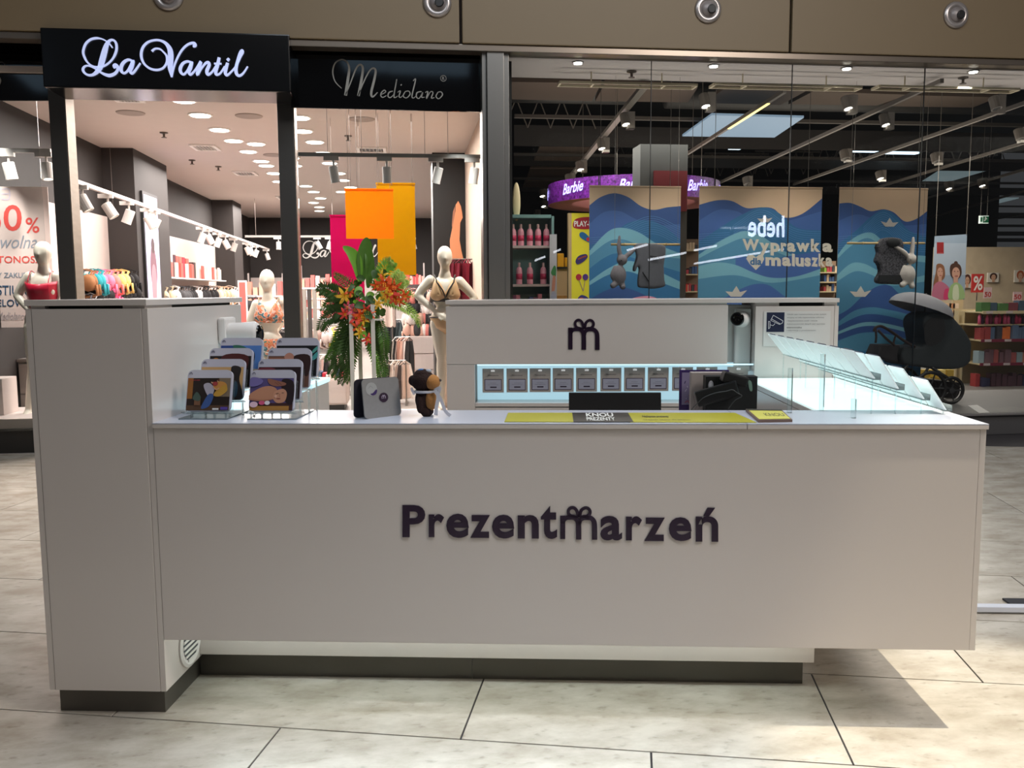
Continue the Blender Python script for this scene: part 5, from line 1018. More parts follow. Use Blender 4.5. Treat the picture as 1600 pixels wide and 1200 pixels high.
for i in range(9):
    x = a.x+.05+(b.x-a.x-.1)*i/9; mb = MB(); h = r2.uniform(.04, .12); ci = i % 5; mb.box(x, x+.05, 7.68, 7.85, zt5, zt5+h); top(mb, 'folded_pack', ['white', 'pink', 'navy', 'red', 'cream'][ci]+' pack on the cabinet left of the flower stand', 'package', mts[ci], 'packs on the cabinet left of the flower stand')
floorrack(478, 540, 555, 9.0, 24, 'strip', .5, 'long rack of white and pink lingerie left of the flower stand', 'the long rack left of the flower stand', [(236, 224, 218), (230, 190, 180), (222, 120, 110), (240, 232, 228), (30, 26, 28)], ['white', 'pink', 'coral', 'ivory', 'black'], .2, seed=12)
floorrack(490, 545, 508, 10.6, 18, 'bra', .3, 'rack of mixed bras behind the sensor gate', 'the rack behind the sensor gate', [(40, 34, 36), (214, 196, 190), (150, 120, 110), (220, 200, 60), (230, 220, 216)], ['black', 'pale', 'taupe', 'yellow', 'white'], .2, sc=1.3, seed=13)
floorrack(432, 448, 514, 10, 6, 'strip', .4, 'rack of black garments right of the bikini mannequin', 'the rack right of the bikini mannequin', [(20, 18, 20), (24, 22, 24), (200, 190, 186)], ['black', 'jet black', 'grey'], .22, seed=14)
floorrack(386, 400, 462, 12.5, 5, 'bra', .3, 'rack of black bras left of the bikini mannequin', 'the rack left of the bikini mannequin', [(20, 18, 20), (30, 26, 28)], ['black', 'soft black'], .3, sc=1.2, seed=15)
floorrack(703, 744, 405, 8.0, 9, 'strip', .5, 'rack of maroon robes behind the nude bra mannequin', 'the maroon rack', [(120, 16, 44), (90, 14, 34), (140, 24, 54)], ['maroon', 'dark maroon', 'crimson'], .2, seed=16)
floorrack(598, 612, 455, 9.8, 5, 'strip', .45, 'rack of red and cream nightgowns behind the flowers', 'the red rack behind the flowers', [(226, 70, 60), (236, 214, 204)], ['red', 'cream'], .2, seed=17)
r2 = random.Random(30)
floorrack(4, 45, 512, 6.6, 12, 'strip', .45, 'rack of dark garments at the left picture edge', 'the rack at the left picture edge', [(40, 42, 36), (24, 24, 26), (50, 110, 110), (226, 130, 60), (20, 20, 22)], ['olive', 'black', 'teal', 'orange', 'jet black'], .24, seed=18)
mb = MB(); a = P(688, 0, 6.3); mb.box(P(686, 600, 6.25).x, P(740, 600, 6.25).x, 6.25, 6.7, 0, P(690, 569, 6.25).z); top(mb, 'display_plinth', 'beige plinth behind the legs of the nude bra mannequin', 'plinth', mat('plinth_beige', (222, 200, 180), .5), bevel=.004)
# ================================================================ FLOWER STAND
Yv = 3.7
t = thing('flower_stand', 'tall white four-legged stand carrying the flower arrangement', 'flower stand', Vector((P(572, 600, Yv).x, Yv, 0)))
ztp = P(572, 520, Yv).z
for (u0, u1, dy) in ((549, 549, -.1), (562, 563, .1), (583, 584, -.1), (591, 592, .1)):
    a = P(u0, 520, Yv+dy); mb = MB(); mb.box(a.x-.014, a.x+.014, Yv+dy-.014, Yv+dy+.014, .02, P(u0, 475, Yv).z); mb.build('leg', mat('stand_white', (214, 210, 200), .4), t, bevel=.002)
x0, x1 = P(546, 0, Yv).x, P(596, 0, Yv).x
mb = MB(); mb.box(x0, x1, Yv-.13, Yv+.13, 0, .02); mb.build('base', mat('stand_white', (214, 210, 200), .4), t); mb = MB(); mb.box(x0+.03, x1-.03, Yv-.09, Yv+.09, ztp+.09, ztp+.10); mb.build('top_plate', mat('stand_white', (214, 210, 200), .4), t)
LF = [mat('leaf_dark', (52, 84, 28), .5, var=.2, scale=30), mat('leaf_mid', (72, 112, 34), .45, var=.2, scale=30), mat('leaf_bright', (110, 164, 52), .4, var=.15, scale=30), mat('leaf_pale', (190, 220, 110), .5, var=.1)]
pl = thing('flower_arrangement', 'large arrangement of ferns, broad leaves and orange lilies on the white stand', 'plant', Vector((P(572, 520, Yv).x, Yv, ztp)))
def leaf(pts, w, mt, name='broad_leaf', fold=.25):
    q = catmull([Vector(p) for p in pts], 5); N = len(q); mb = MB(); mb.smooth = True; vs = []; fs = []
    for i, p in enumerate(q):
        f = i/(N-1); tt = (q[min(i+1, N-1)]-q[max(i-1, 0)]).normalized(); sd = tt.cross(Vector((0, -1, .15))); sd = sd.normalized() if sd.length > 1e-6 else Vector((1, 0, 0))
        ww = w*math.sin(PI*min(1, f*.93+.05))**.8; up = sd.cross(tt)
        vs += [p-sd*ww+up*ww*fold, p, p+sd*ww+up*ww*fold]
    for i in range(N-1): fs += [(3*i, 3*i+1, 3*i+4, 3*i+3), (3*i+1, 3*i+2, 3*i+5, 3*i+4)]
    mb.add(vs, fs); return mb.build(name, mt, pl, fixn=False)
def V(u, v, dy=0): return P(u, v, Yv+dy)
leaf([V(566, 440), V(568, 410), V(572, 385), V(573, 371)], .05, LF[1]); leaf([V(562, 440), V(558, 412), V(550, 396), V(536, 385)], .042, LF[2]); leaf([V(575, 450), V(578, 425), V(577, 400), V(574, 375, .05)], .034, LF[1])
def frond(pts, n, l, mt, name='fern_frond', tip=.35):
    q = catmull([Vector(p) for p in pts], 8); mb = MB(); mb.tube(q, .004, 4, cap=False); N = len(q)
    for i in range(n):
        f = (i+.5)/n; k = f*(N-1); i0 = int(k); p = q[i0].lerp(q[min(i0+1, N-1)], k-i0); tt = (q[min(i0+1, N-1)]-q[max(i0-1, 0)]).normalized(); sd = tt.cross(Vector((0, -1, 0)))
        sd = sd.normalized() if sd.length > 1e-5 else Vector((1, 0, 0)); L = l*(1-(1-tip)*abs(f-.25)/.75 if f > .25 else .7+.3*f/.25)
        for s_ in (-1, 1):
            d = (sd*s_+tt*.55+Vector((0, random.uniform(-.35, .15), -.15))).normalized(); w = L*.15; e_ = p+d*L; mm = p+d*L*.5; o_ = tt*w
            mb.add([p, mm+o_, e_, mm-o_], [(0, 1, 2, 3)])
    return mb.build(name, mt, pl, fixn=False)
F_ = [([V(556, 478), V(530, 462), V(505, 452), V(500, 455)], 26, .09, 0), ([V(556, 490), V(530, 490), V(508, 500), V(500, 515)], 24, .09, 0), ([V(553, 486), V(535, 476), V(515, 474), V(504, 486)], 24, .08, 1),
 ([V(552, 500), V(545, 540), V(540, 575), V(532, 600)], 30, .085, 0), ([V(548, 500), V(534, 540), V(524, 570), V(516, 585)], 30, .085, 0), ([V(544, 495), V(530, 525), V(518, 550), V(512, 560)], 26, .07, 1), ([V(556, 505), V(552, 545), V(546, 580), V(540, 598)], 28, .07, 1),
 ([V(582, 500), V(588, 540), V(596, 580), V(600, 605)], 32, .075, 1), ([V(588, 500), V(596, 535), V(600, 560), V(604, 585)], 28, .07, 0), ([V(580, 495), V(580, 530), V(590, 570), V(596, 600)], 30, .07, 1),
 ([V(596, 470), V(625, 476), V(645, 490), V(656, 510)], 24, .06, 2), ([V(594, 455), V(610, 450), V(628, 440), V(634, 436)], 22, .09, 3), ([V(586, 450), V(600, 420), V(612, 414), V(616, 410)], 20, .07, 2), ([V(590, 460), V(612, 462), V(634, 460), V(640, 462)], 20, .07, 2), ([V(560, 470), V(548, 450), V(532, 436), V(524, 430)], 18, .06, 1), ([V(600, 455), V(612, 445), V(622, 430), V(626, 424)], 20, .07, 3)]
for pts, n, l, ci in F_:
    frond(pts, n, l, LF[ci]); frond([p+Vector((random.uniform(-.03, .03), random.uniform(-.06, .06), random.uniform(-.03, .03))) for p in pts], n, l*.9, LF[min(3, ci+(random.random() < .4))])
for i in range(46):    # small foliage leaves filling the centre
    a = random.gauss(573, 15); b = random.gauss(478, 24); p = V(a, b, random.uniform(-.12, .12)); d = Vector((random.uniform(-1, 1), random.uniform(-.5, .2), random.uniform(-.8, .8))).normalized()*random.uniform(.05, .10)
    leaf([p, p+d*.5+Vector((0, 0, .01)), p+d], random.uniform(.016, .028), LF[random.choice([0, 0, 1, 1, 2])], 'leaf')
LIL = mat('lily_orange', (236, 92, 36), .5, var=.2, scale=60); LIR = mat('lily_red', (226, 70, 60), .5, var=.2); LIY = mat('lily_yellow', (246, 196, 60), .5, var=.1); LIP = mat('flower_pink', (226, 90, 110), .5)
def lily(u, v, s, mt, dy=-.1):
    c = V(u, v, dy); ax = Vector((random.uniform(-.7, .7), -1, random.uniform(-.5, .5))).normalized(); a = ax.orthogonal().normalized(); b = ax.cross(a); fo = MB(); o = None; mb = MB()
    ph = random.random()*6
    for i in range(6):
        th = ph+i*PI/3; d = a*math.cos(th)+b*math.sin(th); sd = ax.cross(d)
        q = [c, c+d*s*.4+ax*s*.25, c+d*s*.8+ax*s*.15, c+d*s-ax*s*.15]; w_ = (.05, .18, .14, .01)
        mb.add([x for k in range(4) for x in (q[k]-sd*s*w_[k], q[k]+sd*s*w_[k])], [(2*k, 2*k+1, 2*k+3, 2*k+2) for k in range(3)])
    o = mb.build('lily_flower', mt, pl, fixn=False)
    mb = MB()
    for i in range(4): th = i*PI/2; mb.tube([c, c+ax*s*.6+(a*math.cos(th)+b*math.sin(th))*s*.2], .0025, 4)
    mb.build('stamens', LIY, o)
for u, v, s, mt in ((538, 462, .07, LIY), (546, 455, .05, LIL), (552, 486, .06, LIP), (556, 498, .06, LIR), (563, 492, .07, LIL), (560, 510, .06, LIL), (562, 520, .05, LIY), (572, 484, .05, LIR), (577, 492, .055, LIL), (600, 442, .07, LIL), (606, 450, .08, LIL), (612, 458, .07, LIR), (604, 462, .06, LIY), (618, 448, .06, LIL), (616, 466, .06, LIL), (625, 470, .05, LIL), (598, 432, .05, LIY), (588, 446, .05, LIL), (574, 530, .05, LIR), (568, 500, .05, LIY), (545, 480, .05, LIP), (538, 490, .05, LIR), (590, 474, .05, LIY), (632, 462, .05, LIL)): lily(u, v, s, mt)
# ================================================================ TOY / DRUG STORE
YG = 4.97
# display platform and glass
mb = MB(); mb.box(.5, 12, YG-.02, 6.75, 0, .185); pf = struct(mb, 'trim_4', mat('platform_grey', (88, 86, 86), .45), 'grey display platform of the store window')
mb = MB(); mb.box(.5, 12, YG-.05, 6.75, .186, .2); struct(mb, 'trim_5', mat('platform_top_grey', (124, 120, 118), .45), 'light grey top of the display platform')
gx = [P(797, 300, YG).x, P(1017, 200, YG).x, P(1236, 200, YG).x, P(1442, 200, YG).x, 7.2]; ztop = 3.37
for i in range(4):
    mb = MB(); mb.box(gx[i]+.002, gx[i+1]-.002, YG, YG+.012, .2, ztop); struct(mb, 'window_%d' % (i+3), GLASS, ('pane of the store window beside the ribbed column', 'store window pane in front of the first wave banner edge', 'store window pane in front of the lettered wave banner', 'store window pane at the right picture edge')[i])
    mb = MB(); mb.box(gx[i+1]-.0025, gx[i+1]+.0025, YG-.001, YG+.013, .2, ztop); 
    if i < 3: struct(mb, 'trim_%d' % (6+i), mat('silicone_joint', (30, 32, 32), .4), 'dark joint between two store window panes')
# soffit with downlights
mb = MB(); mb.box(.45, 8.6, 4.96, 5.66, 3.36, 3.44); struct(mb, 'ceiling_soffit', mat('soffit_grey', (176, 168, 160), .7), 'grey soffit just inside the store window')
mb = MB(); mb.box(.45, .5, 5.1, 20, 0, 5.2); struct(mb, 'wall_left_store', mat('store_wall_dark', (60, 56, 52), .8), 'dark left wall of the toy store')
for u, v in ((903, 97), (1115, 102), (1323, 106), (1521, 111)):
    c = at(u, v, 2, 3.359); t = thing('recessed_lamp', {903: 'round soffit downlight left of the others, above the pink ring sign', 1115: 'round soffit downlight second from the ribbed column', 1323: 'round soffit downlight right of the middle fascia joint', 1521: 'rightmost round soffit downlight over the store window'}[u], 'lamp', c, 'soffit downlights in the store window')
    mb = MB(); mb.lathe([(.038, 0), (.052, 0), (.05, .01), (.038, .008)], c, 20, (0, 0, -1)); mb.build('trim', STEEL, t); mb = MB(); mb.cyl(c-Vector((0, 0, .001)), c-Vector((0, 0, .016)), .037, 16); mb.build('lens', EML, t)
# hanging rectangular frames
CRM = mat('cream_rail', (190, 178, 150), .5)
for u0, u1, lab in ((876, 1092, 'cream rail frame hanging left under the soffit'), (1117, 1352, 'cream rail frame hanging in the middle under the soffit'), (1375, 1600, 'cream rail frame hanging right under the soffit')):
    z = 3.24; v0 = 128+(u0-876)*.0125; y0 = at(u0, v0, 2, z).y; xa_, xb_ = at(u0, v0, 2, z).x, at(u1, v0+(u1-u0)*.0125, 2, z).x; y1 = y0+.14
    t = thing('rail_frame', lab, 'rail', Vector(((xa_+xb_)/2, y0, z)), 'cream rail frames under the soffit')
    for yy in (y0, y1): mb = MB(); mb.box(xa_, xb_, yy-.008, yy+.008, z-.010, z+.010); mb.build('long_rail', CRM, t)
    for xx in (xa_, xb_, xa_+.3, xb_-.3): mb = MB(); mb.box(xx-.009, xx+.009, y0, y1, z-.012, z+.012); mb.build('cross_rail', CRM, t)
    for xx in (xa_+.3, xb_-.3): mb = MB(); mb.cyl((xx, y0+.1, z), (xx, y0+.1, 3.36), .006, 6); mb.build('hanger', CRM, t)
# dark open ceiling
CLD = mat('ceiling_dark', (34, 32, 30), .9); CLB = mat('ceiling_panel_brown', (84, 72, 62), .8, var=.05)
mb = MB(); mb.box(.45, 16, 5.66, 20.5, 5.2, 5.3); cs = struct(mb, 'ceiling_store', CLD, 'dark open ceiling of the store'); ORG['ceiling_store'] = Vector(cs.location)
mb = MB(); mb.box(.45, 16, 5.62, 5.67, 3.44, 5.2); struct(mb, 'bulkhead', CLD, 'dark bulkhead above the soffit')
def cpan(pts, z, th, mt, name, par=cs):
    q = [at(u, v, 2, z) for u, v in pts]; mb = MB(); mb.prism(q, (0, 0, th)); return mb.build(name, mt, par)
for pts in (((800, 128), (940, 130), (925, 158), (790, 155)), ((945, 131), (1090, 137), (1075, 160), (930, 158)), ((1130, 140), (1260, 142), (1220, 164), (1100, 161)), ((1270, 143), (1420, 148), (1370, 165), (1232, 163)), ((1430, 149), (1560, 152), (1520, 168), (1380, 166))):
    cpan(pts, 4.2, .06, CLB, 'ceiling_panel')
# sloping tan planks at the upper left
for i, (v0, v1) in enumerate(((222, 240), (242, 262), (264, 280), (283, 300), (303, 318))):
    f0, f1 = (v0-222)/96, (v1-222)/96
    cpan(((846-40*f0, v0), (925-78*f0+16, v0), (925-78*f1+16, v1), (846-40*f1, v1)), 4.0, .05, mat('tan_plank', (136, 116, 100), .7), 'ceiling_plank')
# beams across and tracks running back
def beam(u0, u1, v, z, h, mt, name, lab, cat, grp, slope=0.008, w=.06):
    a = at(u0, v, 2, z); b = at(u1, v+(u1-u0)*slope, 2, z); y = (a.y+b.y)/2; mb = MB(); mb.box(max(a.x, .52), b.x, y-w/2, y+w/2, z, z+h); return top(mb, name, lab, cat, mt, grp)
for v, z, h in ((190, 3.9, .05), (232, 3.9, .35), (247, 3.9, .05), (262, 3.9, .25), (283, 3.9, .05), (301, 3.9, .2), (320, 3.9, .05), (338, 3.9, .2), (352, 3.9, .1), (366, 3.9, .2), (376, 3.9, .2)):
    beam(800, 1640, v, z, h, mat('beam_grey', (78, 74, 68), .6) if h < .1 else mat('beam_dark', (46, 43, 40), .7), 'ceiling_beam', 'dark beam running across the open store ceiling', 'beam', 'beams of the store ceiling', .004)
def ztrack(u0, v0, u1, v1, z, lab, mt=GREYT, w=.035, lit=None):
    a = at(u0, v0, 2, z); b = at(u1, v1, 2, z); d = b-a; sd = Vector((d.y, -d.x, 0)).normalized()*w/2; t = thing('light_track', lab, 'track light', (a+b)/2)
    mb = MB(); mb.obox((a+b)/2, d/2, sd, (0, 0, .02)); mb.build('rail', mt, t)
    if lit:
        p = a+d*lit[0]; q = a+d*lit[1]; mb = MB(); mb.obox((p+q)/2-Vector((0, 0, .024)), (q-p)/2, sd*.9, (0, 0, .004)); mb.build('light_bar', mat('light_bar_warm', (255, 232, 150), .5, em=1.6), t)
    return t
ztrack(880, 290, 1008, 133, 3.3, 'wide grey track carrying round spotlights left of the grey reflection box', w=.07)
ztrack(1074, 240, 1226, 142, 3.3, 'slanting track with a warm yellow light bar above the lettered banner', lit=(.52, .88))
ztrack(1112, 291, 1472, 126, 3.3, 'long slanting grey track crossing above the lettered banner')
ztrack(1240, 288, 1604, 160, 3.3, 'long slanting grey track ending at the right edge under the third rail frame')
ztrack(1360, 296, 1610, 220, 3.3, 'slanting grey track above the third wave banner')
ztrack(1440, 312, 1610, 262, 3.3, 'slanting grey track right of the third wave banner')
ztrack(1445, 342, 1610, 296, 3.3, 'lower slanting grey track above the children poster')
ztrack(1440, 362, 1610, 333, 3.3, 'lowest slanting grey track above the children poster')
def rspot(u, v, z, lab, on=True, r=.05, ai=(.1, -.35, -1)):
    c = at(u, v-8, 2, z); t = thing('ceiling_spotlight', lab, 'spotlight', c, 'spotlights of the store ceiling'); ai = Vector(ai).normalized()
    mb = MB(); mb.box(c.x+.03, c.x+.11, c.y-.04, c.y+.04, c.z-.16, c.z+.02); mb.build('driver_box', GREYT, t)
    mb = MB(); mb.lathe([(r*.9, 0), (r, .01), (r, .13), (r*.82, .13), (r*.75, .115)], c, 14, ai); mb.build('head', GREYT, t)
    mb = MB(); mb.cyl(c+ai*.12, c+ai*.126, r*.76, 12); mb.build('lens', EML if on else mat('lens_off', (60, 58, 54), .3), t)
for u, v, lab, on in ((975, 186, 'bright spotlight nearest on the wide grey track', 1), (938, 226, 'second bright spotlight on the wide grey track', 1), (905, 261, 'third bright spotlight on the wide grey track', 1), (888, 281, 'small far spotlight on the wide grey track', 1), (1099, 156, 'spotlight hanging at the gap between the left and middle rail frames', 1), (1321, 160, 'spotlight hanging under the right end of the middle rail frame', 1), (1380, 187, 'box spotlight below the slanting track beside the middle rail frame', 1), (1552, 160, 'unlit spotlight under the right rail frame', 0), (1590, 210, 'unlit box spotlight at the right picture edge', 0), (1460, 248, 'small unlit spotlight above the third wave banner', 0), (1373, 276, 'lit spotlight just above the third wave banner', 1), (1532, 288, 'bright bare spotlight above the exit sign', 1), (1318, 243, 'unlit spotlight above the lettered banner', 0), (1165, 285, 'unlit grey box spotlight above the lettered banner', 0), (1480, 293, 'bluish lit spotlight right of the third banner', 1), (848, 322, 'small lit spotlight above the pink bottle shelf', 1), (846, 305, 'small spotlight above the pale surfboard shape', 1), (837, 337, 'lowest small spotlight above the pink bottle shelf', 1)): rspot(u, v, 3.25, lab, bool(on), r=.05 if v < 240 else .06)
# bars of far fluorescent light, roof glazing and one mirrored skylight
for u0, u1, v, z, lab in ((1033, 1053, 235, 4.2, 'short far tube lamp beside the grey reflection box'), (1140, 1156, 233, 4.2, 'short far tube lamp right of the grey reflection box'), (1330, 1368, 237, 4.2, 'far tube lamp above the gap of the banners'), (1386, 1432, 240, 4.2, 'far tube lamp above the third wave banner')):
    a = at(u0, v, 2, z); b = at(u1, v+1, 2, z); mb = MB(); mb.box(a.x, b.x, a.y-.08, a.y+.08, z, z+.05); top(mb, 'tube_lamp', lab, 'lamp', mat('tube_cool', (214, 236, 250), .5, em=2.2), 'far tube lamps')
q = [at(u, v, 2, 3.8) for u, v in ((1066, 213), (1210, 215), (1256, 184), (1112, 180))]; mb = MB(); mb.prism(q, (0, 0, .03)); top(mb, 'glow_panel', 'pale blue skylight reflection built as a glowing panel under the store ceiling', 'roof light', mat('reflection_blue', (120, 142, 162), .5, em=.75))  # skylight mirrored in the window glass, added here as a glowing panel
q = [at(u, v, 2, 4.3) for u, v in ((1458, 345), (1530, 338), (1590, 325), (1500, 322))]
for q_, lab in (([(1440, 285), (1480, 285), (1545, 266), (1470, 266)], 'grey-blue roof light right above the third wave banner'), ([(1468, 318), (1560, 318), (1592, 310), (1500, 310)], 'pale roof light strip above the exit sign'), ([(1285, 322), (1312, 322), (1312, 316), (1282, 317)], 'roof light glimpse between the second and third banners')):
    mb = MB(); mb.prism([at(u, v, 2, 4.25) for u, v in q_], (0, 0, .03)); top(mb, 'glow_panel', lab, 'roof light', mat('rooflight_grey', (130, 146, 150), .5, em=.5), 'roof lights of the store')
# ducts
for u0, u1, v, r, lab in ((1040, 1640, 178, .14, 'large grey round duct across the store ceiling'), (800, 985, 172, .12, 'dark round duct at the left of the store ceiling')):
    a = at(u0, v, 2, 4.3); b = at(u1, v, 2, 4.3); mb = MB(); mb.smooth = True; mb.cyl((a.x, a.y, 4.6), (b.x, a.y, 4.6), r*1.5, 20); top(mb, 'air_duct', lab, 'duct', mat('duct_grey', (76, 76, 74), .45, metal=.3), 'ducts in the store ceiling')
rr = random.Random(2)
for (u, v, z) in ((1010, 262, 4.1), (1150, 275, 4.1), (1230, 272, 4.1), (1300, 262, 4.1), (1350, 262, 4.1), (1520, 258, 4.1), (860, 200, 4.2)):
    a = at(u, v, 2, z); t = thing('roof_truss', 'open steel roof truss in the dark store ceiling', 'truss', a, 'roof trusses of the store'); mb = MB(); mb.box(a.x-.8, a.x+.8, a.y-.02, a.y+.02, a.z+.5, a.z+.54); mb.build('upper_chord', GREYT, t)
    for i in range(4): mb = MB(); x = a.x-.8+i*.4; mb.cyl((x, a.y, a.z), (x+.2, a.y, a.z+.5), .012, 5); mb.cyl((x+.2, a.y, a.z+.5), (x+.4, a.y, a.z), .012, 5); mb.build('brace', GREYT, t)
# grey and red reflection in the window glass, built as solid boxes
a = P(1000, 300, 7.5); b = P(1075, 226, 7.5); mb = MB(); mb.box(a.x, b.x, 7.5, 7.85, 0, b.z); pl_ = struct(mb, 'reflection_box', mat('reflection_grey', (72, 74, 74), .6), 'grey window reflection built as a square box in the toy store')
mb = MB(); a2 = P(1022, 330, 7.45); b2 = P(1074, 267, 7.45); mb.box(a2.x, b2.x, 7.45, 7.497, a2.z, b2.z); top(mb, 'reflection_red', 'dark red part of the window reflection built as a board', 'board', mat('dark_red', (110, 34, 40), .6))
# exit sign
Ye = 12; a = P(1531, 349, Ye); b = P(1545, 337, Ye); t = thing('exit_sign', 'small green and white emergency exit sign hanging in the store', 'sign', Vector(((a.x+b.x)/2, Ye, a.z)))
mb = MB(); mb.box(a.x, b.x, Ye, Ye+.04, a.z, b.z); mb.build('plate', mat('exit_white', (214, 226, 216), .5, em=.5), t)
art('pictogram', t, lambda p, q: Vector((a.x+(b.x-a.x)*p, Ye-.001, a.z+(b.z-a.z)*q)), [((20, 110, 70), 'r', (.35, .1, 1, .9)), ((230, 240, 232), 'l', [(.5, .3), (.62, .5), (.6, .7), (.8, .55)], .02), ((230, 240, 232), 'e', (.62, .8, .06, .07)), ((40, 120, 80), 'r', (.05, .2, .28, .8))], (0, -1, 0))
for x_ in (a.x+.02, b.x-.02): mb = MB(); mb.cyl((x_, Ye+.02, b.z), (x_, Ye+.02, 5.2), .004, 5); mb.build('wire', GREYT, t)
# back wall and side parts of the drugstore
mb = MB(); a = P(1500, 460, 13); mb.box(P(1460, 460, 13).x, 16, 13, 13.1, 0, P(1560, 386, 13).z); wbk = struct(mb, 'wall_back_store', mat('store_beige', (196, 176, 148), .75, var=.12, scale=8), 'beige patterned back wall of the drugstore')
mb = MB(); mb.box(.5, 16, 20.2, 20.3, 0, 5.2); struct(mb, 'wall_rear_store', CLD, 'dark far wall of the store')
for u, v0, v1, lab, hc in ((1511, 428, 450, 'portrait photo half hidden behind the percent sign', (90, 50, 36)), (1552, 426, 441, 'portrait photo of a dark-haired person on the beige wall', (70, 40, 30)), (1594, 422, 441, 'portrait photo of a red-haired person at the right picture edge', (170, 84, 40))):
    Y = 12.95; a = P(u-9, v1, Y); b = P(u+9, v0, Y); t = thing('wall_photo', lab, 'picture', Vector(((a.x+b.x)/2, Y, a.z)), 'portrait photos on the beige store wall')
    mb = MB(); mb.box(a.x, b.x, Y, Y+.03, a.z, b.z); mb.build('board', mat('photo_white', (216, 208, 196), .5), t)
    art('portrait', t, (lambda a, b: lambda p, q: Vector((a.x+(b.x-a.x)*p, Y-.001, a.z+(b.z-a.z)*q)))(a, b), [(hc, 'e', (.5, .6, .34, .38)), ((206, 160, 130), 'e', (.5, .5, .2, .3)), ((206, 160, 130), 'r', (.38, .02, .62, .3)), ((60, 40, 40), 'r', (.38, .55, .46, .58)), ((60, 40, 40), 'r', (.54, .55, .62, .58)), ((180, 80, 80), 'r', (.44, .34, .56, .37))], (0, -1, 0), eps=.004, step=.003)
# percent sign
Y = 9.2; a = P(1518, 457, Y); b = P(1538, 428, Y); t = thing('percent_sign', 'small red sign with a white percent symbol above the product shelves', 'sign', Vector(((a.x+b.x)/2, Y, a.z)))
mb = MB(); mb.box(a.x, b.x, Y, Y+.02, a.z, b.z); mb.build('board', mat('sale_red', (196, 52, 48), .5), t); mb = MB(); text(mb, '%', rectfn((a.x+.02, Y-.003, a.z+.03), (b.x-.02, Y-.003, a.z+.03), (a.x+.02, Y-.003, b.z-.03), (b.x-.02, Y-.003, b.z-.03)), .02); mb.build('symbol', WHITE, t)
mb = MB(); mb.cyl(((a.x+b.x)/2, Y+.01, P(1528, 470, Y).z), ((a.x+b.x)/2, Y+.01, a.z), .008, 6); mb.build('stick', STEEL, t)
for u0, u1, v0, v1, s_ in ((1537, 1550, 449, 466, '50'), (1583, 1597, 456, 470, '50')):
    a = P(u0, v1, 8.95); b = P(u1, v0, 8.95); t = thing('price_card', 'pink price card on top of the shelves, '+('beside the percent sign' if u0 < 1560 else 'near the right picture edge'), 'sign', Vector(((a.x+b.x)/2, 8.95, a.z)))
    mb = MB(); mb.box(a.x, b.x, 8.95, 8.96, a.z, b.z); mb.build('card', mat('card_pink', (222, 190, 190), .5), t); mb = MB(); text(mb, s_, rectfn((a.x+.01, 8.947, a.z+.02), (b.x-.01, 8.947, a.z+.02), (a.x+.01, 8.947, a.z+.09), (b.x-.01, 8.947, a.z+.09)), .02); mb.build('number', mat('sale_red', (196, 52, 48), .5), t)
# gondola shelving
Yg = 8.6; t = thing('product_shelving', 'beige gondola shelving full of packages at the right picture edge', 'shelving', Vector((P(1560, 600, Yg).x, Yg, .2)))
GOND = mat('gondola_beige', (206, 188, 150), .5); x0 = P(1529, 600, Yg).x; x1 = x0+2.2; xs_ = P(1499, 600, Yg+.55).x
lv = [487, 531, 568, 611]; zg = [P(1560, v, Yg).z for v in lv]
for i, z in enumerate([zg[0]]+[P(1560, 511, Yg).z-.02][:0]+zg[1:]):
    mb = MB(); mb.prism([Vector((x0, Yg, z)), Vector((x1, Yg, z)), Vector((x1, Yg+.6, z)), Vector((xs_, Yg+.6, z)), Vector((xs_, Yg+.45, z))], (0, 0, -.02)); mb.build('shelf_board', GOND, t)
    mb = MB(); mb.box(x0, x1, Yg-.012, Yg-.001, z-.03, z+.012); mb.build('price_rail', mat('rail_burgundy', (120, 40, 60), .5) if i else GOND, t)
    for j in range(7): mb = MB(); xx = x0+.05+j*.3; mb.box(xx, xx+.10, Yg-.015, Yg-.0125, z-.025, z+.008); mb.build('price_label', mat('label_pale', (200, 184, 184), .5), t)
z_ = P(1560, 502, Yg).z; mb = MB(); mb.box(x0, x1, Yg+.1, Yg+.6, P(1560, 507, Yg).z-.02, P(1560, 507, Yg).z); 
mb.build('shelf_board', GOND, t)
mb = MB(); mb.prism([Vector((x0, Yg-.02, 0)), Vector((x1, Yg-.02, 0)), Vector((x1, Yg+.6, 0)), Vector((xs_, Yg+.6, 0)), Vector((xs_, Yg+.42, 0))], (0, 0, zg[3]-.04)); mb.build('base', GOND, t)
mb = MB(); mb.box(x0, x1, Yg+.58, Yg+.62, 0, zg[0]+.02); mb.build('back_panel', GOND, t)
mb = MB(); mb.box(xs_-.03, xs_, Yg+.5, Yg+.58, 0, zg[0]); mb.build('upright', GOND, t)
mb = MB(); mb.box(x0-.02, x0, Yg+.5, Yg+.58, 0, zg[0]); mb.build('upright', GOND, t)
zt_list = [(zg[0], .16, [(60, 80, 100), (70, 110, 60), (190, 190, 186), (120, 60, 70)], ['blue-grey', 'green', 'white', 'burgundy'], 'top', .14), (P(1560, 507, Yg).z, .15, [(190, 50, 90), (214, 90, 130), (120, 40, 70), (60, 40, 60)], ['magenta', 'pink', 'burgundy', 'plum'], 'second', .05), (zg[1], .20, [(150, 60, 60), (226, 120, 60), (90, 110, 140), (190, 180, 176), (60, 60, 70)], ['red', 'orange', 'blue', 'pale', 'dark'], 'third', .07), (zg[2], .20, [(196, 130, 110), (170, 90, 90), (150, 170, 180), (120, 90, 100)], ['salmon', 'rose', 'grey-blue', 'mauve'], 'fourth', .07), (zg[3], .24, [(170, 60, 60), (60, 60, 90), (90, 60, 70), (190, 120, 80)], ['red', 'navy', 'plum', 'tan'], 'bottom', .06)]
r3 = random.Random(8)
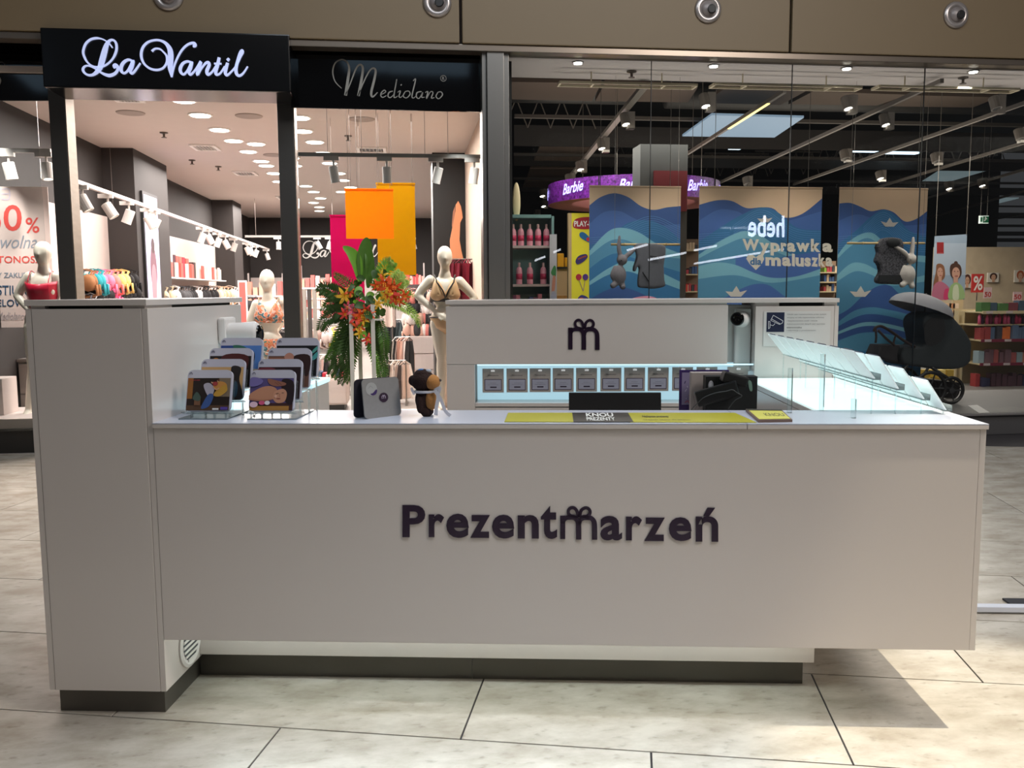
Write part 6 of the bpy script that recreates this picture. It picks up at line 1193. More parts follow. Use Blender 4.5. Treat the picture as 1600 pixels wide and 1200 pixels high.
for z, h, cols, nms, rn, w_ in zt_list:
    mts = ramp(*cols); x = x0+.03
    while x < x0+1.5:
        ci = r3.randrange(len(cols)); w2 = w_*r3.uniform(.8, 1.3); hh = h*r3.uniform(.7, 1.0); mb = MB(); yy = Yg+.06+r3.uniform(0, .05)
        if w_ < .06: mb.smooth = True; mb.lathe([(w2/2, 0), (w2/2, hh*.75), (w2*.25, hh*.85), (w2*.25, hh)], (x+w2/2, yy+.04, z), 8)
        else: mb.box(x, x+w2, yy, yy+.12, z, z+hh)
        top(mb, 'product_pack', '%s package on the %s shelf of the beige gondola' % (nms[ci], rn), 'package', mts[ci], 'packages on the %s shelf of the gondola' % rn); x += w2+.012
mb = MB(); mb.smooth = True
for i in range(7): mb.ball((x0+.1+i*.055, Yg+.2, zg[0]+.05), .05, .05, .045, 8, 6)
top(mb, 'green_plant', 'low tuft of artificial greenery on the gondola top', 'plant', mat('plant_green', (70, 110, 50), .8, var=.3, scale=40))
# skin-coloured packs hanging at the gondola end
r3 = random.Random(9); mts = ramp((226, 186, 150), (200, 140, 100), (236, 214, 190), (190, 120, 90))
for i in range(18):
    c = P(1482+(i % 3)*6, 474+(i//3)*11, 9.4); mb = MB(); mb.box(c.x-.045, c.x+.045, c.y, c.y+.03, c.z-.075, c.z); top(mb, 'hanging_pack', '%s pack hanging at the left end of the gondola' % ['peach', 'tan', 'cream', 'brown'][i % 4], 'package', mts[i % 4], 'packs hanging at the gondola end')
mb = MB(); a = P(1476, 620, 9.6); b = P(1499, 465, 9.6); mb.box(a.x, b.x, 9.5, 9.55, 0, b.z); top(mb, 'end_panel', 'beige end panel behind the hanging peach packs', 'panel', GOND)
mts = ramp((206, 170, 60), (180, 150, 60), (226, 200, 120))
for i in range(8):
    c = P(1440+i*6.5, 590-(i % 2)*12, 8.9); mb = MB(); mb.box(c.x-.05, c.x+.05, c.y, c.y+.1, c.z-.12, c.z); top(mb, 'product_pack', 'yellow package seen low behind the pram', 'package', mts[i % 3], 'yellow packages behind the pram')
mb = MB(); a = P(1432, 600, 9.1); b = P(1500, 596, 9.1); mb.box(a.x, b.x, 8.85, 9.2, 0, P(1450, 603, 9).z); top(mb, 'low_shelf', 'low beige shelf behind the pram', 'shelf', GOND)
# white paper on the floor
q = [at(u, v, 2, .2) for u, v in ((1512, 634), (1530, 646), (1547, 645), (1527, 633))]; mb = MB(); mb.prism(q, (0, 0, .003)); top(mb, 'paper_sheet', 'white sheet lying on the grey display platform', 'paper', mat('paper', (226, 222, 220), .5))
# children poster
Yk = 8.3; t = thing('hanging_poster', 'tall pale blue poster showing two children beside the gondola', 'poster', P(1483, 470, Yk))
fn = lambda p, q: P(p, q, Yk)
mb = MB(); mb.prism([P(1456, 468, Yk), P(1507, 468, Yk), P(1511, 366, Yk), P(1461, 369, Yk)], (0, .01, 0)); mb.build('sheet', mat('poster_blue', (168, 186, 206), .6), t)
SK = (222, 170, 146)
art('poster_print', t, fn, [((190, 204, 220), 'p', [(1457, 430), (1508, 430), (1510, 380), (1460, 380)]), ((164, 44, 46), 'r', (1463.5, 396.5, 1474.5, 378.5)), ((220, 120, 120), 'r', (1464.5, 396, 1473.5, 395)),
 ((150, 100, 70), 's', [(1462, 425), (1463, 414), (1469, 412), (1475, 417), (1476, 432), (1470, 440), (1460, 455), (1458, 445)]), (SK, 'e', (1468.5, 426, 4.6, 8)), (SK, 'r', (1466, 446, 1471, 432)), ((206, 120, 146), 's', [(1457, 467), (1458, 448), (1466, 440), (1476, 443), (1484, 453), (1482, 467)]), ((226, 70, 120), 's', [(1474, 467), (1476, 452), (1483, 453), (1481, 467)]),
 ((90, 60, 46), 's', [(1484, 425), (1485, 414), (1493, 411), (1500, 415), (1502, 426), (1498, 434), (1488, 434)]), ((90, 60, 46), 'e', (1493, 411, 3, 3)), (SK, 'e', (1493, 427, 6.2, 9.5)), (SK, 'r', (1489, 446, 1496, 433)), ((176, 206, 140), 's', [(1482, 467), (1483, 450), (1490, 442), (1498, 443), (1505, 452), (1505, 467)]), ((230, 236, 200), 's', [(1488, 467), (1489, 448), (1496, 446), (1497, 467)]),
 ((60, 40, 40), 'r', (1465.5, 424.5, 1467.2, 423.6)), ((60, 40, 40), 'r', (1470, 424.5, 1471.6, 423.6)), ((170, 70, 70), 'r', (1467, 431, 1470.5, 430)), ((60, 40, 40), 'r', (1489.5, 424.5, 1491.5, 423.4)), ((60, 40, 40), 'r', (1494.5, 424.5, 1496.5, 423.4)), ((180, 70, 70), 'r', (1490.8, 432, 1495.6, 430.8))], (0, -1, 0), eps=.002, step=.0015)
for x_ in (1462, 1510): mb = MB(); a = P(x_, 368, Yk); mb.cyl(a, Vector((a.x, a.y, 5.2)), .004, 5); mb.build('wire', GREYT, t)
# bamboo-hung window banners with waves ------------------------------------------------
SAND = (214, 182, 148); B1 = (52, 84, 140); B2 = (44, 108, 152); B3 = (76, 134, 164); B4 = (118, 172, 188); B5 = (66, 100, 160); LN = (84, 132, 184); BOAT = (206, 198, 186)
Yb_ = 6.35
def wbanner(u0, v0, u1, lab, shapes, tl=0):
    zb2 = .32; t = thing('window_banner', lab, 'banner', Vector((P((u0+u1)/2, 400, Yb_).x, Yb_, zb2)), 'wave banners in the store window')
    a = P(u0, v0, Yb_); b = P(u1, v0+(u1-u0)*.012, Yb_); mb = MB(); mb.prism([Vector((a.x, Yb_, zb2)), Vector((b.x, Yb_, zb2)), Vector((b.x, Yb_, b.z)), Vector((a.x, Yb_, a.z))], (0, .004, 0)); mb.build('sheet', mat('banner_sand', SAND, .6), t)
    lo = [P(u0, 600, Yb_).x, P(u1, 600, Yb_).x]
    def fn(p, q):   # p: 0..1 across, q: photo row at the banner's plane
        w = P(u0+(u1-u0)*p, q, Yb_); x = a.x+(b.x-a.x)*p; return Vector((x, Yb_, max(w.z, zb2)))
    art('wave_print', t, fn, shapes, (0, -1, 0), eps=.001, step=.0007)
    mb = MB(); mb.cyl((a.x, Yb_+.002, a.z), (b.x, Yb_+.002, b.z), .011, 8); mb.build('top_rod', mat('banner_sand', SAND, .6), t)
    for f in (.12, .88): mb = MB(); x = a.x+(b.x-a.x)*f; mb.cyl((x, Yb_, a.z), (x, Yb_, 5.2), .003, 5); mb.build('wire', GREYT, t)
    return t
BT = 700
def boat(x, y, s, w, fl=1):   # paper boat, w = px width of banner
    k = s/w; return (BOAT, 'p', [(x-k*1.0*fl, y-s*.15), (x-k*.45*fl, y+s*.45), (x+k*.5*fl, y+s*.45), (x+k*1.0*fl, y-s*.05), (x+k*.35*fl, y), (x+.0*fl, y-s*.55), (x-k*.35*fl, y+.02*s)])
def lines(n, x0, x1, f, step): return [(LN, 'l', [(x0+(x1-x0)*i/10, f((x0+(x1-x0)*i/10))+k*step) for i in range(11)], .0045) for k in range(n)]
bump = lambda c, w, h, y0: (lambda x: y0-h*math.exp(-((x-c)/w)**2))
wbanner(921, 291, 1064, 'blue wave banner nearest the ribbed column with bunny and jacket', [
 (B1, 'w', [(0, 321), (.12, 308), (.27, 302), (.42, 308), (.56, 322), (.70, 328), (.85, 324), (1, 322)], BT), (B5, 'w', [(0, 350), (.15, 332), (.33, 330), (.5, 342), (.7, 352), (1, 350)], BT),
 (B2, 'w', [(0, 384), (.2, 372), (.4, 350), (.6, 344), (.8, 352), (1, 375)], BT)]+lines(9, .38, 1.0, lambda x: 362-24*math.exp(-((x-.68)/.28)**2), 3.4)+lines(8, 0, .36, lambda x: 372-12*x, 3.2)+[
 (B4, 'w', [(0, 392), (.2, 362), (.36, 356), (.55, 364), (.75, 382), (1, 396)], BT), (B3, 'w', [(0, 400), (.2, 378), (.36, 374), (.55, 384), (.8, 400), (1, 404)], BT), (B2, 'w', [(0, 420), (.15, 404), (.3, 396), (.5, 404), (1, 425)], BT),
 (B4, 'w', [(0, 440), (.2, 420), (.4, 408), (.6, 414), (1, 440)], BT), (B2, 'w', [(0, 446), (.2, 430), (.4, 424), (.6, 432), (1, 452)], BT), (B1, 'w', [(0, 468), (.15, 456), (.32, 448), (.5, 454), (.7, 466), (1, 474)], BT), ((226, 150, 170), 's', [(.38, 474), (.5, 465), (.68, 463), (.8, 472), (.8, 486), (.4, 486)])])
wbanner(1093, 292, 1285, 'wide blue wave banner lettered in the middle of the store window', [
 (B1, 'w', [(0, 320), (.14, 313), (.26, 314), (.38, 325), (.5, 324), (.6, 326), (.7, 340), (.84, 334), (1, 310)], BT), (B5, 'w', [(0, 345), (.15, 328), (.3, 330), (.42, 342), (.6, 350), (1, 330)], BT),
 (B2, 'w', [(0, 378), (.2, 352), (.35, 335), (.5, 324), (.64, 332), (.8, 356), (1, 360)], BT)]+lines(9, .28, 1.0, lambda x: 362-34*math.exp(-((x-.5)/.2)**2), 3.4)+lines(7, 0, .25, lambda x: 366-10*x, 3.4)+[
 (B4, 'w', [(0, 398), (.14, 380), (.28, 366), (.38, 361), (.5, 368), (.66, 388), (.8, 400), (1, 402)], BT), (B3, 'w', [(0, 404), (.2, 384), (.38, 372), (.55, 386), (.75, 402), (1, 408)], BT), (B5, 'w', [(.30, 400), (.45, 402), (.6, 404), (.8, 398), (1, 392)], BT),
 (B4, 'w', [(0, 416), (.15, 410), (.3, 414), (.45, 426), (.6, 434), (.8, 432), (1, 420)], BT), (B3, 'w', [(0, 436), (.3, 430), (.6, 442), (1, 430)], BT), (B5, 'w', [(.0, 470), (.2, 466), (.34, 452), (.46, 444), (.58, 446), (.72, 464), (.85, 474), (1, 474)], BT), (B2, 'w', [(0, 490), (.3, 476), (.6, 482), (1, 490)], BT),
 boat(.31, 456, 17, 192, -1), boat(.53, 342, 12, 192, -1)])
wbanner(1312, 294, 1450, 'blue wave banner behind the pram and knitted jacket', [
 (B1, 'w', [(0, 318), (.12, 317), (.24, 323), (.36, 330), (.5, 327), (.62, 332), (.75, 346), (.88, 342), (1, 330)], BT), (B5, 'w', [(0, 345), (.2, 335), (.4, 342), (.7, 352), (1, 350)], BT),
 (B2, 'w', [(0, 382), (.2, 360), (.35, 340), (.5, 328), (.65, 338), (.8, 360), (1, 370)], BT)]+lines(9, .28, 1.0, lambda x: 366-34*math.exp(-((x-.5)/.2)**2), 3.4)+lines(7, 0, .25, lambda x: 370-10*x, 3.4)+[
 (B4, 'w', [(0, 398), (.1, 380), (.25, 366), (.38, 364), (.5, 376), (.7, 395), (1, 400)], BT), (B3, 'w', [(0, 404), (.15, 384), (.33, 372), (.5, 386), (.7, 404), (1, 410)], BT), (B4, 'w', [(0, 430), (.15, 412), (.3, 412), (.5, 425), (.75, 436), (1, 430)], BT),
 (B3, 'w', [(0, 440), (.2, 424), (.4, 430), (.6, 446), (1, 440)], BT), (B1, 'w', [(0, 494), (.15, 482), (.3, 462), (.45, 448), (.6, 446), (.75, 462), (1, 470)], BT), (B3, 'w', [(0, 506), (.2, 486), (.4, 480), (.6, 484), (.8, 490), (1, 500)], BT), (B1, 'w', [(0, 512), (.3, 492), (.6, 494), (1, 510)], BT), (B4, 'w', [(0, 520), (.3, 504), (.6, 506), (1, 520)], BT), (B1, 'w', [(0, 524), (.3, 510), (.6, 512), (1, 526)], BT), (B3, 'w', [(0, 534), (.3, 520), (.6, 522), (1, 536)], BT), (B2, 'w', [(0, 552), (.3, 548), (.6, 546), (1, 550)], BT),
 boat(.57, 348, 14, 138, 1), boat(.27, 456, 17, 138, -1)])
# lettering stuck on the glass
t = thing('window_lettering', 'cream lettering with a heart stuck on the store window glass', 'lettering', P(1230, 420, YG-.004))
CRL = mat('lettering_cream', (214, 206, 184), .6); f_ = lambda u0, u1, vb, vt: rectfn(P(u0, vb, YG-.004), P(u1, vb+1, YG-.004), P(u0, vt, YG-.004), P(u1, vt+1, YG-.004))
mb = MB()
for w_, u0, u1, vb, vt in (('W', 1160, 1186, 391, 373), ('y', 1187, 1202, 399, 379), ('p', 1204, 1218, 399, 379), ('r', 1220, 1229, 393, 379), ('a', 1230, 1243, 393, 379), ('w', 1244, 1265, 393, 379), ('k', 1267, 1282, 393, 373), ('a', 1285, 1301, 393.5, 379.5), ('m', 1196, 1220, 415, 401.5), ('a', 1222, 1236, 415.5, 401.5), ('l', 1237.5, 1242, 415.5, 396), ('u', 1243, 1256, 416, 402), ('s', 1257, 1267, 416, 402), ('z', 1268, 1278, 416, 402), ('k', 1279, 1289, 416, 396), ('a', 1290, 1301, 416, 402)): text(mb, w_, f_(u0, u1, vb, vt), .045)
mb.build('letters', CRL, t, fixn=False)
mb = MB(); q = [(1181, 422), (1171, 412), (1166, 404), (1169, 399), (1176, 398), (1181, 402), (1186, 398), (1192, 399), (1194, 405), (1190, 413)]; mb.poly([Vector(P(a, b, YG-.0035)) for a, b in q]); ht_ = mb.build('heart', CRL, t, fixn=False)
mb = MB(); text(mb, 'dla', rectfn(P(1172, 414, YG-.006), P(1190, 414, YG-.006), P(1172, 403, YG-.006), P(1190, 403, YG-.006)), .03); mb.build('small_word', mat('lettering_blue', (60, 110, 150), .6), t, fixn=False)
# bamboo rods with clothes ---------------------------------------------------------------
Yc = 5.5; BAM = mat('bamboo', (206, 176, 120), .5, var=.1)
for u0, u1, v, lab in ((955, 1062, 382, 'bamboo rod carrying a grey jacket and bunny'), (1324, 1445, 380, 'bamboo rod carrying a knitted jacket and white bunny')):
    a = P(u0, v, Yc); b = P(u1, v, Yc); t = thing('bamboo_rod', lab, 'rod', (a+b)/2); mb = MB(); mb.smooth = True; mb.cyl(a, b, .011, 10); mb.build('rod', BAM, t)
    for f in (.2, .5, .8): mb = MB(); p = a.lerp(b, f); mb.cyl(p-Vector((.006, 0, 0)), p+Vector((.006, 0, 0)), .0135, 10); mb.build('node', BAM, t)
    for f in (.05, .97): mb = MB(); p = a.lerp(b, f); mb.cyl(p, Vector((p.x, p.y, 3.36)), .0015, 4); mb.build('string', GREYT, t)
def cloth_shape(name, lab, cat, pts, Y, mt, th=.05, extra=None, vox=.012):
    cx = sum(p[0] for p in pts)/len(pts); cz = max(p[1] for p in pts); t = thing(name, lab, cat, P(cx, cz, Y)); mb = MB(); q = catmull([P(u, v, Y-th/2) for u, v in pts], 3, True); mb.prism(q, (0, th, 0))
    if extra: extra(mb)
    remesh_body('body', mb, mt, t, vox, 4); return t
t = cloth_shape('child_jacket', 'dark grey child jacket draped over the left bamboo rod', 'clothing', [(992, 382), (1010, 380), (1028, 381), (1040, 384), (1041, 395), (1038, 415), (1039, 437), (1040, 447), (1024, 451), (1010, 450), (998, 447), (1000, 420), (998, 410), (994, 424), (990, 420), (996, 400)], Yc, mat('charcoal_fabric', (104, 104, 110), .85, var=.12, scale=30), .07)
for zz_ in ((1016, 400, 1030, 402), (1004, 425, 1014, 440)): mb = MB(); mb.tube([P(zz_[0], zz_[1], Yc-.045), P(zz_[2], zz_[3], Yc-.045)], .006, 5); mb.build('seam', mat('fabric_seam', (44, 44, 48), .8), t)
def bunny(lab, o, cl, hang, s=1.0):
    bx, by = o; t = thing('toy_bunny', lab, 'toy', P(bx, by+42, Yc-.02)); mb = MB(); mb.smooth = True; Y = Yc-.04
    def p(u, v, d=0): return P(bx+u*s, by+v*s, Y+d)
    mb.ball(p(0, 0), .052, .05, .05, 12, 8); mb.ball(p(-5, 24), .072, .055, .095, 14, 10); limb(mb, [p(-3, -6), p(-5, -20), p(-4, -36)] if hang == 0 else [p(0, -6), p(2, -20), p(3, -33)], [.022, .022, .014], 8)
    limb(mb, [p(4, -4), p(12, -10), p(19, -16)] if hang == 0 else [p(-4, -3), p(-13, -12), p(-26, -20)], [.02, .024, .016], 8)
    limb(mb, [p(-11, 12), p(-16, 24), p(-12, 32)], [.02, .018, .02], 8); limb(mb, [p(-8, 36), p(-14, 40, -.02)], [.026, .03], 8); limb(mb, [p(0, 36), p(1, 42, -.02)], [.026, .028], 8)
    remesh_body('body', mb, cl, t, .009, 2); mb = MB(); mb.ball(p(-1, 1, -.05), .006, .004, .005, 8, 6); mb.build('nose', BLACK, t)
bunny('grey plush bunny hanging by its ears from the left bamboo rod', (972, 406), mat('bunny_grey', (140, 134, 138), .9, var=.12, scale=60, bump=.3), 0)
bunny('white plush bunny hanging by its ears from the right bamboo rod', (1424, 405), mat('bunny_white', (216, 206, 196), .9, var=.06, scale=60, bump=.3), 1)
t = cloth_shape('child_jacket', 'black and grey knitted child jacket on the right bamboo rod', 'clothing', [(1379, 374), (1388, 371), (1400, 371), (1411, 375), (1413, 390), (1418, 400), (1419, 418), (1413, 426), (1410, 443), (1395, 444), (1375, 443), (1371, 436), (1377, 425), (1374, 412), (1370, 408), (1374, 395), (1372, 385)], Yc, mat('knit_grey', (74, 72, 76), .95, var=.9, scale=55), .08)
mb = MB(); mb.smooth = True; c = P(1396, 379, Yc-.05); mb.ball(c, .075, .03, .045, 14, 8); mb.build('collar', mat('fabric_black', (24, 24, 26), .8), t)
mb = MB(); c0 = P(1373, 441, Yc-.045); c1 = P(1411, 437, Yc-.045); mb.box(c0.x, c1.x, Yc-.05, Yc-.035, c0.z, P(1390, 430, Yc).z); mb.build('pocket', mat('fabric_black', (24, 24, 26), .8), t)
# pram -----------------------------------------------------------------------------------
Ys = 5.86
t = thing('pram', 'dark grey pram with a black frame in the store window', 'pram', Vector((P(1450, 600, Ys).x, Ys, .2)))
def S(u, v, d=0): return P(u, v, Ys+d)
PRM = mat('pram_fabric', (44, 49, 52), .75, var=.08, scale=40); PRB = mat('pram_black', (30, 28, 30), .6)
mb = MB(); mb.smooth = True
q = [S(*p) for p in ((1425, 540), (1430, 528), (1426, 510), (1427, 497), (1436, 489), (1448, 487), (1462, 490), (1474, 497), (1482, 506), (1492, 518), (1501, 536), (1500, 550), (1499, 562), (1490, 571), (1470, 575), (1440, 574), (1418, 570), (1395, 566), (1395, 541))]
mb.prism([p-Vector((0, .19, 0)) for p in catmull(q, 2, True)], (0, .38, 0)); o = remesh_body('carrycot', mb, PRM, t, .014, 6)
mb = MB(); mb.prism([p-Vector((0, .196, 0)) for p in catmull([S(*p) for p in ((1428, 505), (1440, 496), (1457, 500), (1458, 524), (1445, 537), (1430, 537), (1427, 520))], 2, True)], (0, .01, 0)); mb.build('hood_opening', PRB, t)
mb = MB(); c0, c1 = S(1396, 542), S(1425, 568); mb.box(c0.x, c1.x, Ys-.18, Ys+.18, c1.z, c0.z); mb.build('apron', PRB, t, bevel=.02)
mb = MB(); mb.prism([S(*p)-Vector((0, .12, 0)) for p in ((1360, 556), (1368, 538), (1396, 538), (1397, 566), (1372, 560))], (0, .24, 0)); mb.build('changing_bag', mat('pram_bag', (36, 32, 34), .7), t, bevel=.01)
mb = MB(); mb.smooth = True
for dy in (-.2, .2): mb.tube(catmull([S(1430, 542, dy), S(1412, 532, dy), S(1395, 520, dy), S(1378, 510, dy), S(1368, 512, dy), S(1366, 518, dy)], 5), .014, 8); mb.tube(catmull([S(1368, 513, dy), S(1369, 526, dy), S(1368, 536, dy)], 4), .012, 8); mb.tube(catmull([S(1372, 516, dy), S(1386, 530, dy), S(1398, 540, dy)], 4), .013, 8); mb.tube(catmull([S(1400, 523, dy), S(1397, 532, dy), S(1396, 540, dy)], 4), .010, 8)
mb.tube([S(1366, 516, -.2), S(1366, 516, .2)], .015, 8); mb.build('handle', mat('handle_leather', (44, 30, 26), .5), t)
mb = MB(); mb.smooth = True
for dy in (-.22, .22):
    mb.tube([S(1455, 574, dy), S(1480, 590, dy), S(1499, 606, dy)], .016, 8); mb.tube([S(1450, 575, dy), S(1440, 592, dy), S(1425, 600, dy)], .014, 8); mb.tube([S(1418, 570, dy), S(1404, 592, dy)], .013, 8)
mb.build('frame', BLACK, t)
for u, v, r, dy in ((1420, 584, .085, -.24), (1420, 584, .085, .24), (1486, 610, .11, -.22), (1486, 610, .11, .22)):
    c = S(u, v, dy); rr_ = r if v < 600 else min(.13, c.z-.205)
    if v < 600: c.z = .2+.17; rr_ = .165; c.x = S(1432, 600).x
    mb = MB(); mb.smooth = True; mb.tube([c+Vector((rr_*math.cos(a), 0, rr_*math.sin(a))) for a in [i*2*PI/24 for i in range(24)]], .018, 8, closed=True); w_ = mb.build('wheel', BLACK, t)
    mb = MB(); mb.cyl(c-Vector((0, .02, 0)), c+Vector((0, .02, 0)), .03, 10)
    for i in range(5): a = i*2*PI/5; mb.tube([c, c+Vector((rr_*math.cos(a), 0, rr_*math.sin(a)))], .008, 5)
    mb.build('spokes', mat('wheel_grey', (50, 50, 52), .5), w_)
mb = MB(); mb.smooth = True; mb.prism([S(*p)-Vector((0, .15, 0)) for p in ((1448, 592), (1488, 596), (1480, 618), (1460, 620))], (0, .3, 0)); mb.build('shopping_basket', BLACK, t, bevel=.01)
# parasol of the pram
t2 = thing('parasol', 'light grey parasol tilted over the pram hood', 'parasol', S(1450, 490, -.05)); ap = S(1448, 461, 0)
ax = (S(1462, 462)-S(1448, 494)); ax = Vector((.42, -.05, .9)).normalized(); e0, e1 = S(1394, 469), S(1482, 500)
ce = (e0+e1)/2; R_ = (e1-e0).length/2; xd = (e1-e0).normalized(); yd = Vector((0, 1, 0)); zd_ = xd.cross(yd)*-1
if zd_.z < 0: zd_ = -zd_
mb = MB(); mb.smooth = True; vs = []; fs = []; n = 24
for r in range(7):
    f = r/6
    for i in range(n):
        a = 2*PI*i/n; sc_ = 1-.03*(1-abs(math.cos(a*4))); vs.append(ce+(xd*math.cos(a)+yd*math.sin(a)*.9)*R_*math.sin(f*PI/2)*sc_+zd_*.165*math.cos(f*PI/2))
for r in range(6):
    for i in range(n): fs.append((r*n+i, r*n+(i+1) % n, (r+1)*n+(i+1) % n, (r+1)*n+i))
mb.add(vs, fs); mb.build('canopy', mat('parasol_grey', (160, 158, 162), .7), t2)
mb = MB(); mb.cyl(ce+zd_*.18, S(1440, 545, .2), .007, 6); mb.build('pole', GREYT, t2)
# ring sign ------------------------------------------------------------------------------
Yr = 9.5; cl_, cr_ = P(858, 300, Yr).x, P(1117, 300, Yr).x; Rr = (cr_-cl_)/2; cx = (cl_+cr_)/2
z0 = P(920, 307, Yr-Rr*.86).z; z1 = z0+.27
t = thing('ring_sign', 'large round hanging purple glitter sign with glowing script', 'sign', Vector((cx, Yr, z0)))
GLT = mat('purple_glitter', (112, 40, 146), .35, em=.10, var=.9, scale=22); n = 48; mb = MB(); mb.smooth = True; vs = []; fs = []
for i in range(n): a = 2*PI*i/n; vs += [Vector((cx+Rr*math.cos(a), Yr+Rr*math.sin(a), z0)), Vector((cx+Rr*math.cos(a), Yr+Rr*math.sin(a), z1))]
for i in range(n): j = (i+1) % n; fs.append((2*i, 2*j, 2*j+1, 2*i+1))
mb.add(vs, fs); o = mb.build('glitter_band', GLT, t, fixn=False)
mb = MB(); mb.smooth = True; vs = []; fs = []; r2_ = Rr*.72
for i in range(n): a = 2*PI*i/n; vs += [Vector((cx+Rr*.998*math.cos(a), Yr+Rr*.998*math.sin(a), z0)), Vector((cx+r2_*math.cos(a), Yr+r2_*math.sin(a), z0+.02)), Vector((cx+r2_*math.cos(a), Yr+r2_*math.sin(a), z1))]
for i in range(n): j = (i+1) % n; fs += [(3*i, 3*i+1, 3*j+1, 3*j), (3*i+1, 3*i+2, 3*j+2, 3*j+1)]
mb.add(vs, fs); mb.build('pink_underside', mat('ring_pink', (226, 150, 150), .6), t, fixn=False)
mb = MB()
for a0 in (-2.55, -1.82, -1.05, -.38, -3.3):
    text(mb, 'Barbie', (lambda a0: lambda p, q: Vector((cx+(Rr+.008)*math.cos(a0-.16+.32*p), Yr+(Rr+.008)*math.sin(a0-.16+.32*p), z0+.07+.14*q+.03*p)))(a0), .02, shear=.35)
mb.build('script_lettering', mat('neon_violet', (190, 180, 255), .5, em=1.5), t, fixn=False)
for a0 in (-2.2, -1.44, -.7):
    mb = MB(); p = Vector((cx+(Rr+.004)*math.cos(a0), Yr+(Rr+.004)*math.sin(a0), 0)); mb.box(p.x-.006, p.x+.006, p.y-.006, p.y+.006, z0, z1); mb.build('seam', BLACK, t)
for a0 in (-2, -1, .5, 2): mb = MB(); p = Vector((cx+Rr*math.cos(a0), Yr+Rr*math.sin(a0), z1)); mb.cyl(p, Vector((p.x, p.y, 5.2)), .004, 5); mb.build('wire', GREYT, t)
# yellow modelling-dough panel
Yy = 9.0; a = P(888, 480, Yy); b = P(924, 332, Yy); t = thing('toy_display_panel', 'tall yellow toy display panel with a red logo and coloured shapes', 'display panel', Vector(((a.x+b.x)/2, Yy, 0)))
mb = MB(); xr2 = P(990, 400, Yy).x; mb.box(P(893, 400, Yy).x, xr2, Yy, Yy+.06, 0, P(900, 333, Yy).z); mb.build('panel', mat('dough_yellow', (226, 216, 50), .5, em=.12), t)
mb = MB(); mb.box(P(888, 400, Yy).x, P(893, 400, Yy).x, Yy-.005, Yy+.08, 0, P(900, 333, Yy).z); mb.build('side_post', mat('post_wood', (196, 170, 130), .5), t)
fn = lambda p, q: P(p, q, Yy-.002)
art('panel_print', t, fn, [((170, 30, 50), 's', [(895, 352), (900, 342), (920, 339), (938, 344), (940, 354), (920, 358), (900, 357)]), ((240, 240, 240), 't', ('PLAY-DOH', 897, 354, 940, 345, .03)), ((30, 110, 170), 's', [(906, 364), (912, 363), (921, 371), (924, 380), (914, 376), (906, 370)]), ((200, 50, 60), 'e', (919, 374, 3, 3)), ((60, 50, 120), 's', [(899, 408), (904, 400), (915, 397), (918, 402), (910, 410), (902, 413)]), ((160, 70, 60), 'l', [(903, 405), (910, 402), (916, 400)], .02), ((190, 40, 70), 'e', (904, 433, 4.5, 5)), ((90, 60, 150), 'e', (914.5, 433, 4.5, 5)), ((150, 120, 150), 'l', [(905, 438), (911, 455)], .008), ((150, 120, 150), 'l', [(914, 438), (911, 455)], .008), ((60, 60, 140), 's', [(902, 468), (908, 461), (917, 464), (920, 470), (910, 472)]), ((210, 90, 60), 'e', (908, 468, 4, 3))], (0, -1, 0), eps=.002, step=.002)
# shelf of pink bottles
Yd = 8.2; x0 = P(790, 400, Yd).x; x1 = P(861, 400, Yd).x; t = thing('bottle_shelving', 'white shelving with teal and pink backs beside the ribbed column', 'shelving', Vector(((x0+x1)/2, Yd, 0)))
za1, za2, zb1, zc1 = P(830, 338, Yd).z, P(830, 384, Yd).z, P(830, 444, Yd).z, P(830, 470, Yd).z
TEA = mat('teal_back', (120, 160, 160), .6)
mb = MB(); mb.box(x0, x1, Yd+.3, Yd+.33, 0, za1); mb.build('back_panel', TEA, t)
for z in (za2, zb1, zc1-.08): mb = MB(); mb.box(x0, x1, Yd-.05, Yd+.3, z-.03, z); mb.build('shelf_board', mat('shelf_pinkish', (206, 190, 190), .5), t)
mb = MB(); mb.box(x0, x1, Yd-.02, Yd+.3, za1-.02, za1+.02); mb.build('header', TEA, t)
mb = MB(); mb.box(x1, x1+.03, Yd-.05, Yd+.33, 0, za1); mb.build('side_panel', TEA, t)
bm_ = mat('bottle_pink', (230, 160, 176), .35, em=.04); bc = mat('bottle_cap', (236, 200, 200), .4); bl_ = mat('bottle_label', (206, 60, 100), .5)
for row, z, us_ in ((0, za2, (803, 815, 829, 842, 855)), (1, zb1, (812, 829, 850))):
    for u in us_:
        c = Vector((P(u, 400, Yd).x, Yd+.06, z)); b_ = thing('doll_box' if False else 'pink_bottle', '%s pink bottle on the %s shelf beside the ribbed column' % ({803: 'half hidden leftmost', 815: 'second', 829: 'middle', 842: 'fourth', 855: 'rightmost', 812: 'left', 850: 'right'}[u] if not (row == 1 and u == 829) else 'middle', 'upper' if row == 0 else 'lower'), 'bottle', c, 'pink bottles on the shelves')
        mb = MB(); mb.smooth = True; mb.lathe([(.036, 0), (.038, .01), (.038, .17), (.03, .2), (.014, .215)], c, 14); mb.build('body', bm_, b_)
        mb = MB(); mb.lathe([(.016, 0), (.016, .05), (.012, .055)], c+Vector((0, 0, .214)), 10); mb.build('cap', bc, b_)
        mb = MB(); mb.smooth = True; mb.lathe([(.0388, 0), (.0388, .07)], c+Vector((0, 0, .06)), 14); mb.build('label', bl_, b_)
r3 = random.Random(12); mts = ramp((60, 80, 140), (120, 50, 90), (214, 130, 150), (90, 120, 120), (236, 210, 60))
